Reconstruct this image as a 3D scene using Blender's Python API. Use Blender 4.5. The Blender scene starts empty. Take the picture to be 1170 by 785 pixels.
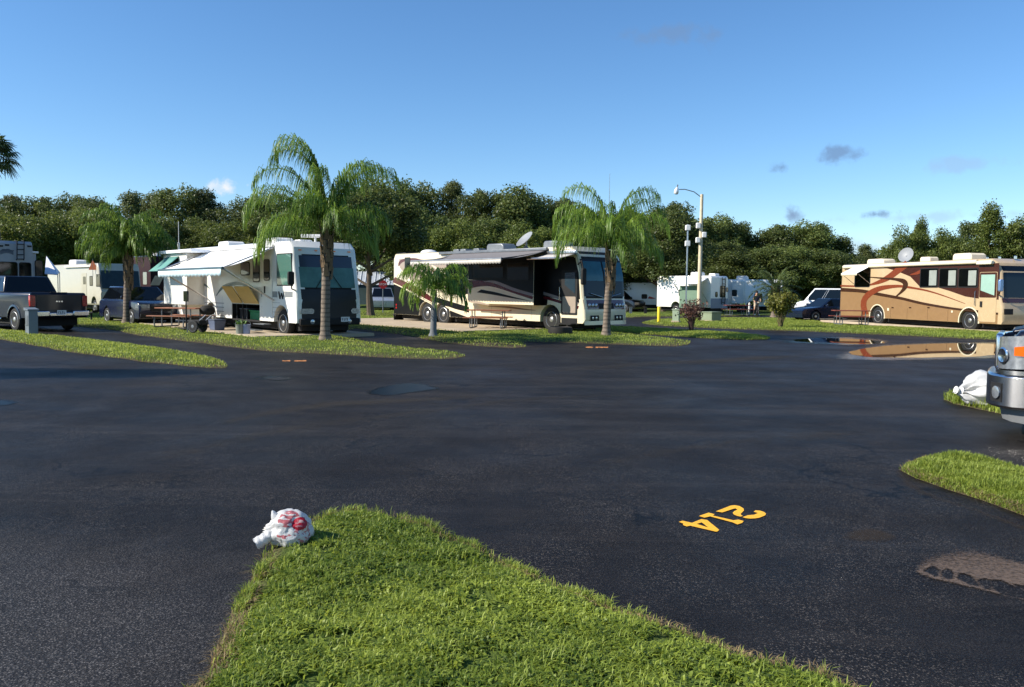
import bpy, bmesh, math, random
import numpy as np
from mathutils import Vector, Matrix, noise
from mathutils.geometry import delaunay_2d_cdt

rnd = random.Random(7)
scene = bpy.context.scene
COL = scene.collection
R = math.radians

# ------------------------------------------------------------------ camera
F_PX, CAM_H, PITCH, ROLL = 954.35, 1.70, 0.0635, 0.0115
IW, IH = 1170.0, 785.0
_F = Vector((0, math.cos(PITCH), -math.sin(PITCH)))
_U0 = Vector((0, math.sin(PITCH), math.cos(PITCH)))
_R0 = Vector((1, 0, 0))
_R = _R0*math.cos(ROLL) + _U0*math.sin(ROLL)
_U = _U0*math.cos(ROLL) - _R0*math.sin(ROLL)
ORG = Vector((0, 0, CAM_H))


def ray(px, py):
    return _F + _R*((px-IW/2)/F_PX) + _U*((IH/2-py)/F_PX)


def G(px, py, z=0.0):
    d = ray(px, py)
    t = (z-CAM_H)/d.z
    p = ORG + d*t
    return Vector((p.x, p.y, z))


def AT(px, py, Y):
    d = ray(px, py)
    return ORG + d*(Y/d.y)


cam = bpy.data.cameras.new('camera')
camo = bpy.data.objects.new('camera', cam)
COL.objects.link(camo)
m = Matrix.Identity(4)
for i in range(3):
    m[i][0] = _R[i]; m[i][1] = _U[i]; m[i][2] = -_F[i]; m[i][3] = ORG[i]
camo.matrix_world = m
cam.sensor_fit = 'HORIZONTAL'; cam.sensor_width = 36.0
cam.lens = 36.0*F_PX/IW
cam.clip_end = 6000; cam.clip_start = 0.05
scene.camera = camo


# ------------------------------------------------------------------ materials
def lin(c):
    r = []
    for v in c:
        v /= 255.0
        r.append(v/12.92 if v <= 0.04045 else ((v+0.055)/1.055)**2.4)
    return (r[0], r[1], r[2], 1)


MATS = {}


def mat(name, col, rough=0.5, metal=0.0, var=0.12, scale=3.0, coat=0.0, bump=0.0, bscale=40.0, spec=0.5, lincol=False):
    if name in MATS:
        return MATS[name]
    ma = bpy.data.materials.new(name); ma.use_nodes = True
    nt = ma.node_tree; b = nt.nodes['Principled BSDF']
    c = col if len(col) == 4 else ((*col, 1) if lincol else lin(col))
    b.inputs['Roughness'].default_value = rough
    b.inputs['Metallic'].default_value = metal
    b.inputs['Coat Weight'].default_value = coat
    b.inputs['Coat Roughness'].default_value = 0.08
    b.inputs['Specular IOR Level'].default_value = spec
    tc = nt.nodes.new('ShaderNodeTexCoord')
    if var > 0:
        n = nt.nodes.new('ShaderNodeTexNoise'); n.inputs['Scale'].default_value = scale
        n.inputs['Detail'].default_value = 6; n.inputs['Roughness'].default_value = 0.65
        nt.links.new(tc.outputs['Object'], n.inputs['Vector'])
        mx = nt.nodes.new('ShaderNodeMix'); mx.data_type = 'RGBA'
        mx.inputs['A'].default_value = tuple(min(1, v*(1-var)) for v in c[:3])+(1,)
        mx.inputs['B'].default_value = tuple(min(1, v*(1+var)) for v in c[:3])+(1,)
        rg = nt.nodes.new('ShaderNodeMapRange'); rg.inputs[1].default_value = 0.3; rg.inputs[2].default_value = 0.7
        nt.links.new(n.outputs['Fac'], rg.inputs[0])
        nt.links.new(rg.outputs[0], mx.inputs['Factor'])
        nt.links.new(mx.outputs['Result'], b.inputs['Base Color'])
        r2 = nt.nodes.new('ShaderNodeMapRange'); r2.inputs[3].default_value = max(0.02, rough*0.8); r2.inputs[4].default_value = min(1, rough*1.25)
        nt.links.new(n.outputs['Fac'], r2.inputs[0]); nt.links.new(r2.outputs[0], b.inputs['Roughness'])
    else:
        b.inputs['Base Color'].default_value = c
    if bump > 0:
        n2 = nt.nodes.new('ShaderNodeTexNoise'); n2.inputs['Scale'].default_value = bscale; n2.inputs['Detail'].default_value = 4
        nt.links.new(tc.outputs['Object'], n2.inputs['Vector'])
        bp = nt.nodes.new('ShaderNodeBump'); bp.inputs['Strength'].default_value = bump; bp.inputs['Distance'].default_value = 0.02
        nt.links.new(n2.outputs['Fac'], bp.inputs['Height']); nt.links.new(bp.outputs['Normal'], b.inputs['Normal'])
    MATS[name] = ma
    return ma


def leafmat(name, dark, light, trans=0.3, rough=0.55, objvar=0.25):
    if name in MATS:
        return MATS[name]
    ma = bpy.data.materials.new(name); ma.use_nodes = True
    nt = ma.node_tree; N = nt.nodes; L = nt.links
    b = N['Principled BSDF']; out = N['Material Output']
    b.inputs['Roughness'].default_value = rough
    b.inputs['Specular IOR Level'].default_value = 0.35
    at = N.new('ShaderNodeAttribute'); at.attribute_name = 'var'
    cr = N.new('ShaderNodeValToRGB')
    cr.color_ramp.elements[0].color = (*dark, 1); cr.color_ramp.elements[1].color = (*light, 1)
    L.new(at.outputs['Fac'], cr.inputs['Fac'])
    oi = N.new('ShaderNodeObjectInfo')
    mr = N.new('ShaderNodeMapRange'); mr.inputs[3].default_value = 1-objvar; mr.inputs[4].default_value = 1+objvar
    L.new(oi.outputs['Random'], mr.inputs[0])
    hs = N.new('ShaderNodeHueSaturation'); L.new(mr.outputs[0], hs.inputs['Value']); L.new(cr.outputs['Color'], hs.inputs['Color'])
    L.new(hs.outputs['Color'], b.inputs['Base Color'])
    tr = N.new('ShaderNodeBsdfTranslucent')
    br = N.new('ShaderNodeHueSaturation'); br.inputs['Value'].default_value = 1.5; br.inputs['Hue'].default_value = 0.485
    L.new(hs.outputs['Color'], br.inputs['Color']); L.new(br.outputs['Color'], tr.inputs['Color'])
    mx = N.new('ShaderNodeMixShader'); mx.inputs[0].default_value = trans
    L.new(b.outputs[0], mx.inputs[1]); L.new(tr.outputs[0], mx.inputs[2]); L.new(mx.outputs[0], out.inputs['Surface'])
    MATS[name] = ma
    return ma


def glass(name, col, rough=0.04, spec=0.6):
    return mat(name, col, rough, 0.0, var=0.0, spec=spec, coat=0.6)


M_WHITE = mat('white_paint', (236, 234, 226), 0.32, var=0.05, scale=1.2, coat=0.4)
M_CREAM = mat('cream_paint', (226, 214, 184), 0.3, var=0.05, scale=1.2, coat=0.5)
M_BEIGE = mat('beige_paint', (182, 176, 158), 0.35, var=0.06, coat=0.3)
M_BLACK = mat('black_rubber', (18, 18, 19), 0.75, var=0.25, scale=9)
M_DARK = mat('dark_chassis', (14, 14, 15), 0.8, var=0.2)
M_TYRE = mat('tyre_rubber', (26, 26, 26), 0.8, var=0.25, scale=12)
M_CHROME = mat('chrome', (215, 215, 218), 0.16, 1.0, var=0.06, scale=6)
M_RIM = mat('rim_metal', (196, 196, 194), 0.34, 0.85, var=0.12, scale=9)
M_ALU = mat('aluminium', (190, 190, 192), 0.3, 1.0, var=0.12, scale=5)
M_GREYMET = mat('grey_metal', (120, 124, 128), 0.45, 0.6, var=0.15)
M_GLASS = mat('dark_glass', (9, 11, 13), 0.05, var=0.0, spec=0.4, coat=0.15)
M_GLASS_G = glass('green_tint_glass', (70, 110, 100), 0.06)
M_TEALSHADE = mat('teal_sunshade', (95, 150, 150), 0.35, var=0.1, coat=0.6)
M_PLASTIC = mat('grey_plastic', (105, 108, 112), 0.55, var=0.1)
M_WPLASTIC = mat('white_plastic', (225, 224, 220), 0.45, var=0.06)
M_RED = mat('red_lens', (170, 18, 20), 0.2, var=0.05, coat=0.7)
M_ORANGE = mat('orange_lens', (240, 105, 10), 0.2, var=0.05, coat=0.7)
M_LENS = mat('clear_lens', (158, 164, 170), 0.12, 0.6, var=0.25, scale=14, coat=0.9)
M_TABLEWOOD = mat('stained_wood', (142, 90, 64), 0.6, var=0.22, scale=7)
M_TABLERED = mat('red_wood', (124, 62, 48), 0.6, var=0.22, scale=7)
M_POLE = mat('weathered_pole', (205, 190, 160), 0.75, var=0.15, scale=4)
M_BARK = mat('bark', (88, 76, 62), 0.95, var=0.35, scale=6, bump=0.6, bscale=14)
M_PALMBARK = mat('palm_bark', (116, 103, 90), 0.9, var=0.25, scale=10, bump=0.5, bscale=22)
def ringed(ma, freq):
    nt = ma.node_tree; N = nt.nodes; L = nt.links; b = N['Principled BSDF']
    tc = N.new('ShaderNodeTexCoord'); wv = N.new('ShaderNodeTexWave'); wv.bands_direction = 'Z'; wv.inputs['Scale'].default_value = freq
    wv.inputs['Distortion'].default_value = 1.6; wv.inputs['Detail'].default_value = 3; L.new(tc.outputs['Object'], wv.inputs['Vector'])
    mr = N.new('ShaderNodeMapRange'); mr.inputs[1].default_value = 0.0; mr.inputs[2].default_value = 0.45; mr.inputs[3].default_value = 0.5; mr.inputs[4].default_value = 1.1; L.new(wv.outputs['Fac'], mr.inputs[0])
    src = b.inputs['Base Color'].links[0].from_socket
    sc = N.new('ShaderNodeVectorMath'); sc.operation = 'SCALE'; L.new(src, sc.inputs[0]); L.new(mr.outputs[0], sc.inputs['Scale']); L.new(sc.outputs[0], b.inputs['Base Color'])


ringed(M_PALMBARK, 2.2)
M_BOOT = mat('palm_boot', (116, 95, 70), 0.9, var=0.35, scale=12)
M_CONC = mat('concrete', (176, 160, 136), 0.9, var=0.16, scale=0.9, bump=0.15, bscale=60)


# ------------------------------------------------------------------ mesh builder
def link(name, me, parent=None):
    o = bpy.data.objects.new(name, me)
    COL.objects.link(o)
    if parent:
        o.parent = parent
    return o


def tag(o, label=None, cat=None, group=None, kind=None):
    if label: o['label'] = label
    if cat: o['category'] = cat
    if group: o['group'] = group
    if kind: o['kind'] = kind
    return o


def thing(name, label, cat, loc=(0, 0, 0), rz=0.0, group=None):
    o = bpy.data.objects.new(name, None); COL.objects.link(o)
    o.empty_display_size = 0.3
    o.location = loc; o.rotation_euler = (0, 0, rz)
    return tag(o, label, cat, group)


class MB:
    def __init__(s):
        s.v = []; s.f = []; s.mi = []

    def add(s, vs, fs, mi=0):
        k = len(s.v)
        s.v.extend([tuple(v) for v in vs])
        for f in fs:
            s.f.append(tuple(i+k for i in f)); s.mi.append(mi)
        return s

    def box(s, x0, x1, y0, y1, z0, z1, mi=0):
        v = [(x0, y0, z0), (x1, y0, z0), (x1, y1, z0), (x0, y1, z0), (x0, y0, z1), (x1, y0, z1), (x1, y1, z1), (x0, y1, z1)]
        return s.add(v, [(0, 3, 2, 1), (4, 5, 6, 7), (0, 1, 5, 4), (1, 2, 6, 5), (2, 3, 7, 6), (3, 0, 4, 7)], mi)

    def tube(s, pts, r, n=8, mi=0, cap=True):
        pts = [Vector(p) for p in pts]
        rs = r if isinstance(r, (list, tuple)) else [r]*len(pts)
        vs = []; fs = []
        ref = None
        for i, p in enumerate(pts):
            a = pts[max(0, i-1)]; b = pts[min(len(pts)-1, i+1)]
            t = (b-a).normalized()
            if ref is None:
                ref = Vector((0, 0, 1)) if abs(t.z) < 0.9 else Vector((1, 0, 0))
            u = (ref - t*ref.dot(t)).normalized(); w = t.cross(u); ref = u
            for k in range(n):
                an = 2*math.pi*k/n
                vs.append(p + (u*math.cos(an)+w*math.sin(an))*rs[i])
        for i in range(len(pts)-1):
            for k in range(n):
                k2 = (k+1) % n
                fs.append((i*n+k, i*n+k2, (i+1)*n+k2, (i+1)*n+k))
        if cap:
            fs.append(tuple(range(n))[::-1]); fs.append(tuple((len(pts)-1)*n+k for k in range(n)))
        return s.add(vs, fs, mi)

    def lathe(s, prof, n=20, org=(0, 0, 0), axis='z', mi=0, cap=True):
        vs = []; fs = []
        for (r, h) in prof:
            for k in range(n):
                a = 2*math.pi*k/n
                c, d = r*math.cos(a), r*math.sin(a)
                p = (c, d, h) if axis == 'z' else ((c, h, d) if axis == 'y' else (h, c, d))
                vs.append((p[0]+org[0], p[1]+org[1], p[2]+org[2]))
        for i in range(len(prof)-1):
            for k in range(n):
                k2 = (k+1) % n
                fs.append((i*n+k, i*n+k2, (i+1)*n+k2, (i+1)*n+k))
        if cap and prof[0][0] > 1e-4: fs.append(tuple(range(n))[::-1])
        if prof[-1][0] > 1e-4: fs.append(tuple((len(prof)-1)*n+k for k in range(n)))
        return s.add(vs, fs, mi)

    def prism(s, pts, t0, t1, plane='xz', mi=0):
        """polygon pts (a,b) extruded along the third axis t0..t1"""
        def P(a, b, t):
            return (a, t, b) if plane == 'xz' else ((a, b, t) if plane == 'xy' else (t, a, b))
        n = len(pts)
        vs = [P(a, b, t0) for a, b in pts]+[P(a, b, t1) for a, b in pts]
        fs = [tuple(range(n))[::-1], tuple(range(n, 2*n))]
        for i in range(n):
            j = (i+1) % n
            fs.append((i, j, n+j, n+i))
        return s.add(vs, fs, mi)

    def sheet(s, pts, mi=0):
        return s.add(pts, [tuple(range(len(pts)))], mi)

    def build(s, name, mats, parent=None, smooth=35, bevel=0.0, fix=True, seg=2):
        me = bpy.data.meshes.new(name)
        me.from_pydata(s.v, [], s.f)
        if not isinstance(mats, (list, tuple)): mats = [mats]
        for ma in mats: me.materials.append(ma)
        if len(mats) > 1:
            me.polygons.foreach_set('material_index', s.mi)
        if fix:
            bm = bmesh.new(); bm.from_mesh(me)
            bmesh.ops.recalc_face_normals(bm, faces=bm.faces)
            bm.to_mesh(me); bm.free()
        if smooth:
            me.polygons.foreach_set('use_smooth', [True]*len(me.polygons))
            me.set_sharp_from_angle(angle=R(smooth))
        o = link(name, me, parent)
        if bevel:
            b = o.modifiers.new('bevel', 'BEVEL'); b.width = bevel; b.segments = seg; b.limit_method = 'ANGLE'; b.angle_limit = R(50)
        return o


def rrect(x0, x1, z0, z1, r, n=4):
    r = min(r, abs(x1-x0)/2.01, abs(z1-z0)/2.01)
    out = []
    for cx, cz, a0 in ((x1-r, z1-r, 0), (x0+r, z1-r, 90), (x0+r, z0+r, 180), (x1-r, z0+r, 270)):
        for k in range(n+1):
            a = R(a0+90*k/n)
            out.append((cx+r*math.cos(a), cz+r*math.sin(a)))
    return out


def spl(pts, n=6, closed=False):
    P = [Vector(p) for p in pts]
    out = []
    N = len(P)
    rng = range(N) if closed else range(N-1)
    for i in rng:
        if closed:
            p0, p1, p2, p3 = P[(i-1) % N], P[i], P[(i+1) % N], P[(i+2) % N]
        else:
            p0, p1, p2, p3 = P[max(0, i-1)], P[i], P[i+1], P[min(N-1, i+2)]
        for k in range(n):
            t = k/n
            out.append(0.5*((2*p1)+(p2-p0)*t+(2*p0-5*p1+4*p2-p3)*t*t+(-p0+3*p1-3*p2+p3)*t**3))
    if not closed: out.append(P[-1])
    return out


def stroke(pts, ws, n=6):
    """tapering band outline along a curve: pts 2D, ws half widths"""
    c = spl([(p[0], p[1], w) for p, w in zip(pts, ws)], n)
    a = []; b = []
    for i, p in enumerate(c):
        q0 = c[max(0, i-1)]; q1 = c[min(len(c)-1, i+1)]
        d = Vector((q1.x-q0.x, q1.y-q0.y))
        if d.length < 1e-9: d = Vector((1, 0))
        d.normalize()
        nx, ny = -d.y, d.x
        w = max(p.z, 0.02)
        a.append((p.x+nx*w, p.y+ny*w)); b.append((p.x-nx*w, p.y-ny*w))
    return a, b


class Frame:
    """a vehicle's own coordinates: x forward from its nose, y to its left, z up"""
    def __init__(s, x, y, a):
        s.x, s.y, s.a = x, y, a
        s.c, s.s = math.cos(a), math.sin(a)

    def loc(s, p):
        dx, dy = p.x-s.x, p.y-s.y
        return Vector((dx*s.c+dy*s.s, -dx*s.s+dy*s.c, p.z))

    def hit(s, px, py, ax, val):
        o = s.loc(ORG); d = ray(px, py)
        dl = Vector((d.x*s.c+d.y*s.s, -d.x*s.s+d.y*s.c, d.z))
        i = {'x': 0, 'y': 1, 'z': 2}[ax]
        return o + dl*((val-o[i])/dl[i])

    def side(s, px, py, yv):
        p = s.hit(px, py, 'y', yv); return (p.x, p.z)

    def front(s, px, py, xv=0.0):
        p = s.hit(px, py, 'x', xv); return (p.y, p.z)

    def world(s, lx, ly, z=0):
        return Vector((s.x+lx*s.c-ly*s.s, s.y+lx*s.s+ly*s.c, z))


def arrays_mesh(name, V, Q, mats, parent=None, var=None, smooth=False):
    me = bpy.data.meshes.new(name)
    V = np.asarray(V, dtype=np.float32); Q = np.asarray(Q, dtype=np.int32)
    k = Q.shape[1]
    me.vertices.add(len(V)); me.vertices.foreach_set('co', V.ravel())
    me.loops.add(Q.size); me.loops.foreach_set('vertex_index', Q.ravel())
    me.polygons.add(len(Q)); me.polygons.foreach_set('loop_start', np.arange(0, Q.size, k, dtype=np.int32))
    if smooth: me.polygons.foreach_set('use_smooth', np.ones(len(Q), dtype=bool))
    me.update(calc_edges=True)
    if var is not None:
        a = me.attributes.new('var', 'FLOAT', 'POINT'); a.data.foreach_set('value', np.asarray(var, dtype=np.float32))
    for ma in (mats if isinstance(mats, (list, tuple)) else [mats]): me.materials.append(ma)
    return link(name, me, parent)


# ------------------------------------------------------------------ world, sun
SUN_AZ = Vector((-0.972, -0.235, 0)).normalized()
SUN_EL = R(34)
w = bpy.data.worlds.new('World'); scene.world = w; w.use_nodes = True
nt = w.node_tree; N = nt.nodes; L = nt.links
bg = N['Background']
sky = N.new('ShaderNodeTexSky'); sky.sky_type = 'NISHITA'; sky.sun_disc = False
sky.sun_elevation = SUN_EL; sky.sun_rotation = math.atan2(SUN_AZ.x, SUN_AZ.y)
sky.air_density = 1.0; sky.dust_density = 0.1; sky.ozone_density = 5.0; sky.altitude = 400
tc = N.new('ShaderNodeTexCoord')
hs = N.new('ShaderNodeHueSaturation'); hs.inputs["Saturation"].default_value = 1.12; hs.inputs['Value'].default_value = 0.95; hs.inputs['Hue'].default_value = 0.5
L.new(sky.outputs['Color'], hs.inputs['Color'])
col = hs.outputs['Color']
nz = N.new('ShaderNodeTexNoise'); nz.inputs['Scale'].default_value = 34; nz.inputs['Detail'].default_value = 7; nz.inputs['Roughness'].default_value = 0.6
L.new(tc.outputs['Generated'], nz.inputs['Vector'])
# small clouds: direction, size across, size up, tint (relative), opacity
CLOUDS = [((257, 214), 26, 13, (5.0, 5.2, 5.5), 1.0), ((768, 40), 60, 22, (1.15, 1.7, 2.7), 0.45),
          ((893, 191), 17, 11, (0.95, 1.55, 2.7), 0.8), ((966, 174), 34, 14, (1.05, 1.7, 2.9), 0.75),
          ((906, 246), 19, 15, (1.25, 1.8, 2.9), 0.85), ((1002, 245), 30, 7, (1.0, 1.6, 2.7), 0.85),
          ((1100, 187), 60, 12, (2.1, 3.1, 4.3), 0.5), ((1060, 248), 120, 9, (2.3, 3.2, 4.3), 0.45),
          ((990, 285), 60, 16, (2.6, 3.2, 4.1), 0.5)]
CLOUD_K = 1.0
for (pp, sx, sy, tint, op) in CLOUDS:
    d0 = ray(*pp).normalized()
    rt = Vector((d0.y, -d0.x, 0)).normalized(); up = rt.cross(d0).normalized()

    def dot(v, k):
        n = N.new('ShaderNodeVectorMath'); n.operation = 'DOT_PRODUCT'
        L.new(tc.outputs['Generated'], n.inputs[0]); n.inputs[1].default_value = v*k
        return n.outputs['Value']
    fx = dot(rt, F_PX/sx); fy0 = dot(up, F_PX/sy)
    cmb = N.new('ShaderNodeCombineXYZ'); L.new(fx, cmb.inputs[0]); L.new(fy0, cmb.inputs[1])
    ln = N.new('ShaderNodeVectorMath'); ln.operation = 'LENGTH'; L.new(cmb.outputs[0], ln.inputs[0])
    add = N.new('ShaderNodeMath'); add.operation = 'MULTIPLY_ADD'; add.inputs[1].default_value = 3.2
    L.new(nz.outputs['Fac'], add.inputs[0])
    neg = N.new('ShaderNodeMath'); neg.operation = 'MULTIPLY_ADD'; neg.inputs[1].default_value = -1.1; neg.inputs[2].default_value = -0.75
    L.new(ln.outputs['Value'], neg.inputs[0]); L.new(neg.outputs[0], add.inputs[2])
    mr = N.new('ShaderNodeMapRange'); mr.interpolation_type = 'SMOOTHSTEP'
    mr.inputs[1].default_value = 0.0; mr.inputs[2].default_value = 0.9; mr.inputs[4].default_value = op
    L.new(add.outputs[0], mr.inputs[0])
    front = N.new('ShaderNodeMath'); front.operation = 'GREATER_THAN'; front.inputs[1].default_value = 0.0
    L.new(dot(d0, 1), front.inputs[0])
    mu = N.new('ShaderNodeMath'); mu.operation = 'MULTIPLY'; L.new(mr.outputs[0], mu.inputs[0]); L.new(front.outputs[0], mu.inputs[1])
    mx = N.new('ShaderNodeMix'); mx.data_type = 'RGBA'
    L.new(mu.outputs[0], mx.inputs['Factor']); L.new(col, mx.inputs['A'])
    mx.inputs['B'].default_value = (*[t*CLOUD_K for t in tint], 1)
    col = mx.outputs['Result']
L.new(col, bg.inputs['Color'])
bg.inputs['Strength'].default_value = 0.11

sl = bpy.data.lights.new('sun', 'SUN'); sl.energy = 4.6; sl.angle = R(0.53); sl.color = (1.0, 0.93, 0.82)
so = bpy.data.objects.new('sun', sl); COL.objects.link(so)
sdir = SUN_AZ*math.cos(SUN_EL)+Vector((0, 0, math.sin(SUN_EL)))
so.rotation_euler = sdir.to_track_quat('Z', 'Y').to_euler(); so.location = sdir*200

scene.view_settings.view_transform = 'Standard'; scene.view_settings.look = 'None'
scene.view_settings.gamma = 1; scene.view_settings.use_curve_mapping = False
scene.view_settings.exposure = 0.72
scene.cycles.max_bounces = 7; scene.cycles.transparent_max_bounces = 8
scene.cycles.caustics_reflective = False; scene.cycles.caustics_refractive = False


# ------------------------------------------------------------------ ground
def asphalt_material():
    ma = bpy.data.materials.new('asphalt'); ma.use_nodes = True
    nt = ma.node_tree; N = nt.nodes; L = nt.links; b = N['Principled BSDF']
    g = N.new('ShaderNodeNewGeometry')

    def noise_(scale, detail=4, rough=0.6, vec=None, dist=0.0):
        n = N.new('ShaderNodeTexNoise'); n.inputs['Scale'].default_value = scale
        n.inputs['Detail'].default_value = detail; n.inputs['Roughness'].default_value = rough; n.inputs['Distortion'].default_value = dist
        L.new(vec or g.outputs['Position'], n.inputs['Vector']); return n.outputs['Fac']

    def rng(x, a, b_, c, d):
        n = N.new('ShaderNodeMapRange'); L.new(x, n.inputs[0])
        for i, v in enumerate((a, b_, c, d)): n.inputs[i+1].default_value = v
        return n.outputs[0]

    def mixc(f, A, B):
        n = N.new('ShaderNodeMix'); n.data_type = 'RGBA'
        if isinstance(f, float): n.inputs['Factor'].default_value = f
        else: L.new(f, n.inputs['Factor'])
        for k, v in (('A', A), ('B', B)):
            if isinstance(v, tuple): n.inputs[k].default_value = v
            else: L.new(v, n.inputs[k])
        return n.outputs['Result']

    def mul(x, y):
        n = N.new('ShaderNodeMath'); n.operation = 'MULTIPLY'
        for i, v in enumerate((x, y)):
            if isinstance(v, float): n.inputs[i].default_value = v
            else: L.new(v, n.inputs[i])
        return n.outputs[0]
    # broad worn areas, brushed sealer streaks, stones showing through the sealer, paving seams
    broad = rng(noise_(0.16, 5, 0.6, dist=0.6), 0.38, 0.68, 0, 1)
    mp = N.new('ShaderNodeMapping'); mp.inputs['Rotation'].default_value = (0, 0, R(-16)); mp.inputs['Scale'].default_value = (0.10, 1.3, 1)
    L.new(g.outputs['Position'], mp.inputs['Vector'])
    streak = rng(noise_(1.0, 6, 0.65, mp.outputs[0], 0.8), 0.52, 0.72, 0, 1)
    mid = rng(noise_(1.7, 6, 0.72, dist=0.4), 0.40, 0.72, 0, 1)
    c = mixc(broad, (0.0056, 0.0044, 0.0038, 1), (0.0118, 0.0094, 0.0082, 1))
    c = mixc(mul(streak, 0.5), c, (0.044, 0.037, 0.032, 1))
    c = mixc(mul(mid, 0.35), c, (0.026, 0.0215, 0.0185, 1))

    def stones(scale, lo, hi, patch):
        vo = N.new('ShaderNodeTexVoronoi'); vo.inputs['Scale'].default_value = scale; L.new(g.outputs['Position'], vo.inputs['Vector'])
        sel = N.new('ShaderNodeSeparateColor'); L.new(vo.outputs['Color'], sel.inputs[0])
        body = rng(vo.outputs['Distance'], 0.30, 0.55, 1, 0)
        return mul(mul(rng(sel.outputs[0], lo, hi, 0, 1), body), patch), vo
    patch = rng(noise_(0.9, 5, 0.72, dist=0.5), 0.40, 0.64, 0.10, 1)
    s1, vo = stones(92, 0.50, 0.97, patch)
    s2, vo2 = stones(160, 0.55, 0.98, 1.0)
    c = mixc(mul(s2, 0.36), c, (0.09, 0.083, 0.077, 1))
    c = mixc(mul(s1, 0.72), c, (0.19, 0.165, 0.142, 1))
    # an older, coarser stretch of paving left of the near island, its stones bare of sealer
    dv = N.new('ShaderNodeVectorMath'); dv.operation = 'SUBTRACT'; L.new(g.outputs['Position'], dv.inputs[0]); dv.inputs[1].default_value = (-3.1, 3.7, 0)
    ds = N.new('ShaderNodeVectorMath'); ds.operation = 'MULTIPLY'; L.new(dv.outputs[0], ds.inputs[0]); ds.inputs[1].default_value = (0.42, 0.52, 0)
    dl = N.new('ShaderNodeVectorMath'); dl.operation = 'LENGTH'; L.new(ds.outputs[0], dl.inputs[0])
    dn = N.new('ShaderNodeMath'); dn.operation = 'MULTIPLY_ADD'; dn.inputs[1].default_value = 1.1; L.new(noise_(0.8, 5, 0.65), dn.inputs[0]); L.new(dl.outputs['Value'], dn.inputs[2])
    worn = rng(dn.outputs[0], 1.15, 1.65, 1, 0)
    c = mixc(mul(worn, 0.6), c, (0.030, 0.0275, 0.0265, 1))
    s3, vo3 = stones(105, 0.35, 0.85, worn)
    c = mixc(mul(s3, 0.75), c, (0.17, 0.158, 0.150, 1))
    rid = N.new('ShaderNodeMath'); rid.operation = 'SUBTRACT'; L.new(noise_(0.28, 5, 0.55, dist=0.3), rid.inputs[0]); rid.inputs[1].default_value = 0.5
    ab = N.new('ShaderNodeMath'); ab.operation = 'ABSOLUTE'; L.new(rid.outputs[0], ab.inputs[0])
    seam = mul(rng(ab.outputs[0], 0.0015, 0.007, 1, 0), rng(noise_(0.45, 2), 0.5, 0.6, 0, 1))
    c = mixc(mul(seam, 0.85), c, (0.003, 0.003, 0.0035, 1))
    fine = rng(noise_(75, 3, 0.8), 0.3, 0.7, 0.45, 1.6)
    sc = N.new('ShaderNodeVectorMath'); sc.operation = 'SCALE'; L.new(c, sc.inputs[0]); L.new(fine, sc.inputs['Scale'])
    L.new(sc.outputs[0], b.inputs['Base Color'])
    rr = rng(noise_(0.5, 4, 0.6), 0.3, 0.7, 0.42, 0.62)
    L.new(rr, b.inputs['Roughness'])
    b.inputs['Specular IOR Level'].default_value = 0.11
    bp = N.new('ShaderNodeBump'); bp.inputs['Strength'].default_value = 0.45; bp.inputs['Distance'].default_value = 0.008
    L.new(vo.outputs['Distance'], bp.inputs['Height'])
    bpf = N.new('ShaderNodeBump'); bpf.inputs['Strength'].default_value = 0.7; bpf.inputs['Distance'].default_value = 0.004
    L.new(noise_(110, 3, 0.7), bpf.inputs['Height']); L.new(bp.outputs[0], bpf.inputs['Normal'])
    bp2 = N.new('ShaderNodeBump'); bp2.inputs['Strength'].default_value = 0.3; bp2.inputs['Distance'].default_value = 0.03
    L.new(noise_(6, 4), bp2.inputs['Height']); L.new(bpf.outputs[0], bp2.inputs['Normal'])
    L.new(bp2.outputs[0], b.inputs['Normal'])
    return ma


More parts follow.
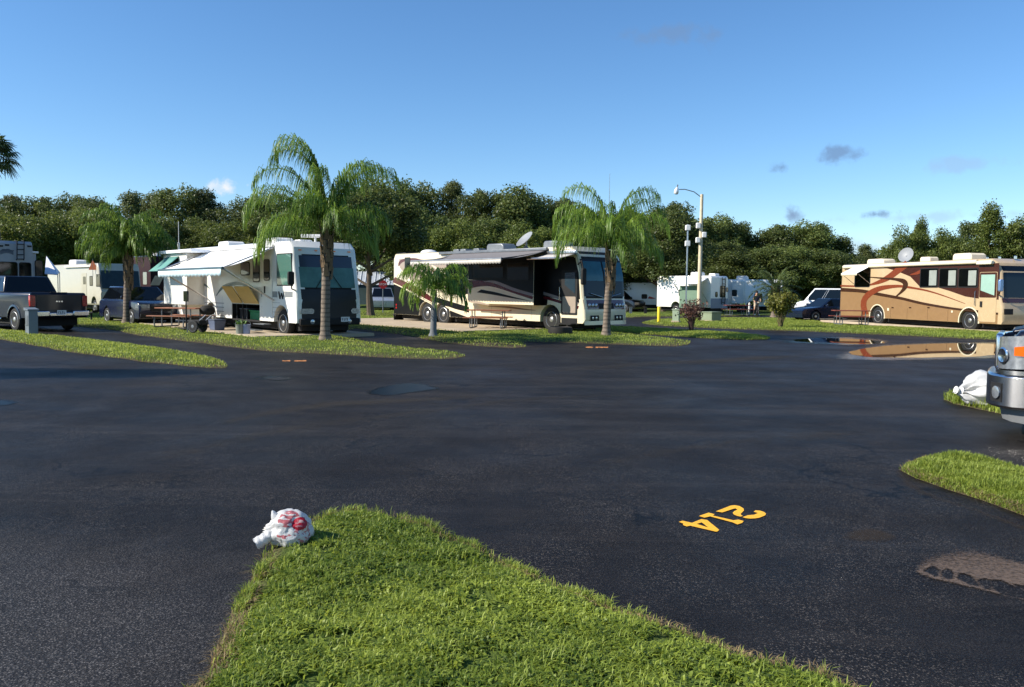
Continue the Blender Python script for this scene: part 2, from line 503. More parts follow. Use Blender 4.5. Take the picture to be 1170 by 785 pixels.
def grass_base_material(name='grass_soil', inner=((0.05, 0.08, 0.014), (0.105, 0.145, 0.028))):
    ma = bpy.data.materials.new(name); ma.use_nodes = True
    nt = ma.node_tree; N = nt.nodes; L = nt.links; b = N['Principled BSDF']
    g = N.new('ShaderNodeNewGeometry')
    n = N.new('ShaderNodeTexNoise'); n.inputs['Scale'].default_value = 0.9; n.inputs['Detail'].default_value = 9; n.inputs['Roughness'].default_value = 0.72
    L.new(g.outputs['Position'], n.inputs['Vector'])
    cr = N.new('ShaderNodeValToRGB')
    cr.color_ramp.elements[0].position = 0.3; cr.color_ramp.elements[1].position = 0.7
    cr.color_ramp.elements[0].color = (*inner[0], 1); cr.color_ramp.elements[1].color = (*inner[1], 1)
    L.new(n.outputs['Fac'], cr.inputs['Fac'])
    at = N.new('ShaderNodeAttribute'); at.attribute_name = 'var'
    n2 = N.new('ShaderNodeTexNoise'); n2.inputs['Scale'].default_value = 7; n2.inputs['Detail'].default_value = 5
    L.new(g.outputs['Position'], n2.inputs['Vector'])
    ma_ = N.new('ShaderNodeMath'); ma_.operation = 'MULTIPLY_ADD'; ma_.inputs[1].default_value = 1.0; ma_.inputs[2].default_value = -0.45
    L.new(n2.outputs['Fac'], ma_.inputs[0])
    sm = N.new('ShaderNodeMath'); sm.operation = 'ADD'; sm.use_clamp = True
    L.new(at.outputs['Fac'], sm.inputs[0]); L.new(ma_.outputs[0], sm.inputs[1])
    mx = N.new('ShaderNodeMix'); mx.data_type = 'RGBA'
    L.new(sm.outputs[0], mx.inputs['Factor']); mx.inputs['A'].default_value = (0.085, 0.062, 0.04, 1)
    L.new(cr.outputs[0], mx.inputs['B']); L.new(mx.outputs['Result'], b.inputs['Base Color'])
    b.inputs['Roughness'].default_value = 0.95; b.inputs['Specular IOR Level'].default_value = 0.15
    bp = N.new('ShaderNodeBump'); bp.inputs['Strength'].default_value = 0.9; bp.inputs['Distance'].default_value = 0.05
    n3 = N.new('ShaderNodeTexNoise'); n3.inputs['Scale'].default_value = 22; n3.inputs['Detail'].default_value = 6
    L.new(g.outputs['Position'], n3.inputs['Vector']); L.new(n3.outputs['Fac'], bp.inputs['Height']); L.new(bp.outputs[0], b.inputs['Normal'])
    return ma


M_ASPHALT = asphalt_material()
M_SOIL = grass_base_material()
M_BLADE = leafmat('grass_blade', (0.08, 0.135, 0.013), (0.34, 0.41, 0.06), 0.42, 0.5, 0.0)
M_BLADE2 = leafmat('lawn_blade', (0.145, 0.205, 0.026), (0.39, 0.455, 0.085), 0.42, 0.5, 0.0)
M_STRAW = leafmat('straw_blade', (0.16, 0.115, 0.055), (0.36, 0.27, 0.13), 0.25, 0.7, 0.0)

gm = MB(); gm.sheet([(-3000, -300, -0.03), (3000, -300, -0.03), (3000, 4000, -0.03), (-3000, 4000, -0.03)])
go = gm.build('ground', M_SOIL, smooth=0, fix=False); tag(go, kind='structure')
me = go.data; a = me.attributes.new('var', 'FLOAT', 'POINT'); a.data.foreach_set('value', [1.0]*4)
am = MB(); am.sheet([(-90, -20, 0), (90, -20, 0), (90, 64, 0), (-90, 64, 0)])
tag(am.build('asphalt_road', M_ASPHALT, smooth=0, fix=False), kind='structure')


def inside(P, poly):
    x, y = P[:, 0], P[:, 1]
    n = len(poly); r = np.zeros(len(P), bool)
    for i in range(n):
        x1, y1 = poly[i]; x2, y2 = poly[(i+1) % n]
        c = ((y1 > y) != (y2 > y))
        with np.errstate(divide='ignore', invalid='ignore'):
            xi = (x2-x1)*(y-y1)/(y2-y1)+x1
        r ^= c & (x < xi)
    return r


def edgedist(P, poly):
    d = np.full(len(P), 1e9)
    n = len(poly)
    for i in range(n):
        a = np.array(poly[i]); b = np.array(poly[(i+1) % n])
        ab = b-a; L2 = (ab*ab).sum()+1e-12
        t = np.clip(((P-a)@ab)/L2, 0, 1)
        q = a+t[:, None]*ab
        d = np.minimum(d, np.hypot(P[:, 0]-q[:, 0], P[:, 1]-q[:, 1]))
    return d


def densify(poly, step, jit, seed):
    r = random.Random(seed); out = []
    n = len(poly)
    for i in range(n):
        a = Vector(poly[i]); b = Vector(poly[(i+1) % n])
        k = max(1, int((b-a).length/step))
        d = (b-a); nn = Vector((-d.y, d.x)).normalized() if d.length > 0 else Vector((0, 0))
        for j in range(k):
            p = a+d*(j/k)
            o = (noise.noise(Vector((p.x*0.9, p.y*0.9, seed)))+0.5*noise.noise(Vector((p.x*3.1, p.y*3.1, seed+5))))*jit
            out.append((p.x+nn.x*o, p.y+nn.y*o))
    return out


GR_N = np.random.default_rng(11)


def mound_z(P, poly, hgt, wid):
    d = edgedist(P, poly)
    t = np.clip(d/wid, 0, 1)
    return hgt*(t*(2-t))


def lawn(name, poly, step, hgt, wid, z0=0.004, soilw=0.12, limit=None):
    xs = [p[0] for p in poly]; ys = [p[1] for p in poly]
    gx = np.arange(min(xs), max(xs), step); gy = np.arange(min(ys), max(ys), step)
    P = np.stack(np.meshgrid(gx, gy), -1).reshape(-1, 2)
    P = P+GR_N.uniform(-0.3, 0.3, P.shape)*step
    P = P[inside(P, poly)]
    P = P[edgedist(P, poly) > step*0.35]
    pts = [Vector(p) for p in poly]+[Vector(p) for p in P.tolist()]
    n = len(poly)
    r = delaunay_2d_cdt(pts, [(i, (i+1) % n) for i in range(n)], [], 1, 1e-5)
    V = np.array([(p.x, p.y) for p in r[0]])
    d = edgedist(V, poly)
    z = z0+hgt*(np.clip(d/wid, 0, 1)*(2-np.clip(d/wid, 0, 1)))
    z += np.array([noise.noise(Vector((x*2.3, y*2.3, 3)))+0.6*noise.noise(Vector((x*7, y*7, 3))) for x, y in V])*0.4*hgt*np.clip(d/wid, 0, 1)
    o = arrays_mesh(name, np.column_stack([V, z]), np.array([f for f in r[2] if len(f) == 3]), M_SOIL, var=np.clip(d/soilw, 0, 1), smooth=True)
    return tag(o, kind='structure')


def blades(name, label, poly, n, hr, wr, hgt, wid, material, z0=0.0, lean=0.7, focus=None, clump=0.5, edge_in=0.0, short_edge=0.0, rimthin=0.0):
    rg = GR_N
    xs = [p[0] for p in poly]; ys = [p[1] for p in poly]
    P = []
    tot = 0
    while tot < n:
        q = np.column_stack([rg.uniform(min(xs), max(xs), n*2), rg.uniform(min(ys), max(ys), n*2)])
        if focus is not None: q = q[focus(q)]
        q = q[inside(q, poly)]
        for e_ in PADS: q = q[~inside(q, e_)]
        # patchy density
        pn = np.array([noise.noise(Vector((x*3.0, y*3.0, 9)))+0.6*noise.noise(Vector((x*9.0, y*9.0, 4))) for x, y in q])
        pr_ = np.clip(0.72+clump*pn, 0.06, 1)
        if rimthin: pr_ *= np.clip(edgedist(q, poly)/rimthin+0.5*pn, 0.04, 1)
        keep = rg.uniform(0, 1, len(q)) < pr_
        q = q[keep]
        P.append(q); tot += len(q)
    P = np.concatenate(P)[:n]
    d = edgedist(P, poly)
    t = np.clip(d/wid, 0, 1); z = z0+hgt*(t*(2-t))
    z += np.array([noise.noise(Vector((x*2.3, y*2.3, 3)))+0.6*noise.noise(Vector((x*7, y*7, 3))) for x, y in P])*0.4*hgt*t
    pn = np.array([noise.noise(Vector((x*2.0, y*2.0, 21))) for x, y in P])
    pn2 = np.array([noise.noise(Vector((x*8.0, y*8.0, 27))) for x, y in P])
    h = rg.uniform(hr[0], hr[1], n)*np.clip(1+0.45*pn+0.55*pn2*min(1, clump), 0.3, 2)
    if short_edge: h *= 0.55+0.45*np.clip(d/short_edge, 0, 1)
    wdt = rg.uniform(wr[0], wr[1], n)
    a = rg.uniform(0, 2*math.pi, n)
    ln = lean*rg.uniform(0.15, 1.0, n)
    dx, dy = np.cos(a), np.sin(a)
    px, py = -dy, dx
    tw = rg.uniform(-0.6, 0.6, n)
    B = np.column_stack([P, z])
    mid = B+np.column_stack([dx*ln*h*0.35, dy*ln*h*0.35, h*0.62])
    tip = B+np.column_stack([dx*ln*h*1.0, dy*ln*h*1.0, h*(1.0-0.35*ln)])
    side = np.column_stack([px*np.cos(tw)-py*np.sin(tw), px*np.sin(tw)+py*np.cos(tw), np.zeros(n)])*wdt[:, None]*0.5
    V = np.stack([B-side*0.7, B+side*0.7, mid+side, mid-side, tip+side*0.12, tip-side*0.12], 1).reshape(-1, 3)
    k = np.arange(n)[:, None]*6
    Q = np.concatenate([k+np.array([0, 1, 2, 3]), k+np.array([3, 2, 4, 5])])
    pv = np.array([noise.noise(Vector((x*0.8, y*0.8, 33)))+0.5*noise.noise(Vector((x*4, y*4, 35))) for x, y in P])
    v = np.clip(rg.uniform(0.1, 0.9, n)**1.2+0.5*pv, 0, 1)
    o = arrays_mesh(name, V, Q, material, var=np.repeat(v, 6))
    return tag(o, label, 'grass', kind='stuff')


def gp(pts): return [tuple(G(*p).xy) for p in pts]


FR1 = Frame(-6.365, 29.079, -0.852)
FR2 = Frame(3.741, 33.853, -0.845)
FR3 = Frame(23.345, 38.057, -1.339)


def pad_poly(fr, px_edge, x0, x1, y1):
    ys = [fr.loc(G(*p)).y for p in px_edge]
    y0 = sum(ys)/len(ys)
    P = [fr.world(x0, y0), fr.world(x1, y0), fr.world(x1, y1), fr.world(x0, y1)]
    return densify([(p.x, p.y) for p in P], 0.6, 0.06, 3)


PADS = [pad_poly(FR1, [(180, 377), (232, 382.3), (327, 388.0)], -16, 0.2, 1.7),
        pad_poly(FR2, [(440, 375.5), (480, 378), (527, 380)], -16, -2.6, 1.7),
        pad_poly(FR3, [(1006, 373.3), (1060, 376), (1141, 380)], -16, 6, 1.7)]
M_PAD = mat('concrete', (176, 160, 136), 0.9)
for P_ in PADS:
    mb_ = MB(); mb_.prism(P_, 0.0, 0.115, plane='xy')
    tag(mb_.build('concrete_pad', M_PAD, smooth=0), kind='structure')

# the near island
nearpoly = gp([(300, 632), (318, 618), (345, 600), (375, 590), (420, 587), (455, 593), (490, 606), (530, 624), (570, 642), (650, 677), (750, 712), (850, 752), (960, 781)]) + [(2.2, 2.6), (3.0, 1.4), (3.0, -1.5), (-1.6, -1.5), (-1.35, 1.5)] + gp([(240, 770), (262, 715), (283, 668)])
nearpoly = densify(nearpoly, 0.06, 0.055, 1)
lawn('grass_island', nearpoly, 0.10, 0.055, 0.30, soilw=0.16)
def foc(q): return (q[:, 1] > 2.6)
blades('near_grass', 'lush mixed green grass of the island in the foreground', nearpoly, 50000, (0.02, 0.046), (0.003, 0.006), 0.055, 0.30, M_BLADE, 0.004, 1.3, foc, 1.3, short_edge=0.15, rimthin=0.30)
blades('near_ground_cover', 'small broad leaved weeds growing through the foreground grass', nearpoly, 46000, (0.016, 0.036), (0.010, 0.020), 0.055, 0.30, M_BLADE, 0.008, 1.9, foc, 2.0, short_edge=0.2, rimthin=0.28)
blades('near_tufts', 'longer grass tufts rising from the foreground island', nearpoly, 5000, (0.045, 0.075), (0.003, 0.006), 0.055, 0.30, M_BLADE2, 0.004, 0.9, foc, 2.6)
def rim(q): return (q[:, 1] > 2.6) & (edgedist(q, nearpoly) < 0.10)
blades('near_straw', 'dry straw coloured blades along the rim of the foreground island', nearpoly, 5200, (0.02, 0.06), (0.002, 0.005), 0.055, 0.30, M_STRAW, 0.003, 1.9, rim, 2.4)
def rim2(q): return (q[:, 1] > 4.2) & (edgedist(q, nearpoly) < 0.07)
blades('near_fringe', 'upright grass fringe at the far rim of the foreground island', nearpoly, 2600, (0.04, 0.085), (0.003, 0.006), 0.055, 0.30, M_BLADE2, 0.003, 0.9, rim2, 2.6)
edge_poly = nearpoly
# right hand verges
rpoly = gp([(1027, 537), (1045, 527), (1075, 524), (1110, 527), (1170, 541), (1250, 562), (1400, 610)]) + gp([(1400, 690), (1250, 622), (1200, 602), (1170, 590), (1130, 575), (1085, 561), (1045, 547)])
rpoly = densify(rpoly, 0.12, 0.03, 2)
lawn('grass_verge', rpoly, 0.16, 0.06, 0.35, soilw=0.10)
blades('verge_grass', 'tall bright grass on the verge at the right edge', rpoly, 48000, (0.035, 0.085), (0.004, 0.008), 0.06, 0.35, M_BLADE2, 0.004, 1.0, None, 1.0, short_edge=0.2)
def rim3(q): return edgedist(q, rpoly) < 0.10
blades('verge_straw', 'dry straw along the rim of the right verge', rpoly, 4200, (0.02, 0.07), (0.003, 0.006), 0.06, 0.35, M_STRAW, 0.003, 1.8, rim3, 2.0)
tpoly = gp([(1079, 457), (1088, 450.5), (1110, 448), (1150, 446), (1250, 450), (1400, 462)]) + gp([(1400, 545), (1250, 498), (1180, 482), (1145, 474), (1110, 466), (1090, 462)])
tpoly = densify(tpoly, 0.2, 0.05, 3)
lawn('grass_verge', tpoly, 0.3, 0.06, 0.4, soilw=0.15)
blades('verge_grass', 'rough bright grass on the verge under the white sack', tpoly, 26000, (0.06, 0.16), (0.008, 0.016), 0.06, 0.4, M_BLADE2, 0.004, 1.0, None, 0.6)
# left tongue
lpoly = gp([(262.6, 418.5), (253, 412.7), (210, 403.5), (154, 395.6), (68, 385.4), (0, 377.5), (-150, 363), (-300, 352)]) + gp([(-300, 360), (-150, 372), (0, 388), (79, 402.5), (171, 414.4), (239, 421.0), (258, 421)])
lpoly = densify(lpoly, 0.3, 0.10, 4)
lawn('grass_island', lpoly, 0.5, 0.07, 0.5, soilw=0.2)
blades('island_grass', 'sunlit grass on the tongue beside the grey meter pedestal', lpoly, 62000, (0.03, 0.08), (0.008, 0.016), 0.07, 0.5, M_BLADE2, 0.004, 0.9, None, 0.6)
# the big lawn on which the motorhomes stand
big = gp([(134, 378), (150, 382), (239, 394), (308, 401.8), (400, 406.5), (460, 410), (493, 410.8), (520, 410), (531, 407.6), (523, 404.6), (490, 401), (455, 397.5), (420, 392), (392, 386), (388, 380), (405, 376), (425, 378), (470, 384.5), (490, 389), (507, 391.5), (540, 395), (584, 398), (600, 396.5), (603, 394.3), (596, 391.8), (610, 391), (652, 391.8), (740, 395), (770, 396), (787, 394), (789.6, 391), (742, 385.2), (700, 381), (668, 376), (690, 368.5), (711, 363.4), (735, 362.2), (770, 362), (830, 361), (950, 361.5)]) + [(40, 62), (110, 66), (110, 92), (-120, 92)] + gp([(-300, 349.5), (-150, 357), (0, 366), (60, 371.5), (98, 374.5)])
big = densify(big, 0.6, 0.14, 5)
lawn('lawn', big, 1.6, 0.08, 0.7, soilw=0.2)
def foc2(q): return (q[:, 1] < 62) & (np.abs(q[:, 0]) < q[:, 1]*0.64)
blades('lawn_grass', 'mown sunlit grass around the parked motorhomes', big, 180000, (0.03, 0.072), (0.010, 0.020), 0.08, 0.7, M_BLADE2, 0.004, 0.9, foc2, 0.5)
# lawn by the lamp pole and along the tan motorhome
rl = gp([(733, 369), (745, 366.3), (770, 365.2), (830, 364), (900, 364.5), (935, 367), (945, 370.5), (1006, 374), (1141, 380), (1300, 388)]) + gp([(1300, 397), (1139, 388.8), (1032, 384), (930, 379.2), (878, 377.5), (827, 376), (800, 374.7), (760, 372.7), (742, 371.3)])
rl = densify(rl, 0.6, 0.12, 6)
lawn('lawn', rl, 1.4, 0.07, 0.6, soilw=0.2)
blades('lawn_grass', 'bright grass strip around the lamp pole and along the tan motorhome', rl, 64000, (0.03, 0.078), (0.012, 0.024), 0.07, 0.6, M_BLADE2, 0.004, 0.9, foc2, 0.5)
tl = gp([(672, 373.5), (700, 374), (740, 376.3), (806, 379.8), (850, 382.5), (875, 385.3), (882, 387), (876, 388.6), (850, 388.6), (806, 386.8), (742, 382.7), (700, 379.3), (676, 376.5)])
tl = densify(tl, 0.5, 0.10, 8)
lawn('grass_island', tl, 1.0, 0.07, 0.6, soilw=0.2)
blades('island_grass', 'narrow grass tongue under the reddish bush by the road', tl, 26000, (0.03, 0.078), (0.012, 0.024), 0.07, 0.6, M_BLADE2, 0.004, 0.9, None, 0.5)
# lanes through the back lawns and concrete pads
lm = MB()
for a_, b_ in (((360, 360.8), (700, 360.8)),):
    p = [G(300, 361.5), G(470, 361.8), G(470, 358.6), G(300, 358.2)]
    lm.sheet([(v.x, v.y, 0.095) for v in p])
tag(lm.build('back_lane', M_ASPHALT, smooth=0), kind='structure')

# puddles, stains, worn paint
M_WATER = mat('puddle_water', (14, 15, 16), 0.02, var=0.0, spec=0.75)
M_DAMP = mat('damp_asphalt', (12, 14, 18), 0.22, var=0.3, scale=1.5, spec=0.16, bump=0.3, bscale=14)


def patch(name, pxpts, z, ma, jit=0.0, seed=1, step=0.4, n=5, kind='structure'):
    P = [(p.x, p.y) for p in (G(q.x, q.y) for q in spl([(a, b, 0) for a, b in pxpts], n, True))]
    P = densify(P, step, jit, seed)
    mb = MB(); mb.sheet([(x, y, z) for x, y in P])
    return tag(mb.build(name, ma, smooth=0), kind=kind)


patch('puddle', [(968, 404), (985, 398.5), (1000, 396.2), (1030, 394.5), (1080, 392.8), (1140, 393), (1220, 395), (1240, 402), (1180, 406), (1140, 406), (1100, 408), (1060, 408.5), (1010, 408.4), (982, 407)], 0.006, M_WATER, 0.18, 33)
patch('puddle', [(905, 389), (930, 386.6), (965, 386.8), (1000, 389.5), (1012, 392), (985, 393.3), (950, 391.8), (925, 391.2)], 0.006, M_WATER, 0.2, 34)
patch('manhole_cover', [(304, 433), (318, 431.5), (330, 433), (317, 434.4)], 0.005, M_DARK, 0.0, 35)


def mud_material():
    ma = bpy.data.materials.new('dried_mud'); ma.use_nodes = True
    nt = ma.node_tree; N = nt.nodes; L = nt.links; b = N['Principled BSDF']; out = N['Material Output']
    g = N.new('ShaderNodeNewGeometry')
    n = N.new('ShaderNodeTexNoise'); n.inputs['Scale'].default_value = 26; n.inputs['Detail'].default_value = 8; n.inputs['Roughness'].default_value = 0.75
    L.new(g.outputs['Position'], n.inputs['Vector'])
    cr = N.new('ShaderNodeValToRGB'); cr.color_ramp.elements[0].position = 0.3; cr.color_ramp.elements[1].position = 0.72
    cr.color_ramp.elements[0].color = (0.034, 0.026, 0.021, 1); cr.color_ramp.elements[1].color = (0.17, 0.115, 0.08, 1)
    L.new(n.outputs['Fac'], cr.inputs['Fac']); L.new(cr.outputs[0], b.inputs['Base Color']); b.inputs['Roughness'].default_value = 0.9
    at = N.new('ShaderNodeAttribute'); at.attribute_name = 'var'
    n2 = N.new('ShaderNodeTexNoise'); n2.inputs['Scale'].default_value = 40; n2.inputs['Detail'].default_value = 6; n2.inputs['Roughness'].default_value = 0.8
    L.new(g.outputs['Position'], n2.inputs['Vector'])
    s = N.new('ShaderNodeMath'); s.operation = 'MULTIPLY_ADD'; s.inputs[1].default_value = 1.6; s.inputs[2].default_value = -1.0
    L.new(n2.outputs['Fac'], s.inputs[0])
    s2 = N.new('ShaderNodeMath'); s2.operation = 'ADD'; L.new(s.outputs[0], s2.inputs[0]); L.new(at.outputs['Fac'], s2.inputs[1])
    mr = N.new('ShaderNodeMapRange'); mr.inputs[1].default_value = 0.1; mr.inputs[2].default_value = 0.5
    L.new(s2.outputs[0], mr.inputs[0])
    tr = N.new('ShaderNodeBsdfTransparent'); mx = N.new('ShaderNodeMixShader')
    L.new(mr.outputs[0], mx.inputs[0]); L.new(tr.outputs[0], mx.inputs[1]); L.new(b.outputs[0], mx.inputs[2]); L.new(mx.outputs[0], out.inputs['Surface'])
    return ma


FEATHER = {}


def feather_mat(name, col, rough, spec, nscale=9.0, strength=1.0):
    ma = bpy.data.materials.new(name); ma.use_nodes = True
    nt = ma.node_tree; N = nt.nodes; L = nt.links; b = N['Principled BSDF']; out = N['Material Output']
    b.inputs['Base Color'].default_value = (*col, 1); b.inputs['Roughness'].default_value = rough; b.inputs['Specular IOR Level'].default_value = spec
    g = N.new('ShaderNodeNewGeometry')
    n2 = N.new('ShaderNodeTexNoise'); n2.inputs['Scale'].default_value = nscale; n2.inputs['Detail'].default_value = 8; n2.inputs['Roughness'].default_value = 0.75
    L.new(g.outputs['Position'], n2.inputs['Vector'])
    at = N.new('ShaderNodeAttribute'); at.attribute_name = 'var'
    a1 = N.new('ShaderNodeMath'); a1.operation = 'MULTIPLY_ADD'; a1.inputs[1].default_value = 1.5; a1.inputs[2].default_value = -1.0; L.new(n2.outputs['Fac'], a1.inputs[0])
    a2 = N.new('ShaderNodeMath'); a2.operation = 'ADD'; L.new(a1.outputs[0], a2.inputs[0]); L.new(at.outputs['Fac'], a2.inputs[1])
    mr = N.new('ShaderNodeMapRange'); mr.inputs[1].default_value = 0.0; mr.inputs[2].default_value = 0.6; mr.inputs[4].default_value = strength
    L.new(a2.outputs[0], mr.inputs[0])
    tr = N.new('ShaderNodeBsdfTransparent'); mx = N.new('ShaderNodeMixShader')
    L.new(mr.outputs[0], mx.inputs[0]); L.new(tr.outputs[0], mx.inputs[1]); L.new(b.outputs[0], mx.inputs[2]); L.new(mx.outputs[0], out.inputs['Surface'])
    return ma


def feather_patch(name, pxpts, z, ma, fall, n=4, closed=True, step=None):
    outer = [tuple(G(q.x, q.y).xy) for q in spl([(a, b, 0) for a, b in pxpts], n, closed)]
    xs = [p[0] for p in outer]; ys = [p[1] for p in outer]
    st = step or max(0.04, max(max(xs)-min(xs), max(ys)-min(ys))/110)
    gx = np.arange(min(xs), max(xs)+st, st); gy = np.arange(min(ys), max(ys)+st, st)
    P = np.stack(np.meshgrid(gx, gy), -1).reshape(-1, 2)
    d = edgedist(P, outer)*np.where(inside(P, outer), 1, -1)
    v = np.clip(d/fall, -0.6, 1)
    idx = np.arange(len(P)).reshape(len(gy), len(gx))
    Q = np.stack([idx[:-1, :-1], idx[:-1, 1:], idx[1:, 1:], idx[1:, :-1]], -1).reshape(-1, 4)
    Q = Q[(v[Q].max(axis=1) > -0.3)]
    tag(arrays_mesh(name, np.column_stack([P, np.full(len(P), z)]), Q, ma, var=v), kind='structure')


FM_WET = feather_mat('wet_rim', (0.006, 0.006, 0.0065), 0.22, 0.3, 3.0)
FM_FILM = feather_mat('water_film', (0.004, 0.006, 0.009), 0.34, 0.08, 2.5)
FM_DUST = feather_mat('dust_streak', (0.060, 0.053, 0.046), 0.9, 0.1, 5.0, 0.42)
FM_DUST2 = feather_mat('brown_dust', (0.060, 0.045, 0.032), 0.9, 0.1, 9.0, 0.34)
FM_OIL = feather_mat('oil_stain', (0.003, 0.003, 0.003), 0.35, 0.3, 8.0, 0.75)
feather_patch('damp_ground', [(940, 409), (968, 398), (1000, 393.2), (1060, 391.2), (1140, 390.5), (1220, 392.5), (1262, 402), (1190, 410), (1140, 411), (1060, 413), (1000, 413)], 0.004, FM_WET, 0.9)
feather_patch('damp_ground', [(880, 391), (905, 386), (965, 384.6), (1010, 387.5), (1030, 392), (990, 395.5), (940, 394)], 0.0035, FM_WET, 0.9)
feather_patch('puddle', [(414, 448), (438, 440.5), (462, 437.4), (492, 439), (508, 444.5), (482, 448.3), (455, 452.5), (428, 452.3)], 0.005, FM_FILM, 0.22)
feather_patch('puddle', [(-40, 464), (-10, 457), (14, 456.8), (28, 460.5), (5, 464.5)], 0.005, FM_FILM, 0.2)
feather_patch('dust_streak', [(160, 520), (300, 487), (450, 468), (600, 452), (760, 448), (770, 453), (620, 460), (470, 480), (330, 500), (200, 532)], 0.0042, FM_DUST, 0.8)
feather_patch('dust_streak', [(240, 480), (360, 458), (500, 452), (560, 450), (560, 455), (480, 462), (360, 470), (260, 488)], 0.0036, FM_DUST, 0.5)
feather_patch('dust_streak', [(640, 530), (760, 505), (900, 490), (1000, 488), (1000, 505), (880, 512), (760, 530), (670, 548)], 0.0036, FM_DUST, 0.9)
feather_patch('dust_streak', [(620, 420), (760, 410), (900, 404), (960, 404), (900, 413), (760, 420), (640, 428)], 0.0036, FM_DUST, 1.2)
feather_patch('brown_dust', [(955, 615), (975, 602), (1010, 604), (1035, 616), (1000, 622)], 0.0036, FM_DUST2, 0.12)
feather_patch('brown_dust', [(1018, 540), (1028, 530), (1060, 560), (1130, 585), (1190, 606), (1180, 612), (1100, 582), (1040, 562)], 0.0036, FM_DUST2, 0.12)
feather_patch('brown_dust', [(228, 800), (245, 740), (270, 680), (296, 640), (312, 636), (290, 690), (262, 750), (250, 800)], 0.0036, FM_DUST2, 0.10)
feather_patch('oil_stain', [(280, 432), (310, 428), (345, 432), (320, 437)], 0.0036, FM_OIL, 0.4)


# dried mud: a grid in ground coordinates, its coverage falling off to the edges and in the bare holes
def mud():
    outer = [tuple(G(q.x, q.y).xy) for q in spl([(a, b, 0) for a, b in [(1043, 652), (1044, 640), (1052, 631), (1075, 624), (1105, 622), (1140, 630), (1185, 645), (1260, 668), (1260, 712), (1190, 692), (1150, 683), (1120, 675), (1085, 667), (1060, 661)]], 5, True)]
    holes = [[(1058, 653), (1066, 648), (1071, 652), (1069, 659)], [(1095, 661), (1099, 656), (1108, 659), (1117, 670), (1108, 668)],
             [(1118, 664), (1126, 662), (1131, 668), (1129, 674)], [(1133, 664), (1142, 664), (1158, 671), (1175, 680), (1190, 688), (1150, 681), (1138, 675)],
             [(1077, 655), (1082, 651), (1088, 655), (1086, 662), (1080, 661)], [(1160, 669), (1200, 677), (1230, 690), (1190, 683)]]
    holes = [[tuple(G(*p).xy) for p in h] for h in holes]
    xs = [p[0] for p in outer]; ys = [p[1] for p in outer]; st = 0.02
    gx = np.arange(min(xs)-.05, max(xs)+.05, st); gy = np.arange(min(ys)-.05, max(ys)+.05, st)
    nx, ny = len(gx), len(gy)
    P = np.stack(np.meshgrid(gx, gy), -1).reshape(-1, 2)
    d = edgedist(P, outer)*np.where(inside(P, outer), 1, -1)
    # crisp rim on the near side, feathered on the far side
    yc = np.interp(P[:, 0], [min(xs), max(xs)], [(ys[0]+max(ys))/2]*2)
    far = np.clip((P[:, 1]-np.mean(ys))/(max(ys)-np.mean(ys)), 0, 1)
    v = np.clip(d/(0.03+0.30*far), -0.6, 1)*(1-0.45*far)
    for h in holes:
        dh = edgedist(P, h)*np.where(inside(P, h), 1, -1)
        v = np.minimum(v, np.clip(-dh/0.02, -1, 1))
    idx = np.arange(nx*ny).reshape(ny, nx)
    Q = np.stack([idx[:-1, :-1], idx[:-1, 1:], idx[1:, 1:], idx[1:, :-1]], -1).reshape(-1, 4)
    z = np.full(len(P), 0.005)
    tag(arrays_mesh('mud_stain', np.column_stack([P, z]), Q, mud_material(), var=v*0.55+0.12), kind='structure')


mud()

# the painted site number
M_YEL = mat('yellow_road_paint', (245, 178, 40), 0.6, var=0.14, scale=30)
M_WORN = mat('worn_orange_paint', (186, 120, 62), 0.7, var=0.3, scale=8)


def cpx(pts): return [G(760+x/8.357, 560+y/8.357) for x, y in pts]


nb = thing('painted_number', 'yellow painted number 214 reading sideways on the dark asphalt', 'painted number', G(826, 592))
o0 = nb.location
digits = {
    'two': [[(483, 208), (625, 153), (665, 149), (710, 157), (748, 180), (752, 200), (722, 230), (724, 242), (742, 250), (722, 258), (690, 252), (655, 238), (645, 220), (660, 206), (690, 192), (672, 180), (655, 182), (545, 218)],
            [(738, 263), (790, 245), (850, 240), (888, 224), (845, 212), (862, 198), (905, 201), (945, 214), (963, 230), (955, 246), (900, 268), (860, 275), (810, 277), (765, 272)]],
    'one': [[(322, 252), (415, 220), (472, 235), (455, 248), (650, 293), (700, 287), (750, 300), (735, 318), (690, 333), (640, 312), (430, 256), (375, 268)]],
    'four': [[(130, 308), (165, 297), (255, 318), (300, 328), (410, 362), (516, 385), (500, 400), (485, 402), (240, 345), (205, 352), (170, 338), (175, 325)],
             [(255, 318), (345, 282), (400, 290), (516, 385), (410, 362), (350, 313), (300, 328)]]}
for nm, polys in digits.items():
    mb = MB()
    for k, pl in enumerate(polys):
        mb.sheet([(p.x-o0.x, p.y-o0.y, 0.0045) for p in cpx(pl)])
    mb.build('digit', M_YEL, nb, smooth=0)
for cx, cy, lab, sc in ((337, 412.5, 'worn orange paint mark on the lane below the trunk of the tall palm', 1.0), (681, 397, 'worn orange paint mark on the road below the slanting black motorhome', 0.62)):
    r_ = random.Random(int(cx))
    mb = MB(); c0 = G(cx, cy)
    for k in range(9):
        u = cx+(-19+k*4.6)*sc
        if r_.random() < 0.3: continue
        a_ = G(u, cy-0.9*r_.uniform(.3, 1)); b_ = G(u+4.4*sc, cy-0.9*r_.uniform(.3, 1)); d_ = G(u+4.4*sc, cy+0.9*r_.uniform(.2, 1)); e_ = G(u-.2, cy+0.9*r_.uniform(.2, 1))
        mb.sheet([(p.x-c0.x, p.y-c0.y, 0) for p in (a_, b_, d_, e_)])
    o = mb.build('paint_mark', M_WORN, smooth=0); o.location = (c0.x, c0.y, 0.0045)
    tag(o, lab, 'paint mark')
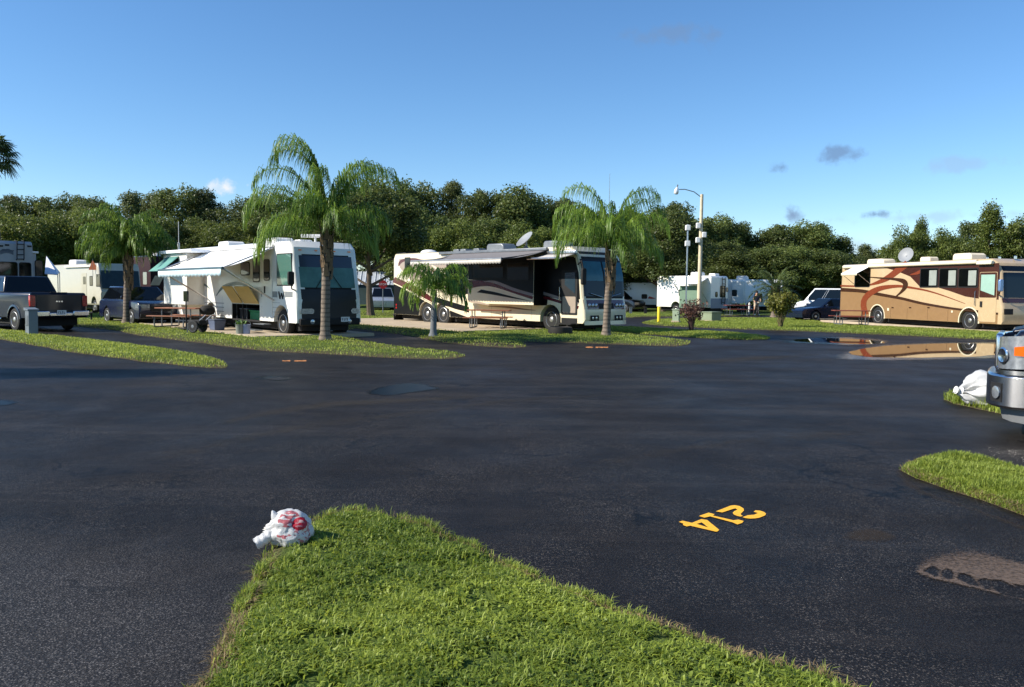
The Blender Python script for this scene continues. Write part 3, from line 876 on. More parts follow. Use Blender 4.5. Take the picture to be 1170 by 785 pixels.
# ------------------------------------------------------------------ vehicles: shared pieces
def add_wheel(parent, x, y, r, wd, out, rimmat=M_ALU, rim_r=0.62, holes=8, name='wheel'):
    """tyre mesh with a rim as its child; out = +1/-1 the side it faces along y"""
    mb = MB()
    h = wd/2
    pr = [(r*rim_r, -h*0.9), (r*0.80, -h), (r*0.95, -h*0.86), (r, -h*0.6), (r, h*0.6), (r*0.95, h*0.86), (r*0.80, h), (r*rim_r, h*0.9)]
    mb.lathe(pr, 28, axis='y')
    t = mb.build(name, M_TYRE, parent); t.location = (x, y, r)
    rb = MB(); q = r*rim_r; o = out
    rb.lathe([(q*1.04, o*h*0.93), (q*1.0, o*h*0.97), (q*0.9, o*h*0.72), (q*0.62, o*h*0.62), (q*0.42, o*h*0.80), (q*0.26, o*h*0.98), (q*0.2, o*h*1.02), (0.0001, o*h*1.02)], 28, axis='y', mi=0, cap=False)
    for k in range(holes):
        a = 2*math.pi*k/holes
        c, s = math.cos(a)*q*0.74, math.sin(a)*q*0.74
        rb.lathe([(q*0.17, o*h*0.60), (q*0.17, o*h*0.745), (0.0001, o*h*0.75)], 10, org=(c, 0, s), axis='y', mi=1)
    rb.build('rim', [rimmat, M_DARK], t)
    return t


def profile_body(parent, name, side, W, mats, arches=(), arch_zc=0.5, bevel=0.14, bevel_ok=None, seg=4, mb_extra=None):
    """side outline (x,z) extruded across the width, chosen long edges rounded"""
    mb = MB(); mb.prism(side, -W/2, W/2)
    me = bpy.data.meshes.new(name); me.from_pydata(mb.v, [], mb.f)
    bm = bmesh.new(); bm.from_mesh(me); bmesh.ops.recalc_face_normals(bm, faces=bm.faces)
    ed = []
    for e in bm.edges:
        a, b = e.verts[0].co, e.verts[1].co
        if abs(a.y-b.y) < 1e-5 and bevel_ok and bevel_ok(a) and bevel_ok(b): ed.append(e)
    if ed and bevel: bmesh.ops.bevel(bm, geom=ed, offset=bevel, segments=seg, affect='EDGES', profile=0.5)
    bm.to_mesh(me); bm.free()
    # decals and other surface pattern join the same mesh
    if mb_extra and mb_extra.f:
        b2 = bmesh.new(); b2.from_mesh(me)
        vs = [b2.verts.new(v) for v in mb_extra.v]
        for f, mi in zip(mb_extra.f, mb_extra.mi):
            try:
                fc = b2.faces.new([vs[i] for i in f]); fc.material_index = mi
            except ValueError:
                pass
        b2.to_mesh(me); b2.free()
    for m_ in mats: me.materials.append(m_)
    me.polygons.foreach_set('use_smooth', [True]*len(me.polygons)); me.set_sharp_from_angle(angle=R(32))
    return link(name, me, parent)


def arch_outline(x0, x1, zb, arches, zc, step=10):
    """bottom edge from x0 (rear) to x1 (nose) with half round wheel cut-outs"""
    out = [(x0, zb)]
    for (xc, r) in sorted(arches):
        a0 = math.asin(max(-1, min(1, (zb-zc)/r)))
        for k in range(step+1):
            a = math.pi-a0-(math.pi-2*a0)*k/step
            out.append((xc+r*math.cos(a), zc+r*math.sin(a)))
    out.append((x1, zb))
    return out


def pane(parent, name, pts, y, ma, out=-1, frame=None, proud=0.012, fr=0.035, framemat=M_BLACK):
    """a window in a side wall at plane y: frame mesh and its glass as a child"""
    cx = sum(p[0] for p in pts)/len(pts); cz = sum(p[1] for p in pts)/len(pts)
    sx = max(abs(p[0]-cx) for p in pts); sz = max(abs(p[1]-cz) for p in pts)
    big_ = [(cx+(p[0]-cx)*(1+fr/sx), cz+(p[1]-cz)*(1+fr/sz)) for p in pts]
    f = MB().prism(big_, y-out*0.01, y+out*proud)
    fo = f.build(name, framemat, parent)
    g = MB().prism(pts, y+out*0.0, y+out*(proud+0.004))
    g.build('glass', ma, fo)
    return fo


def roof_unit(parent, name, x, y, z, sx, sy, sz, ma=M_WPLASTIC):
    mb = MB()
    a = [(-sx/2, 0), (sx/2, 0), (sx/2*0.92, sz*0.75), (sx/2*0.7, sz), (-sx/2*0.85, sz), (-sx/2*0.97, sz*0.7)]
    mb.prism([(x+p, z+q) for p, q in a], y-sy/2, y+sy/2)
    return mb.build(name, ma, parent, bevel=min(sx, sy, sz)*0.16)


def dish(parent, x, y, z, r, ax=(0.3, -0.6, 0.75)):
    mb = MB(); mb.lathe([(0.16, 0), (0.16, 0.06), (0.09, 0.16), (0.05, 0.2), (0.05, 0.42)], 14, org=(x, y, z))
    m1 = mb.build('dish_mount', M_GREYMET, parent)
    d = MB(); n = 24
    d.lathe([(0.0001, 0), (r*0.4, r*0.04), (r*0.75, r*0.15), (r, r*0.28), (r*1.01, r*0.30), (r*0.75, r*0.19), (r*0.4, r*0.08), (0.0001, r*0.05)], n)
    o = d.build('dish', mat('dish_grey', (132, 136, 140), 0.5, var=0.06), m1)
    q = Vector(ax).to_track_quat('Z', 'Y'); o.rotation_mode = 'QUATERNION'; o.rotation_quaternion = q
    o.location = (x, y, z+0.42)
    return m1


def text_plate(parent, name, w, h, org, axis, ma_plate, ma_mark, marks=4):
    """a small number plate with dark characters too small to read"""
    mb = MB()
    mb.box(-0.006, 0.006, -w/2, w/2, -h/2, h/2, 0)
    for k in range(marks):
        y0 = -w*0.38+k*w*0.78/marks
        mb.box(0.006, 0.009, y0, y0+w*0.06, -h*0.25, h*0.28, 1)
        mb.box(0.006, 0.0085, y0+w*0.06, y0+w*0.12, (-h*0.25 if k % 2 else h*0.18), (-h*0.15 if k % 2 else h*0.28), 1)
    o = mb.build(name, [ma_plate, ma_mark], parent, smooth=0)
    o.location = org
    o.rotation_euler = axis
    return o


def decal(mb, fr, pts, yv, layer, mi, smooth=False):
    P = [fr.side(px, py, yv) for px, py in pts]
    y = yv-0.003*layer
    mb.sheet([(x, y, z) for x, z in P], mi)


def band(mb, fr, pts, ws, yv, layer, mi, n=6):
    """tapering painted swoosh: quads strip along a traced centre line (no concave n-gon)"""
    a, b = stroke(pts, ws, n)
    y = yv-0.003*layer
    A = [fr.side(p[0], p[1], yv) for p in a]; B = [fr.side(p[0], p[1], yv) for p in b]
    vs = [(x, y, z) for x, z in A]+[(x, y, z) for x, z in B]; k = len(A)
    mb.add(vs, [(i, i+1, k+i+1, k+i) for i in range(k-1)], mi)


def lower_fill(mb, fr, px_top, yv, layer, mi, zbot, arches, zc=0.52):
    T = [fr.side(p.x, p.y, yv) for p in spl([(a, b, 0) for a, b in px_top], 8)]
    xs = np.linspace(T[0][0]+0.02, T[-1][0]-0.02, 160)
    tz = np.interp(xs, [t[0] for t in T], [t[1] for t in T])
    vs = []; fs = []; bs = []
    for x, z in zip(xs, tz):
        b = zbot
        for xc, r in arches:
            if abs(x-xc) < r: b = max(b, zc+math.sqrt(r*r-(x-xc)**2))
        bs.append(b); vs += [(x, yv-.003*layer, z), (x, yv-.003*layer, min(b, z))]
    for i in range(len(xs)-1):
        if tz[i]-bs[i] > 0.01: fs.append((2*i, 2*i+2, 2*i+3, 2*i+1))
    mb.add(vs, fs, mi)


def awning_sheet(name, parent, a0, a1, b1, b0, ma, sag=0.05, n=14, mcount=8, thick=0.006):
    """fabric between wall edge a0-a1 and roller edge b0-b1 (local points), slight sag"""
    V = []; F = []
    a0, a1, b0, b1 = map(Vector, (a0, a1, b0, b1))
    for j in range(mcount+1):
        t = j/mcount
        for i in range(n+1):
            u = i/n
            p = (a0.lerp(a1, u)).lerp(b0.lerp(b1, u), t)
            p.z -= sag*4*t*(1-t)*(0.8+0.2*math.sin(u*9))
            V.append(p)
    for j in range(mcount):
        for i in range(n):
            k = j*(n+1)+i
            F.append((k, k+1, k+n+2, k+n+1))
    mb = MB(); mb.add(V, F)
    o = mb.build(name, ma, parent, smooth=60, fix=False)
    s = o.modifiers.new('thickness', 'SOLIDIFY'); s.thickness = thick
    return o


M_FABW = mat('white_fabric', (238, 240, 242), 0.8, var=0.05, scale=1.5)
M_VALANCE = mat('pale_blue_fabric', (200, 222, 230), 0.8, var=0.05)
M_FABG = mat('grey_fabric', (118, 114, 113), 0.85, var=0.08)
M_TEALFAB = mat('teal_fabric', (92, 146, 138), 0.8, var=0.08)


def valance(parent, name, a, b, h, ma, n=24, scal=0.06):
    mb = MB(); a, b = Vector(a), Vector(b); vs = []
    for i in range(n*3+1):
        t = i/(n*3); p = a.lerp(b, t)
        drop = h*(0.8)+scal*abs(math.sin(t*n*math.pi))
        vs += [p, p-Vector((0, 0, drop))]
    fs = [(2*i, 2*i+2, 2*i+3, 2*i+1) for i in range(n*3)]
    mb.add(vs, fs)
    o = mb.build(name, ma, parent, fix=False)
    s = o.modifiers.new('thickness', 'SOLIDIFY'); s.thickness = 0.004
    return o


# ------------------------------------------------------------------ motorhome with the big white awning
def rv_white():
    fr = Frame(-6.365, 29.079, -0.852)
    L_, W, H = 12.9, 2.5, 3.32
    Y = -W/2
    root = thing('motorhome', 'white motorhome with open white awning, teal swoosh and black nose cover behind the tall palm', 'motorhome', (fr.x, fr.y, 0.0), fr.a)
    wf, wr = -1.15, -7.5
    M_BEI = mat('shaded_wall', (226, 220, 200), 0.34, var=0.05, scale=1.1, coat=0.4)
    M_TEAL = mat('teal_paint', (52, 88, 92), 0.35, var=0.08, coat=0.4)
    M_GREYP = mat('grey_paint', (128, 132, 134), 0.35, var=0.06, coat=0.4)
    dec = MB()
    # surface pattern in traced places of the side wall
    decal(dec, fr, [(298.5, 332.8), (317, 333), (317, 339.8), (298.5, 339)], Y, 1, 2)
    decal(dec, fr, [(325.5, 333), (334.5, 333.2), (334.5, 339.8), (325.5, 339.8)], Y, 1, 2)
    band(dec, fr, [(247, 338), (255, 328), (266, 324.5), (276, 324.5), (290, 331)], [0.3, 1.6, 2.2, 1.6, 0.3], Y, 1, 1)
    band(dec, fr, [(205, 336), (214, 325.5), (224, 323), (234, 325.5), (240, 330)], [0.2, 1.2, 1.6, 1.1, 0.2], Y, 1, 1)
    for k, yy in enumerate((345.5, 350, 354.5, 359)):
        a = fr.side(234, yy-0.5, Y); b = fr.side(256, yy+0.2, Y)
        dec.sheet([(a[0], Y-.003, a[1]), (b[0], Y-.003, a[1]), (b[0], Y-.003, a[1]-.03), (a[0], Y-.003, a[1]-.03)], 2)
        x0, z0 = fr.side(299, 345+k*5.2, Y); x1 = fr.side(320, 345, Y)[0]
        dec.sheet([(x0, Y-.003, z0), (x1, Y-.003, z0), (x1, Y-.003, z0-.012), (x0, Y-.003, z0-.012)], 2)
    for xx in (-2.05, -4.0, -4.9, -6.3):
        dec.sheet([(xx, Y-.0035, 0.5), (xx+.012, Y-.0035, 0.5), (xx+.012, Y-.0035, 1.35), (xx, Y-.0035, 1.35)], 2)
    # the letter W on the wall
    wx0, wz1 = fr.side(318.6, 333, Y); wx1, wz0 = fr.side(324.8, 341.8, Y)
    zt, zb = max(wz0, wz1), min(wz0, wz1); ww = wx1-wx0
    mids = [(0, zt), (0.25, zb), (0.5, zt-0.05), (0.75, zb), (1.0, zt)]
    for (u0, a), (u1, b) in zip(mids[:-1], mids[1:]):
        t = 0.11 if u1 in (0.25, 0.75) else 0.06
        dec.sheet([(wx0+ww*u0-t/2, Y-.006, a), (wx0+ww*u0+t/2, Y-.006, a), (wx0+ww*u1+t/2, Y-.006, b), (wx0+ww*u1-t/2, Y-.006, b)], 3)
    p0 = fr.side(264.8, 346.5, Y); p1 = fr.side(296.8, 366, Y)
    bz1 = p0[1]; bz0 = 0.5
    bx0, bx1 = p0[0], p1[0]
    side = arch_outline(-L_, 0.0, 0.5, [(wr, 0.56), (wf, 0.58)], 0.52)
    k_ = max(i for i, q in enumerate(side) if q[0] < bx0)
    side[k_+1:k_+1] = [(bx0, 0.5), (bx0, bz1), (bx1, bz1), (bx1, 0.5)]
    side += [(0.02, 0.62), (0.02, 1.3), (-0.06, 1.72), (-0.26, 2.72), (-0.34, 3.1), (-0.6, H), (-L_+0.1, H), (-L_, H-0.1)]
    body = profile_body(root, 'body', side, W, [M_WHITE, M_TEAL, M_GREYP, M_BLACK, M_BEI], bevel=0.12, bevel_ok=lambda v: v.z > 0.55 and not (wr-0.6 < v.x < wf+0.6 and v.z < 1.6), mb_extra=dec)
    MB().box(bx0, bx1, Y+0.02, -Y-0.02, 0.44, 0.5).box(bx0, bx1, 0.1, 0.16, 0.5, bz1).box(bx0+.002, bx0+.03, Y+.02, 0.1, 0.5, bz1).box(bx1-.03, bx1-.002, Y+.02, 0.1, 0.5, bz1).box(bx0, bx1, Y+.02, 0.1, bz1-.03, bz1-.002).build('bay_liner', M_DARK, root, smooth=0)
    MB().box(bx0, bx1, -Y-0.06, -Y-0.002, 0.5, bz1).build('lower_panel', M_WHITE, root, smooth=0)
    MB().box(-L_+0.3, -0.3, -0.9, 0.9, 0.22, 0.5).box(wr-0.6, wr+0.6, Y+0.5, -Y-0.5, 0.3, 1.2).box(wf-0.6, wf+0.6, Y+0.5, -Y-0.5, 0.3, 1.2).build('chassis', M_DARK, root)
    for x in (wf, wr):
        for s in (-1, 1):
            add_wheel(root, x, s*(W/2-0.2), 0.47, 0.28, s, M_RIM, 0.62)
    # windows, door
    def W_(px0, px1, py0, py1, nm='window', r=0.09, gl=M_GLASS):
        a = fr.side(px0, py0, Y); b = fr.side(px1, py1, Y)
        pane(root, nm, rrect(min(a[0], b[0]), max(a[0], b[0]), min(a[1], b[1]), max(a[1], b[1]), r), Y, gl)
        return a, b
    W_(275.6, 285.4, 300.6, 313.6); W_(289.5, 296.6, 295.6, 321.4)
    d0 = fr.side(299.6, 291.5, Y); d1 = fr.side(311.5, 366, Y)
    do = MB().prism(rrect(d0[0], d1[0], 0.62, d0[1], 0.06), Y-0.001, Y-0.02).build('door', M_WHITE, root)
    a = fr.side(302.5, 297.5, Y); b = fr.side(308.6, 319.5, Y)
    pane(do, 'door_window', rrect(a[0], b[0], b[1], a[1], 0.08), Y-0.02, M_GLASS)
    a = fr.side(302.3, 327, Y); MB().box(a[0], a[0]+0.1, Y-0.03, Y-0.018, a[1]-.25, a[1]).build('handle', M_BLACK, do)
    # cab side glass follows the raked nose
    a = fr.side(316.8, 291, Y); b = fr.side(334.5, 325.5, Y)
    pane(root, 'cab_window', [(a[0], a[1]), (a[0], b[1]), (b[0], b[1]), (b[0]-0.12, a[1])], Y, M_GLASS_G)
    # windshield, two panes with a centre post, dark band above
    def fz(z): # nose x at a height
        pts = [(0.62, 0.02), (1.3, 0.02), (1.72, -0.06), (2.72, -0.26), (3.1, -0.34)]
        for (z0, x0), (z1, x1) in zip(pts[:-1], pts[1:]):
            if z <= z1: return x0+(x1-x0)*(z-z0)/(z1-z0)
        return -0.34
    def front_sheet(mb, y0, y1, z0, z1, off, mi=0):
        ny, nz = 8, 6; vs = []; fs = []
        for j in range(nz+1):
            for i in range(ny+1):
                z = z0+(z1-z0)*j/nz; y = y0+(y1-y0)*i/ny
                vs.append((fz(z)+off-0.05*(abs(y)/1.2)**6, y, z))
        for j in range(nz):
            for i in range(ny):
                k = j*(ny+1)+i; fs.append((k, k+1, k+ny+2, k+ny+1))
        mb.add(vs, fs, mi)
    ws = MB(); front_sheet(ws, -1.14, 1.14, 1.66, 2.86, 0.012)
    wso = ws.build('windshield_frame', M_BLACK, root, fix=False)
    gl = MB(); front_sheet(gl, -1.08, -0.03, 1.72, 2.42, 0.024); front_sheet(gl, 0.03, 1.08, 1.72, 2.42, 0.024)
    gl.build('glass', mat('curtained_glass', (84, 122, 114), 0.1, var=0.25, scale=2.2, coat=0.1, spec=0.25), wso, fix=False)
    gl = MB(); front_sheet(gl, -1.08, 1.08, 2.42, 2.82, 0.022)
    gl.build('visor', mat('navy_visor', (16, 22, 40), 0.3, var=0.1, coat=0.5), wso, fix=False)
    wp = MB(); wp.tube([(fz(1.7)+.05, 0.5, 1.7), (fz(2.2)+.06, 0.1, 2.25)], 0.012); wp.tube([(fz(1.7)+.05, -0.5, 1.7), (fz(2.1)+.06, -0.2, 2.1)], 0.012)
    wp.build('wiper', M_BLACK, wso)
    br = MB(); front_sheet(br, -1.17, 1.17, 0.66, 1.66, 0.03)
    bro = br.build('nose_cover', mat('black_vinyl', (17, 18, 24), 0.5, var=0.25, scale=4, bump=0.2, bscale=6), root, fix=False)
    mb = MB().box(-0.02, 0.12, -1.16, 1.16, 0.42, 0.66); mb.build('bumper', M_BLACK, root, bevel=0.04)
    for s in (-1, 1):
        hl = MB().prism(rrect(s*1.1-0.28 if s > 0 else -1.14, s*1.1+0.04 if s > 0 else -0.62, 0.82, 1.0, 0.08), 0.05, 0.075, plane='yz')
        hl.build('headlight', M_LENS, root)
        MB().lathe([(0.07, 0.1), (0.08, 0.14), (0.0001, 0.15)], 14, org=(0, s*0.72, 0.55), axis='x').build('fog_light', M_LENS, root)
        if s > 0: continue
        mm = MB().tube([(-0.15, s*1.22, 1.62), (0.02, s*1.42, 1.66), (0.05, s*1.46, 1.85)], 0.025)
        arm = mm.build('mirror', M_BLACK, root)
        MB().prism(rrect(s*1.47-0.11, s*1.47+0.11, 1.8, 2.25, 0.06), 0.0, 0.1, plane='yz').build('mirror_head', M_BLACK, arm, bevel=0.02)
    for s in (-1, 1):
        for k in range(2):
            MB().box(fz(3.0)-0.0, fz(3.0)+0.03, s*(0.35+k*0.6)-0.05, s*(0.35+k*0.6)+0.05, 2.98, 3.02).build('marker_light', M_ORANGE, root)
    text_plate(root, 'licence_plate', 0.34, 0.17, (0.135, 0.55, 0.62), (0, 0, 0), M_WPLASTIC, M_BLACK)
    # rear slide-out, window with a teal awning
    x0 = fr.side(187, 330, Y-0.7)[0]; x1 = fr.side(213.5, 330, Y-0.7)[0]
    sl_ = MB().box(x0, x1, Y-0.7, Y+0.2, 0.95, 3.06).build('slide_out', M_WHITE, root, bevel=0.03)
    MB().box(x0-0.1, x1+0.9, Y-0.85, Y+0.05, 3.07, 3.2).build('slide_topper', M_FABW, root, bevel=0.02)
    a = fr.side(192, 297, Y-0.7); b = fr.side(204, 309, Y-0.7)
    pane(sl_, 'window', rrect(a[0], b[0], b[1], a[1], 0.06), Y-0.7, M_GLASS)
    q0 = Vector((a[0]-0.15, Y-0.71, a[1]+.12)); q1 = Vector((b[0]+0.12, Y-0.71, a[1]+.12))
    awning_sheet('window_awning', root, q0, q1, q1+Vector((0.0, -0.75, -0.62)), q0+Vector((0.0, -0.75, -0.62)), M_TEALFAB, 0.01, 6, 3)
    # main wall right of the slide-out: its shade painted as a beige panel
    a = fr.side(215, 318.5, Y); b = fr.side(231, 345, Y)
    MB().prism(rrect(a[0], b[0], b[1], a[1]+0.1, 0.05), Y-0.001, Y-0.02).build('panel', M_BEI, root)
    # awning
    af = fr.side(313.5, 283.0, Y)
    xf = af[0]
    tip = fr.hit(253.8, 306.2, 'x', xf)
    xr = fr.hit(182, 317.5, 'y', tip.y)
    print('awning front', af, tip, 'rear', xr)
    zt = tip.z
    A0 = Vector((xr.x, Y-0.03, 3.12)); A1 = Vector((xf, Y-0.03, 3.12)); B1 = Vector((xf, tip.y, zt)); B0 = Vector((xr.x, tip.y, zt-0.02))
    aw = awning_sheet('awning', root, A0, A1, B1, B0, M_FABW, 0.10, 24, 10)
    MB().tube([B0-Vector((0.05, 0, 0)), B1+Vector((0.05, 0, 0))], 0.05, 12).build('roller', mat('teal_trim', (60, 86, 92), 0.5), aw)
    valance(aw, 'valance', B0-Vector((0, 0.04, 0.03)), B1-Vector((0, 0.04, 0.03)), 0.24, M_VALANCE, 18)
    MB().box(xr.x, xf, Y-0.09, Y-0.005, 3.13, 3.22).build('awning_rail', M_WPLASTIC, aw, bevel=0.01)
    for (p, x) in ((B1, xf), (B0, xr.x)):
        am_ = MB(); e = Vector((x, Y-0.03, 1.25)); am_.tube([p, e], 0.028, 8)
        am_.tube([p, Vector((x, Y-0.06, 3.1))], 0.024, 8)
        am_.build('arm', M_ALU, aw)
    # storage bay doors swung up
    for (u0, u1) in ((0.02, 0.40), (0.46, 0.98)):
        xa, xb = bx0+(bx1-bx0)*u0, bx0+(bx1-bx0)*u1
        hh = bz1-bz0
        t = Vector((0, -math.sin(R(33)), math.cos(R(33))))*0.74
        q = [Vector((xa, Y-0.01, bz1+0.02)), Vector((xb, Y-0.01, bz1+0.02)), Vector((xb, Y-0.01, bz1+0.02))+t, Vector((xa, Y-0.01, bz1+0.02))+t]
        n_ = Vector((0, math.cos(R(33)), math.sin(R(33))))*0.03
        mb = MB(); mb.add(q+[p+n_ for p in q], [(0, 1, 2, 3), (4, 5, 6, 7), (0, 1, 5, 4), (1, 2, 6, 5), (2, 3, 7, 6), (3, 0, 4, 7)])
        mb.build('bay_door', mat('tan_liner', (206, 172, 104), 0.7, var=0.08), root)
    MB().tube([(bx0+(bx1-bx0)*0.43, Y-0.02, bz0), (bx0+(bx1-bx0)*0.43, Y-0.02, bz1)], 0.03, 6).build('bay_post', M_BLACK, root)
    # steps
    st = MB()
    for k, (oy, z) in enumerate(((0.1, 0.42), (0.42, 0.22))):
        st.box(d0[0]+0.02, d1[0]+0.1, Y-oy-0.28, Y-oy, z-0.03, z)
    st.build('step', M_GREYMET, root)
    # roof
    roof_unit(root, 'air_conditioner', fr.side(262, 280, 0)[0], 0.1, H, 1.1, 0.75, 0.3)
    roof_unit(root, 'air_conditioner', -4.1, 0.1, H, 1.1, 0.75, 0.28)
    roof_unit(root, 'roof_vent', -2.5, 0.3, H, 0.5, 0.5, 0.16)
    a = fr.hit(352, 275, 'z', H+0.2)
    mb = MB().tube([(-1.2, 0.1, H), (-1.2, 0.1, H+0.22)], 0.04).tube([(-1.5, -0.3, H+0.24), (-0.9, 0.5, H+0.24)], 0.06)
    mb.build('antenna', M_WPLASTIC, root)
    an = fr.hit(204, 268, 'y', 0.6)
    MB().tube([(an.x, 0.6, H), (an.x, 0.6, H+0.55)], 0.06).tube([(an.x, 0.6, H+0.5), (an.x+0.02, 0.6, H+1.6)], 0.015).build('whip_antenna', M_WPLASTIC, root)
    lad = MB()
    return fr, root, (bx0, bx1, 0.5, bz1, Y)


fr1, rv1, bay = rv_white()


# ------------------------------------------------------------------ black, cream and maroon coach
def rv_black():
    fr = Frame(3.741, 33.853, -0.845)
    L_, W, H = 13.4, 2.54, 3.5
    Y = -W/2
    root = thing('motorhome', 'long cream, black and maroon motorhome with grey awning and raised dish on its roof', 'motorhome', (fr.x, fr.y, 0), fr.a)
    wf, wr1, wr2 = -1.85, -10.55, -9.25
    M_TAN = mat('taupe_paint', (164, 148, 132), 0.3, var=0.05, coat=0.5)
    M_MAR = mat('maroon_paint', (84, 20, 26), 0.25, var=0.08, coat=0.7)
    M_BLK = mat('black_paint_and_shade', (11, 10, 10), 0.4, var=0.15, coat=0.0, spec=0.22)
    M_GOLD = mat('bronze_paint', (112, 84, 48), 0.3, var=0.08, coat=0.6)
    M_GRY = mat('warm_grey_paint', (128, 118, 116), 0.3, var=0.06, coat=0.5)
    mats = [M_CREAM, M_TAN, M_MAR, M_BLK, M_GOLD, M_GRY]
    d = MB()
    # rear quarter: taupe field, cream sweep, maroon band, dark lower corner
    decal(d, fr, [(456, 296), (470, 295), (512, 300), (512, 330), (474, 324), (464, 315), (457, 306)], Y, 1, 1)
    lower_fill(d, fr, [(449.9, 323), (462, 329), (480, 339), (495, 347), (520, 357), (540, 364.5)], Y, 1, 3, 0.425, ((wr1, 0.61), (wr2, 0.61)))
    band(d, fr, [(449.9, 319.5), (461, 324.5), (475, 331.5), (497, 344.5)], [3.4, 3.4, 3.4, 2.4], Y, 2, 2)
    band(d, fr, [(449.9, 323.6), (462, 329.5), (478, 339), (498, 350)], [0.6, 0.6, 0.6, 0.5], Y, 3, 0)
    band(d, fr, [(455.5, 304), (457.5, 299.5), (463, 297), (474, 296), (482, 297.5)], [0.5, 1.6, 1.4, 1.1, 0.3], Y, 2, 2)
    band(d, fr, [(478, 318), (495, 329), (512, 338), (534, 347), (548, 352)], [0.4, 1.8, 1.6, 1.6, 0.3], Y, 2, 0)
    band(d, fr, [(488, 305), (498, 312), (512, 322), (524, 330)], [0.3, 1.2, 1.2, 0.4], Y, 2, 4)
    band(d, fr, [(492, 302), (501, 308), (512, 315)], [0.3, 1.2, 0.8], Y, 3, 0)
    decal(d, fr, [(494, 338), (536, 351), (536, 358), (520, 353), (500, 346)], Y, 2, 3)
    band(d, fr, [(509, 350), (520, 354.5), (534, 358), (546, 361.5)], [0.5, 1.4, 1.3, 0.3], Y, 3, 0)
    # middle and nose: sweeping bands over the cream lower wall
    decal(d, fr, [(510, 298.5), (535, 298), (535, 336), (510, 337)], Y, 1, 3)
    decal(d, fr, [(600, 296), (641, 293.5), (656, 293), (662, 346), (655, 345), (642, 342), (626, 339.5), (625, 349), (609, 349), (600, 349)], Y, 1, 3)  # black here also paints in the awning shade and the shaded column
    d.sheet([(-1.1, Y-.0045, 1.44), (-0.17, Y-.0045, 1.38), (-0.27, Y-.0045, 2.4), (-0.47, Y-.0045, 3.03), (-1.1, Y-.0045, 3.05)], 3)
    band(d, fr, [(612, 333), (626, 336.5), (642, 341.5), (661, 347)], [2.0, 1.6, 1.5, 1.2], Y, 2, 5)
    band(d, fr, [(612, 338.5), (626, 341), (642, 345.5), (661, 351.5)], [1.4, 1.6, 1.7, 1.9], Y, 2, 2)
    band(d, fr, [(558, 350), (580, 351), (600, 353.5), (612, 354.5)], [0.3, 0.9, 0.7, 0.2], Y, 2, 4)
    for xx in (-3.0, -4.3, -5.6, -6.9):
        d.sheet([(xx, Y-.0035, 0.5), (xx+.012, Y-.0035, 0.5), (xx+.012, Y-.0035, 1.05), (xx, Y-.0035, 1.05)], 5)
    side = arch_outline(-L_, 0.0, 0.42, [(wr1, 0.60), (wr2, 0.60), (wf, 0.62)], 0.52)
    side += [(0.1, 0.6), (0.08, 1.05), (0.0, 1.35), (-0.12, 2.4), (-0.34, 3.1), (-0.75, H), (-L_+0.06, H), (-L_, H-0.1)]
    profile_body(root, 'body', side, W, mats, bevel=0.13, bevel_ok=lambda v: v.z > 0.5 and not (wr1-0.7 < v.x < wf+0.7 and v.z < 1.25), mb_extra=d)
    MB().box(-L_+0.3, -0.5, -0.95, 0.95, 0.2, 0.42).box(wr1-0.65, wr2+0.65, Y+0.5, -Y-0.5, 0.3, 1.25).box(wf-0.65, wf+0.65, Y+0.5, -Y-0.5, 0.3, 1.25).build('chassis', M_DARK, root)
    for x in (wf, wr1, wr2):
        for s in (-1, 1):
            add_wheel(root, x, s*(W/2-0.2), 0.52, 0.3, s, M_RIM, 0.6)
    # slide-out with its dark glass band
    ys = Y-0.55
    x0 = fr.side(534.5, 330, ys)[0]; x1 = fr.side(609.8, 330, ys)[0]
    zb = fr.side(609, 348.6, ys)[1]
    sd = MB().box(x0, x1, ys, Y+0.1, zb, 3.12)
    sd.add([(x1+.004, ys, zb), (x1+.004, Y, zb), (x1+.004, Y, 3.12), (x1+.004, ys, 3.12)], [(0, 1, 2, 3)], 3)  # end face lies in shade, painted black
    def dk(pts, layer, mi):
        P = [fr.side(px, py, ys) for px, py in pts]
        P = [(min(max(x, x0+.005), x1-.005), min(max(z, zb+.005), 3.1)) for x, z in P]
        sd.sheet([(x, ys-.003*layer, z) for x, z in P], mi)
    def bk(pts, ws, layer, mi): band(sd, fr, pts, ws, ys, layer, mi)
    dk([(535, 290), (610, 290), (609.5, 337), (590, 331), (565, 322), (546, 320.5), (535, 319)], 1, 3)  # dark glass band, its black carried upward as painted awning shade
    bk([(535.3, 325), (550, 324), (566, 326), (590, 334), (609, 340.5)], [5.0, 3.2, 2.3, 2.0, 1.8], 2, 2)
    bk([(553, 321.5), (566, 322.5), (588, 331), (609, 337)], [0.3, 1.5, 1.7, 1.6], 3, 5)
    bk([(541, 330.5), (546, 328.6), (556, 329.4), (578, 335), (609, 343)], [0.4, 0.7, 0.8, 0.7, 0.6], 4, 0)
    dk([(545, 334), (550, 330.8), (565, 333.5), (590, 340), (609, 344.5), (590, 341.5), (562, 336.5)], 3, 3)
    bk([(535.3, 344), (548, 346), (559, 348.4)], [1.0, 1.2, 0.5], 2, 1)
    so_ = sd.build('slide_out', mats, root, smooth=0, fix=False)
    a = fr.side(541, 304, ys); b = fr.side(575, 318, ys)
    pane(so_, 'window', rrect(a[0], b[0], b[1], a[1]+0.1, 0.07), ys-0.006, M_GLASS)
    a = fr.side(580, 304, ys); b = fr.side(604, 320, ys)
    pane(so_, 'window', rrect(a[0], b[0], b[1], a[1]+0.1, 0.07), ys-0.006, M_GLASS)
    # rear bedroom window, tall dark vent
    a = fr.side(512, 302, Y); b = fr.side(532, 336, Y)
    pane(root, 'window', rrect(a[0], b[0], b[1], a[1], 0.07), Y, M_GLASS)
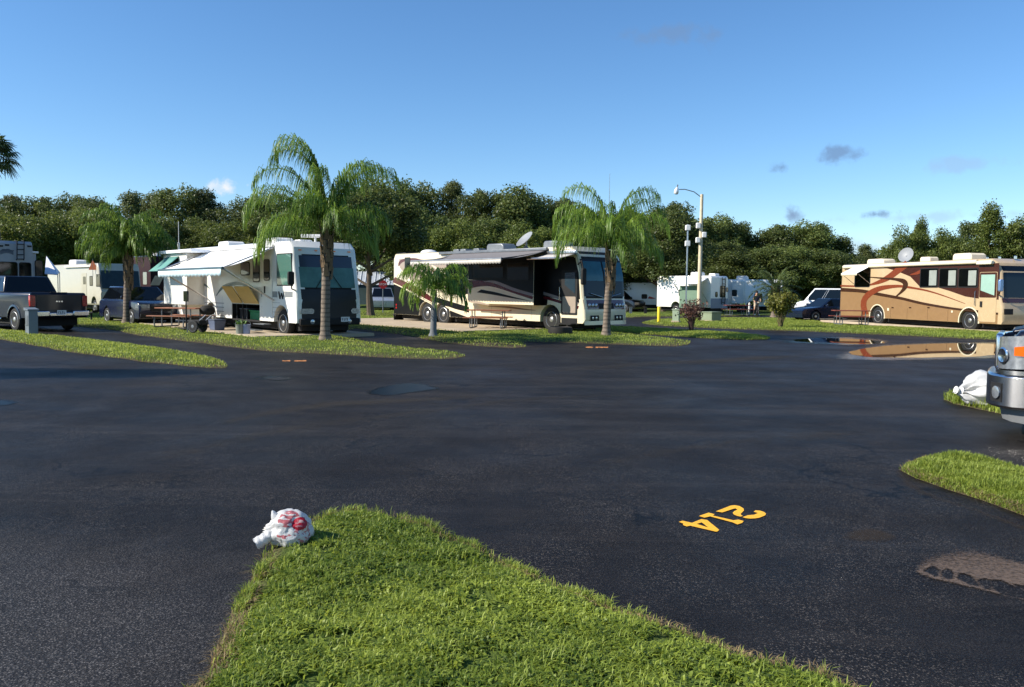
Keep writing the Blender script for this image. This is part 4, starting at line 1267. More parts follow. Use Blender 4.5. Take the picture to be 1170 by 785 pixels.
    a = fr.side(463, 295, Y); b = fr.side(468.5, 312, Y)
    pane(root, 'vent_window', rrect(a[0], b[0], b[1], a[1], 0.04), Y, M_GLASS)
    # entry door outlined in black, its window and grab handle
    a = fr.side(642.2, 303, Y); b = fr.side(659.5, 360, Y)
    fr_ = MB().prism(rrect(a[0], b[0], b[1], a[1]-0.2, 0.05), Y-0.006, Y-0.02).build('door_frame', M_BLACK, root)
    dd = MB().prism(rrect(a[0]+.08, b[0]-.08, b[1]+.08, 1.48, 0.04), Y-0.018, Y-0.028).build('door_panel', M_TAN, fr_)
    MB().prism([(a[0]+.2, 1.95), (b[0]-.12, 1.6), (b[0]-.12, a[1]-0.3), (a[0]+.2, a[1]-0.3)], Y-0.018, Y-0.03).build('door_window', glass('blue_grey_glass', (40, 56, 66)), fr_)
    MB().tube([(a[0]-.05, Y-.02, 1.3), (a[0]-.05, Y-.08, 1.35), (a[0]-.05, Y-.08, 1.85), (a[0]-.05, Y-.02, 1.9)], 0.018).build('grab_handle', M_CHROME, root)
    st = MB().box(a[0]+.05, b[0]-.05, Y-0.32, Y-0.02, 0.36, 0.41).box(a[0]+.02, b[0], Y-0.02, Y+0.4, 0.35, 0.62); st.build('step', M_DARK, root)
    # nose: tall curved windshield, grille band with lamps, bumper with fog lamps
    pts = [(0.6, 0.1), (1.05, 0.08), (1.35, 0.0), (2.4, -0.12), (3.1, -0.34), (3.5, -0.75)]
    def fz(z):
        for (z0, q0), (z1, q1) in zip(pts[:-1], pts[1:]):
            if z <= z1: return q0+(q1-q0)*(z-z0)/(z1-z0)
        return -0.75
    def fs_(mb, y0, y1, z0, z1, off, mi=0, nz=8):
        ny = 14; vs = []; fs = []
        for j in range(nz+1):
            for i in range(ny+1):
                z = z0+(z1-z0)*j/nz; y = y0+(y1-y0)*i/ny
                e = max(0, abs(y)-(W/2-0.13))/0.13
                vs.append((fz(z)+off-0.13*(1-math.sqrt(max(0, 1-min(1, e)**2))), y, z))
        for j in range(nz):
            for i in range(ny):
                k = j*(ny+1)+i; fs.append((k, k+1, k+ny+2, k+ny+1))
        mb.add(vs, fs, mi)
    w_ = MB(); fs_(w_, -1.26, 1.26, 1.42, 3.30, 0.012); wf_ = w_.build('windshield_frame', M_BLACK, root, fix=False)
    g_ = MB(); fs_(g_, -1.2, -0.02, 1.5, 2.98, 0.02); fs_(g_, 0.02, 1.2, 1.5, 2.98, 0.02)
    g_.build('glass', mat('blue_glass', (8, 13, 16), 0.04, var=0.0, spec=0.3), wf_, fix=False)
    sh = MB(); fs_(sh, -1.17, -0.05, 2.12, 2.9, 0.026); fs_(sh, 0.05, 1.17, 2.12, 2.9, 0.026)
    sh.build('sunshade', M_TEALSHADE_D, wf_, fix=False)
    wp = MB()
    for s in (-1, 1): wp.tube([(fz(1.45)+.06, s*0.15, 1.46), (fz(1.6)+.07, s*0.9, 1.62)], 0.016)
    wp.build('wiper', M_ALU, wf_)
    gb = MB(); fs_(gb, -1.24, 1.24, 0.98, 1.36, 0.012); go_ = gb.build('grille_band', M_MAR, root, fix=False)
    gg = MB(); fs_(gg, -0.45, 0.45, 1.0, 1.22, 0.02); gg.build('grille', M_BLACK, go_, fix=False)
    lg = MB()
    lg.tube([(0.13, 0.0, 1.03), (0.14, 0.0, 1.2)], 0.02).tube([(0.13, -0.12, 1.16), (0.14, 0.0, 1.06), (0.13, 0.12, 1.16)], 0.02)
    lg.build('badge', M_CHROME, go_)
    for s in (-1, 1):
        lm_ = MB()
        for k in range(3):
            lm_.lathe([(0.075, 0.06), (0.085, 0.1), (0.06, 0.115), (0.0001, 0.12)], 14, org=(0.0, s*(0.62+k*0.19), 1.14), axis='x')
        lm_.build('headlight', M_LENS, root)
        fb = MB(); fs_(fb, s*0.72-0.24, s*0.72+0.26, 0.52, 0.74, 0.022, nz=3); fo = fb.build('fog_recess', M_BLACK, root, fix=False)
        for k in (0, 1): MB().lathe([(0.05, 0.10), (0.055, 0.13), (0.0001, 0.135)], 12, org=(0, s*(0.62+k*0.2), 0.63), axis='x').build('fog_light', M_LENS, fo)
        if s > 0: continue
        arm = MB().tube([(-0.35, s*1.24, 2.75), (0.1, s*1.5, 2.9), (0.2, s*1.52, 2.6)], 0.03).build('mirror', M_BLACK, root)
        MB().prism(rrect(s*1.5-0.11, s*1.5+0.11, 1.95, 2.6, 0.07), 0.15, 0.28, plane='yz').build('mirror_head', M_BLACK, arm, bevel=0.03)
    bp = MB(); fs_(bp, -1.25, 1.25, 0.36, 0.52, 0.02, nz=3); bp.build('bumper', M_CREAM, root, fix=False)
    # awnings
    af = fr.side(626.5, 285.5, Y); xf = af[0]
    tip = fr.hit(573.5, 295.6, 'x', xf)
    xr = fr.hit(470, 296.5, 'y', tip.y)
    print('awning2', af, tip, xr)
    A0 = Vector((xr.x, Y-0.04, 3.38)); A1 = Vector((xf, Y-0.04, 3.38)); B1 = Vector((xf, tip.y, tip.z)); B0 = Vector((xr.x, tip.y, tip.z))
    aw = awning_sheet('awning', root, A0, A1, B1, B0, M_FABG, 0.10, 24, 10)
    MB().tube([B0, B1], 0.055, 12).build('roller', M_GREYMET, aw)
    valance(aw, 'valance', B0-Vector((0, .05, .02)), B1-Vector((0, .05, .02)), 0.16, mat('grey_valance', (188, 182, 172), 0.8), 34, 0.05)
    MB().box(xr.x-1.2, xf, Y-0.13, Y-0.005, 3.36, 3.48).build('awning_case', M_GREYMET, aw, bevel=0.02)
    for p in (B0, B1):
        ar = MB()
        mid = Vector((p.x+(0.5 if p is B0 else -0.5), (p.y+Y)/2, (p.z+3.3)/2-0.05))
        ar.tube([Vector((p.x, Y-.06, 3.3)), mid, p], 0.035, 8)
        ar.build('arm', M_BLACK, aw)
    a = fr.side(623, 290, Y)[0]; b = fr.side(660, 289, Y)[0]
    p0 = Vector((a, Y-0.05, 3.2)); p1 = Vector((b, Y-0.05, 3.2)); t = Vector((0, -0.95, -0.22))
    da = awning_sheet('door_awning', root, p0, p1, p1+t, p0+t, mat('pale_grey_fabric', (196, 190, 182), 0.8), 0.02, 6, 3)
    MB().box(a, b, Y-0.12, Y-0.005, 3.2, 3.32).build('door_awning_case', M_ALU, da, bevel=0.02)
    MB().tube([p0+t, p1+t], 0.04, 10).build('door_awning_roller', M_ALU, da)
    # roof
    pd = fr.side(490, 287, -0.2)[0]
    mb = MB(); mb.lathe([(0.42, 0), (0.42, 0.08), (0.34, 0.16), (0.16, 0.21), (0.0001, 0.22)], 20, org=(pd, -0.2, H)); mb.build('satellite_dome', M_WPLASTIC, root)
    for px, sz in ((573, 1.25), (638, 1.1)):
        roof_unit(root, 'air_conditioner', fr.side(px, 283, 0.1)[0], 0.1, H, sz, 0.8, 0.34, M_GREYMET)
    for px in (533, 548, 525): roof_unit(root, 'roof_vent', fr.side(px, 287, -0.1)[0], -0.1, H, 0.45, 0.45, 0.16, M_GREYMET)
    xd = fr.side(601, 285, 0.2)[0]
    dish(root, xd, 0.2, H, 0.46, (-0.2, -0.75, 0.75))
    MB().box(-L_-0.02, -L_+0.8, -1.1, 1.1, H-0.02, H+0.06).build('roof_cap', M_BLK, root, bevel=0.03)
    MB().box(-L_-0.25, -L_-0.02, -1.15, 1.15, 0.3, 0.42).box(-L_-0.12, -L_-0.1, -1.2, -0.6, 0.1, 0.45).box(-L_-0.12, -L_-0.1, 0.6, 1.2, 0.1, 0.45).build('rear_bumper', M_BLACK, root)
    for z in (0.75, 0.9): MB().lathe([(0.05, 0), (0.05, 0.02), (0.0001, 0.025)], 10, org=(-L_+0.25, Y-0.024, z), axis='y').build('side_marker', M_RED, root)
    return fr, root


M_TEALSHADE_D = mat('blue_sunshade', (44, 98, 112), 0.15, var=0.3, scale=1.6, coat=0.15, spec=0.25)
fr2, rv2 = rv_black()


# ------------------------------------------------------------------ tan coach with rust swooshes
def rv_tan():
    fr = Frame(23.345, 38.057, -1.339)
    L_, W, H = 12.0, 2.54, 3.42
    Y = -W/2
    root = thing('motorhome', 'tan coach motorhome with rust and brown swooshes behind the long puddle', 'motorhome', (fr.x, fr.y, 0), fr.a)
    wf, wr = -1.95, -8.6
    M_T = mat('light_tan_paint', (188, 164, 128), 0.26, var=0.05, coat=0.6)
    M_G = mat('golden_tan_paint', (143, 112, 78), 0.24, var=0.06, coat=0.7)
    M_R = mat('rust_paint', (122, 58, 36), 0.26, var=0.06, coat=0.6)
    M_B = mat('brown_paint', (62, 38, 26), 0.24, var=0.1, coat=0.7)
    M_DB = mat('dark_brown_paint', (66, 36, 30), 0.22, var=0.1, coat=0.7)
    mats = [M_T, M_G, M_R, M_B, M_DB, M_CREAM]
    d = MB()
    tp = [(960.5, 331), (985, 332.5), (999, 335.3), (1030, 341), (1060, 348), (1096, 353.5), (1116, 355.5), (1140.5, 358.6)]
    top = spl([(a, b, 0) for a, b in tp], 8)
    lower_fill(d, fr, tp, Y, 1, 1, 0.425, ((wr, 0.64), (wf, 0.64)))
    band(d, fr, [(p.x, p.y) for p in top[::6]]+[(1140.5, 358.4)], [2.2, 2.0, 1.9, 1.8, 1.6, 1.5, 1.3, 1.2, 1.2, 1.2, 1.2, 1.2][:len(top[::6])+1], Y, 2, 3, 4)
    # rust arc rising from behind the rear wheel and thinning towards the nose
    band(d, fr, [(989, 359.5), (986.8, 349), (988.5, 341), (996, 334), (1008, 329), (1026, 327), (1040, 328.5), (1060, 332.3), (1080, 338.5), (1103, 347)], [3.4, 3.3, 3.2, 3.2, 2.6, 1.6, 1.2, 0.9, 0.6, 0.25], Y, 3, 2, 6)
    band(d, fr, [(994, 325.6), (1005, 322), (1016, 316.5), (1026, 309), (1037, 300.8)], [0.8, 2.2, 3.2, 3.6, 3.8], Y, 3, 2)
    band(d, fr, [(960.6, 326.6), (977, 327.0)], [1.0, 0.9], Y, 3, 2)
    # brown hook
    band(d, fr, [(994, 316.7), (1010, 318), (1024, 319.2), (1033, 321.8), (1034.5, 327), (1030, 333.5), (1021, 341)], [0.5, 1.0, 1.6, 2.8, 2.6, 1.4, 0.3], Y, 4, 3, 6)
    # dark window band: narrow at the rear, deep at the nose
    decal(d, fr, [(1006, 304.6), (1030, 303.6), (1142, 300.5), (1141, 342.5), (1120, 341.5), (1103, 338.8), (1085, 332.5), (1071, 328.3), (1051, 327.5), (1040, 316), (1024, 309.5)], Y, 1, 4)
    band(d, fr, [(1040, 314), (1048, 312), (1054, 309)], [0.4, 1.6, 2.0], Y, 4, 2)
    for xx in (-3.3, -4.7, -6.2, -7.5):
        d.sheet([(xx, Y-.005, 0.45), (xx+.012, Y-.005, 0.45), (xx+.012, Y-.005, 1.0), (xx, Y-.005, 1.0)], 3)
    for px in (1020, 1040, 1061, 1081):
        x, z = fr.side(px, 351.5, Y); d.box(x-.08, x+.08, Y-.018, Y-.004, z-.03, z+.03, 3)
    x, z = fr.side(1015, 353.5, Y); d.box(x-.07, x+.07, Y-.018, Y-.004, z-.07, z+.07, 5)
    x, z = fr.side(1088, 356, Y); d.box(x-.05, x+.05, Y-.018, Y-.004, z-.05, z+.05, 5)
    side = arch_outline(-L_, 0.0, 0.42, [(wr, 0.60), (wf, 0.60)], 0.52)
    side += [(0.05, 0.6), (0.03, 1.2), (-0.1, 1.6), (-0.22, 2.8), (-0.42, 3.2), (-0.8, H), (-L_+0.12, H), (-L_+0.02, H-0.14), (-L_, 1.5)]
    profile_body(root, 'body', side, W, mats, bevel=0.15, bevel_ok=lambda v: v.z > 0.5 and not (wr-0.7 < v.x < wf+0.7 and v.z < 1.25), mb_extra=d)
    MB().box(-L_+0.3, -0.5, -0.95, 0.95, 0.2, 0.42).box(wr-0.65, wr+0.65, Y+0.5, -Y-0.5, 0.3, 1.25).box(wf-0.65, wf+0.65, Y+0.5, -Y-0.5, 0.3, 1.25).build('chassis', M_DARK, root)
    for x in (wf, wr):
        tr = MB()
        vs = []
        for k in range(15):
            a = math.pi*(-0.06+1.12*k/14)
            for r, yy in ((0.60, Y-0.012), (0.655, Y-0.012), (0.655, Y+0.02), (0.60, Y+0.02)): vs.append((x+r*math.cos(a), yy, 0.52+r*math.sin(a)))
        tr.add(vs, [(k*4+i, k*4+(i+1) % 4, k*4+4+(i+1) % 4, k*4+4+i) for k in range(14) for i in range(4)])
        tr.build('wheel_trim', M_CREAM, root)
        for s in (-1, 1):
            add_wheel(root, x, s*(W/2-0.2), 0.52, 0.3, s, M_RIM, 0.6)
    bl = glass('blind_glass', (54, 60, 58), 0.05)
    blind = mat('window_blind', (150, 156, 148), 0.4, var=0.1, coat=0.8)
    for (u0, u1) in ((1052.5, 1071), (1074.5, 1093), (1096.5, 1116.5)):
        a = fr.side(u0, 307.5, Y); b = fr.side(u1, 327.5, Y)
        f = pane(root, 'window', rrect(a[0], b[0], b[1], a[1], 0.05), Y-0.006, M_GLASS, fr=0.05)
        w_ = b[0]-a[0]
        MB().box(a[0]+w_*0.52, b[0]-0.06, Y-0.026, Y-0.020, b[1]+.06, a[1]-.08).build('blind', blind, f)
    a = fr.side(978, 306, Y); b = fr.side(993, 327.5, Y)
    pane(root, 'window', rrect(a[0], b[0], b[1], a[1], 0.05), Y, M_GLASS)
    t = Vector((0, -0.85, -0.42))
    p0 = Vector((a[0]-0.1, Y-0.03, a[1]+.08)); p1 = Vector((b[0]+.1, Y-0.03, a[1]+.08))
    wa = awning_sheet('window_awning', root, p0, p1, p1+t, p0+t, M_FABW, 0.02, 8, 4)
    valance(wa, 'valance', p0+t, p1+t, 0.14, mat('cream_fabric', (226, 214, 180), 0.8), 8, 0.03)
    for q in (p0, p1): MB().tube([q+t, (q.x, Y-.02, b[1]+.15)], 0.015).build('arm', M_ALU, wa)
    a = fr.side(1120, 311, Y); b = fr.side(1137.5, 366, Y)
    do = MB().prism(rrect(a[0], b[0], 0.5, a[1], 0.06), Y-0.0075, Y-0.012).prism(rrect(a[0]+.02, b[0]-.02, 1.62, a[1]-.02, 0.06), Y-0.012, Y-0.018, mi=1).build('door', [M_T, M_DB], root)
    MB().prism([(a[0]+.1, 1.95), (b[0]-.12, 1.72), (b[0]-.12, a[1]-0.12), (a[0]+.1, a[1]-0.12)], Y-0.016, Y-0.026).build('door_window', mat('mint_shade', (150, 182, 168), 0.25, var=0.06, coat=0.8), do)
    x, z = fr.side(1121.5, 347.5, Y); MB().box(x-.06, x+.06, Y-.05, Y-.015, z-.13, z+.13).build('handle', M_BLACK, do)
    x, z = fr.side(1115, 341, Y); MB().tube([(x, Y-.01, z-.35), (x, Y-.07, z-.32), (x, Y-.07, z+.32), (x, Y-.01, z+.35)], 0.018).build('grab_handle', M_CHROME, root)
    pts = [(0.6, 0.05), (1.2, 0.03), (1.6, -0.1), (2.8, -0.22), (3.2, -0.42), (3.42, -0.8)]
    def fz(z):
        for (z0, q0), (z1, q1) in zip(pts[:-1], pts[1:]):
            if z <= z1: return q0+(q1-q0)*(z-z0)/(z1-z0)
        return -0.8
    def fs_(mb, y0, y1, z0, z1, off, nz=8):
        ny = 14; vs = []; fs = []
        for j in range(nz+1):
            for i in range(ny+1):
                z = z0+(z1-z0)*j/nz; y = y0+(y1-y0)*i/ny
                e = max(0, abs(y)-(W/2-0.15))/0.15
                vs.append((fz(z)+off-0.15*(1-math.sqrt(max(0, 1-min(1, e)**2))), y, z))
        for j in range(nz):
            for i in range(ny):
                k = j*(ny+1)+i; fs.append((k, k+1, k+ny+2, k+ny+1))
        mb.add(vs, fs)
    g = MB(); fs_(g, -1.25, 1.25, 1.62, 3.08, 0.012); g.build('windshield', M_GLASS, root, fix=False)
    g = MB(); fs_(g, -1.2, 1.2, 1.4, 1.6, 0.014); g.build('nose_band', M_DB, root, fix=False)
    for s in (-1, 1):
        g = MB(); fs_(g, s*0.95-0.24, s*0.95+0.24, 0.86, 1.12, 0.02, 3); g.build('headlight', M_BLACK, root, fix=False)
        arm = MB().tube([(-0.35, s*1.22, 1.75), (0.0, s*1.45, 1.8), (0.08, s*1.48, 1.95)], 0.03).build('mirror', M_B, root)
        MB().prism(rrect(s*1.48-0.1, s*1.48+0.1, 1.9, 2.45, 0.07), 0.02, 0.16, plane='yz').build('mirror_head', mat('blue_grey_mirror', (130, 158, 200), 0.2, 0.5, var=0.1), arm, bevel=0.03)
    # roof gear
    aw = MB().tube([(-L_+0.35, Y-0.06, H-0.14), (-1.5, Y-0.06, H-0.14)], 0.10, 12); aw.build('rolled_awning', mat('cream_case', (232, 218, 190), 0.45, var=0.05), root)
    MB().box(-1.45, -0.55, Y-0.2, Y, H-0.28, H-0.1).build('porch_case', mat('cream_case', (232, 218, 190)), root, bevel=0.04)
    roof_unit(root, 'air_conditioner', fr.side(1007, 299, -0.1)[0], -0.1, H, 1.5, 0.8, 0.3, mat('aged_white', (228, 214, 186), 0.5, var=0.06))
    roof_unit(root, 'air_conditioner', fr.side(1108, 290, -0.3)[0], -0.3, H, 1.25, 0.9, 0.34, mat('aged_white', (228, 214, 186)))
    roof_unit(root, 'roof_vent', fr.side(1062, 294, -0.4)[0], -0.4, H, 0.75, 0.55, 0.26, mat('aged_white', (228, 214, 186)))
    dish(root, fr.side(1036, 296, 0.0)[0], 0.0, H, 0.42, (0.35, -0.85, 0.35))
    for k, px in enumerate((1128, 1142, 1160)): MB().lathe([(0.07, 0), (0.07, 0.12), (0.0001, 0.16)], 10, org=(fr.side(px, 291, 0.0)[0], 0.0, H)).build('horn', M_CHROME, root)
    return fr, root


fr3, rv3 = rv_tan()

#@@PART3
# ------------------------------------------------------------------ cars and pickups
def face_on(parent, name, quad, ma, off=0.008, inset=0.06, r=0.0):
    """a pane laid on a four-cornered face (corners ordered round), pushed out along its normal"""
    q = [Vector(p) for p in quad]; c = sum(q, Vector())/4
    n = (q[1]-q[0]).cross(q[3]-q[0]).normalized()
    if n.dot(c-Vector((c.x*0.98-0.0, 0, 0.8))) < 0: n = -n
    q = [p+(c-p).normalized()*inset for p in q]
    mb = MB(); k = [p+n*off for p in q]; b = [p-n*0.01 for p in q]
    mb.add(k+b, [(0, 1, 2, 3), (4, 5, 6, 7), (0, 1, 5, 4), (1, 2, 6, 5), (2, 3, 7, 6), (3, 0, 4, 7)])
    return mb.build(name, ma, parent, smooth=0)


def car(name, label, cat, fr, L_, W, top, cabin, roof, wheels, wr, paint, zb=0.28, splits=(0.5,), glassm=M_GLASS, tum=0.20, rim=M_RIM, group=None, belt_in=0.04, detail=True, bev=0.07):
    """top: outline from nose to tail above the sill; cabin: (front base, front top, rear top, rear base) x; roof height"""
    root = thing(name, label, cat, (fr.x, fr.y, 0), fr.a, group)
    side = arch_outline(-L_, top[0][0] if top[0][0] < -0.2 else 0.0, zb, [(x, wr*1.16) for x in wheels], wr, 10)+list(top)
    xlo, xhi = min(wheels)-wr*1.3, max(wheels)+wr*1.3
    body = profile_body(root, 'body', side, W, [paint], bevel=bev, seg=4, bevel_ok=lambda v: v.z > max(zb+0.12, 0.45) and not (any(abs(v.x-x) < wr*1.25 for x in wheels) and v.z < wr*2.2 and v.z < 0.9*wr*2.3 and math.hypot(v.x-min(wheels, key=lambda q: abs(q-v.x)), v.z-wr) < wr*1.2))
    def zt(x):
        for (x0, z0), (x1, z1) in zip(top[:-1], top[1:]):
            if min(x0, x1)-1e-6 <= x <= max(x0, x1)+1e-6 and abs(x1-x0) > 1e-6: return z0+(z1-z0)*(x-x0)/(x1-x0)
        return top[-1][1]
    b0, t0, t1, b1 = cabin
    yb, yt = W/2-belt_in, W/2-tum
    zb0, zb1 = zt(b0)-0.02, zt(b1)-0.02
    cv = [(b0, -yb, zb0), (b1, -yb, zb1), (b1, yb, zb1), (b0, yb, zb0), (t0, -yt, roof), (t1, -yt, roof), (t1, yt, roof), (t0, yt, roof)]
    mb = MB(); mb.add(cv, [(0, 1, 2, 3), (4, 5, 6, 7), (0, 1, 5, 4), (1, 2, 6, 5), (2, 3, 7, 6), (3, 0, 4, 7)])
    mb.build('cabin', paint, root, bevel=0.05, seg=3)
    for s in (-1, 1):
        bf, br_ = Vector((b0, s*yb, zb0)), Vector((b1, s*yb, zb1)); tf, tr_ = Vector((t0, s*yt, roof)), Vector((t1, s*yt, roof))
        us = [0.02]+list(splits)+[0.98]
        for u0, u1 in zip(us[:-1], us[1:]):
            q = [bf.lerp(br_, u0), bf.lerp(br_, u1), tf.lerp(tr_, u1), tf.lerp(tr_, u0)]
            lo = 0.06; q = [q[0].lerp(q[3], lo), q[1].lerp(q[2], lo), q[2].lerp(q[1], 0.08), q[3].lerp(q[0], 0.08)]
            face_on(root, 'side_window', q, glassm, 0.008, 0.03)
        for x in wheels: add_wheel(root, x, s*(W/2-wr*0.30), wr, wr*0.6, s, rim, 0.66, 6)
        if detail:
            a = MB().prism(rrect(s*(W/2+0.0)-0.09, s*(W/2+0.0)+0.12, 0, 0.16, 0.05), 0, 0.09, plane='yz').build('mirror', paint, root, bevel=0.02); a.location = (b0-0.35, s*0.10, zt(b0)+0.02)
    face_on(root, 'windshield', [Vector(cv[0]), Vector(cv[3]), Vector(cv[7]), Vector(cv[4])], glassm, 0.008, 0.09)
    face_on(root, 'rear_window', [Vector(cv[1]), Vector(cv[2]), Vector(cv[6]), Vector(cv[5])], glassm, 0.008, 0.12)
    MB().box(-L_+0.3, -0.3, -W/2+0.25, W/2-0.25, 0.2, 0.62).build('underbody', M_DARK, root)
    return root


P_NAVY = mat('navy_paint', (12, 17, 32), 0.3, 0.0, var=0.08, coat=0.45, spec=0.3)
P_BLUE = mat('blue_paint', (14, 20, 48), 0.25, 0.0, var=0.08, coat=0.7, spec=0.3)
P_SED = mat('dark_blue_paint', (14, 26, 50), 0.25, 0.0, var=0.08, coat=0.6, spec=0.3)
P_BLACK = mat('car_black_paint', (16, 17, 22), 0.2, 0.2, var=0.1, coat=1.0)
P_SILV = mat('silver_paint', (176, 182, 190), 0.28, 0.5, var=0.06, coat=0.8)
P_VAN = mat('van_white_paint', (230, 232, 230), 0.3, var=0.05, coat=0.6)


def pickup(label, fr, sc=1.0):
    L_, W = 6.2, 2.04
    wheels = (-0.98, -4.85); r = 0.42
    top = [(-0.44, 0.62), (-0.42, 0.84), (-0.12, 0.86), (-0.12, 1.25), (-0.20, 1.36), (-0.7, 1.43), (-1.55, 1.47), (-3.9, 1.42), (-6.1, 1.42), (-6.16, 1.36), (-6.14, 0.66)]
    root = car('pickup_truck', label, 'pickup truck', fr, L_, W, top, (-1.45, -2.15, -3.62, -3.92), 2.03, wheels, r, P_NAVY, 0.5, (0.34, 0.40, 0.74, 0.79), tum=0.24, bev=0.12)
    root.scale = (sc, sc, sc)
    # nose
    plan = [(0.16, 0), (0.15, 0.45), (0.10, 0.70), (-0.02, 0.90), (-0.16, 1.01), (-0.44, 1.045)]
    full = [(x, -y) for x, y in plan[::-1]]+[(x, y) for x, y in plan[1:]]
    inner = [(x-0.14 if abs(y) < 0.9 else x-0.02, y*0.93) for x, y in full]
    bp = MB(); bp.prism(full+inner[::-1], 0.39, 0.81, plane='xy')
    bo = bp.build('front_bumper', M_CHROME, root, bevel=0.03)
    for s in (-1, 1):
        # fog lamp pocket on the angled end of the bumper
        A_, B_ = Vector((0.085, s*0.725, 0)), Vector((-0.035, s*0.918, 0)); n_ = Vector((0.85, s*0.53, 0))
        q_ = [A_+n_*0.006+Vector((0, 0, z)) for z in (0.46, 0.70)]+[B_+n_*0.006+Vector((0, 0, z)) for z in (0.70, 0.46)]
        pr = MB(); pr.add(q_+[p-n_*0.05 for p in q_], [(0, 1, 2, 3), (4, 5, 6, 7), (0, 1, 5, 4), (1, 2, 6, 5), (2, 3, 7, 6), (3, 0, 4, 7)])
        rec = pr.build('fog_recess', M_BLACK, bo, smooth=0)
        fg = MB().lathe([(0.075, 0.0), (0.08, 0.03), (0.05, 0.038), (0.0001, 0.04)], 14).build('fog_light', M_LENS, rec)
        fg.rotation_mode = 'QUATERNION'; fg.rotation_quaternion = n_.to_track_quat('Z', 'Y'); fg.location = A_.lerp(B_, 0.62)+Vector((0, 0, 0.58))
        # headlight wrapping the corner, orange marker towards the wheel
        hl = [(0.03, 0.60), (0.0, 0.80), (-0.08, 0.945), (-0.21, 1.02), (-0.42, 1.04)]
        hl = [(x, s*y) for x, y in hl]; hin = [(x-0.05, y*0.94) for x, y in hl]
        hb = MB(); n = len(hl); vs = []
        for (x, y), (xi, yi), t in zip(hl, hin, (0, .25, .5, .75, 1)):
            zl, zh = 0.87+0.03*t, 1.27+0.04*t
            vs += [(x, y, zl), (x, y, zh), (xi, yi, zh), (xi, yi, zl)]
        hb.add(vs, [(k*4+i, k*4+(i+1) % 4, k*4+4+(i+1) % 4, k*4+4+i) for k in range(n-1) for i in range(4)]+[(0, 1, 2, 3), tuple(4*(n-1)+i for i in range(4))])
        ho = hb.build('headlight', M_LENS, root)
        MB().prism([(-0.15, 1.06), (-0.36, 1.05), (-0.36, 1.19), (-0.15, 1.165)], s*0.99, s*1.046).build('turn_signal', M_ORANGE, ho)
        rl_ = MB().lathe([(0.10, 0.0), (0.105, 0.012), (0.085, 0.02), (0.05, 0.008), (0.0001, 0.006)], 18).build('reflector', M_CHROME, ho); rl_.rotation_mode = 'QUATERNION'; nn_ = Vector((0.85, s*0.53, 0)); rl_.rotation_quaternion = nn_.to_track_quat('Z', 'Y'); rl_.location = (-0.035, s*0.885, 1.05)
        bz = MB(); bz.prism([(0.05, s*0.60), (0.02, s*0.81), (-0.06, s*0.955), (-0.20, s*1.03), (-0.44, s*1.05), (-0.44, s*1.0), (-0.1, s*0.9)], 0.815, 0.868, plane='xy'); bz.build('lamp_trim', M_CHROME, ho)
        # wheel arch lip and running board
        tr = MB(); vs = []
        for x in wheels:
            fl = MB(); vs = []
            for k in range(15):
                a = math.pi*(0.02+0.96*k/14)
                for rr, yy in ((r*1.15, W/2+0.035), (r*1.32, W/2+0.02), (r*1.36, W/2-0.02), (r*1.15, W/2-0.05)): vs.append((x+rr*math.cos(a), s*yy, r+rr*math.sin(a)))
            fl.add(vs, [(k*4+i, k*4+(i+1) % 4, k*4+4+(i+1) % 4, k*4+4+i) for k in range(14) for i in range(4)])
            fl.build('wheel_flare', P_NAVY, root)
        MB().tube([(-1.7, s*1.05, 0.42), (-3.9, s*1.05, 0.42)], 0.045).build('running_board', M_CHROME, root)
        tl = MB().prism(rrect(s*0.93-0.09, s*0.93+0.09, 0.92, 1.32, 0.03), -6.19, -6.05, plane='yz').build('tail_light', M_RED, root, bevel=0.01)
    gr = MB(); gr.prism(rrect(-0.62, 0.62, 0.85, 1.31, 0.05), -0.02, 0.06, plane='yz'); go_ = gr.build('grille', M_CHROME, root, bevel=0.02)
    gi = MB()
    for k in range(3): gi.box(0.055, 0.068, -0.56, 0.56, 0.885+k*0.14, 0.985+k*0.14)
    gi.build('grille_mesh', M_BLACK, go_)
    ad = MB(); pl_ = [(0.02, 0.0), (0.0, 0.55), (-0.10, 0.80), (-0.24, 0.92), (-0.40, 0.97)]
    pl_ = [(x, -y) for x, y in pl_[::-1]]+pl_[1:]
    vs_ = []
    for x, y in pl_:
        k_ = min(1, abs(y)/0.97)
        for dx, z in ((0, 0.40), (-0.05, 0.20+0.02*(1-k_)), (-0.09, 0.20+0.02*(1-k_)), (-0.05, 0.40)): vs_.append((x+dx, y*(1-0.05*(z < .3)), z))
    ad.add(vs_, [(k*4+i, k*4+(i+1) % 4, k*4+4+(i+1) % 4, k*4+4+i) for k in range(len(pl_)-1) for i in range(4)])
    ad.build('air_dam', mat('grey_dam', (118, 120, 122), 0.5, var=0.1), root, bevel=0.01)
    hb = MB(); hb.prism([(-0.10, 1.355), (-0.5, 1.455), (-1.35, 1.52), (-1.5, 1.46), (-0.14, 1.30)], -0.62, 0.62); hb.build('hood_bulge', P_NAVY, root, bevel=0.05)
    # tail
    MB().prism(rrect(-0.80, 0.80, 0.78, 1.36, 0.04), -6.175, -6.13, plane='yz').build('tailgate', P_NAVY, root, bevel=0.01)
    em = MB()
    for k in range(3): em.box(-6.185, -6.176, -0.12+k*0.09, -0.06+k*0.09, 1.08, 1.13)
    em.build('badge', M_CHROME, root)
    rb = MB(); rb.box(-6.36, -6.14, 0.42, 1.0, 0.56, 0.76); rb.box(-6.36, -6.14, -1.0, -0.42, 0.56, 0.76); rb.box(-6.33, -6.14, -0.42, 0.42, 0.56, 0.70)
    rb.build('rear_bumper', M_CHROME, root, bevel=0.03)
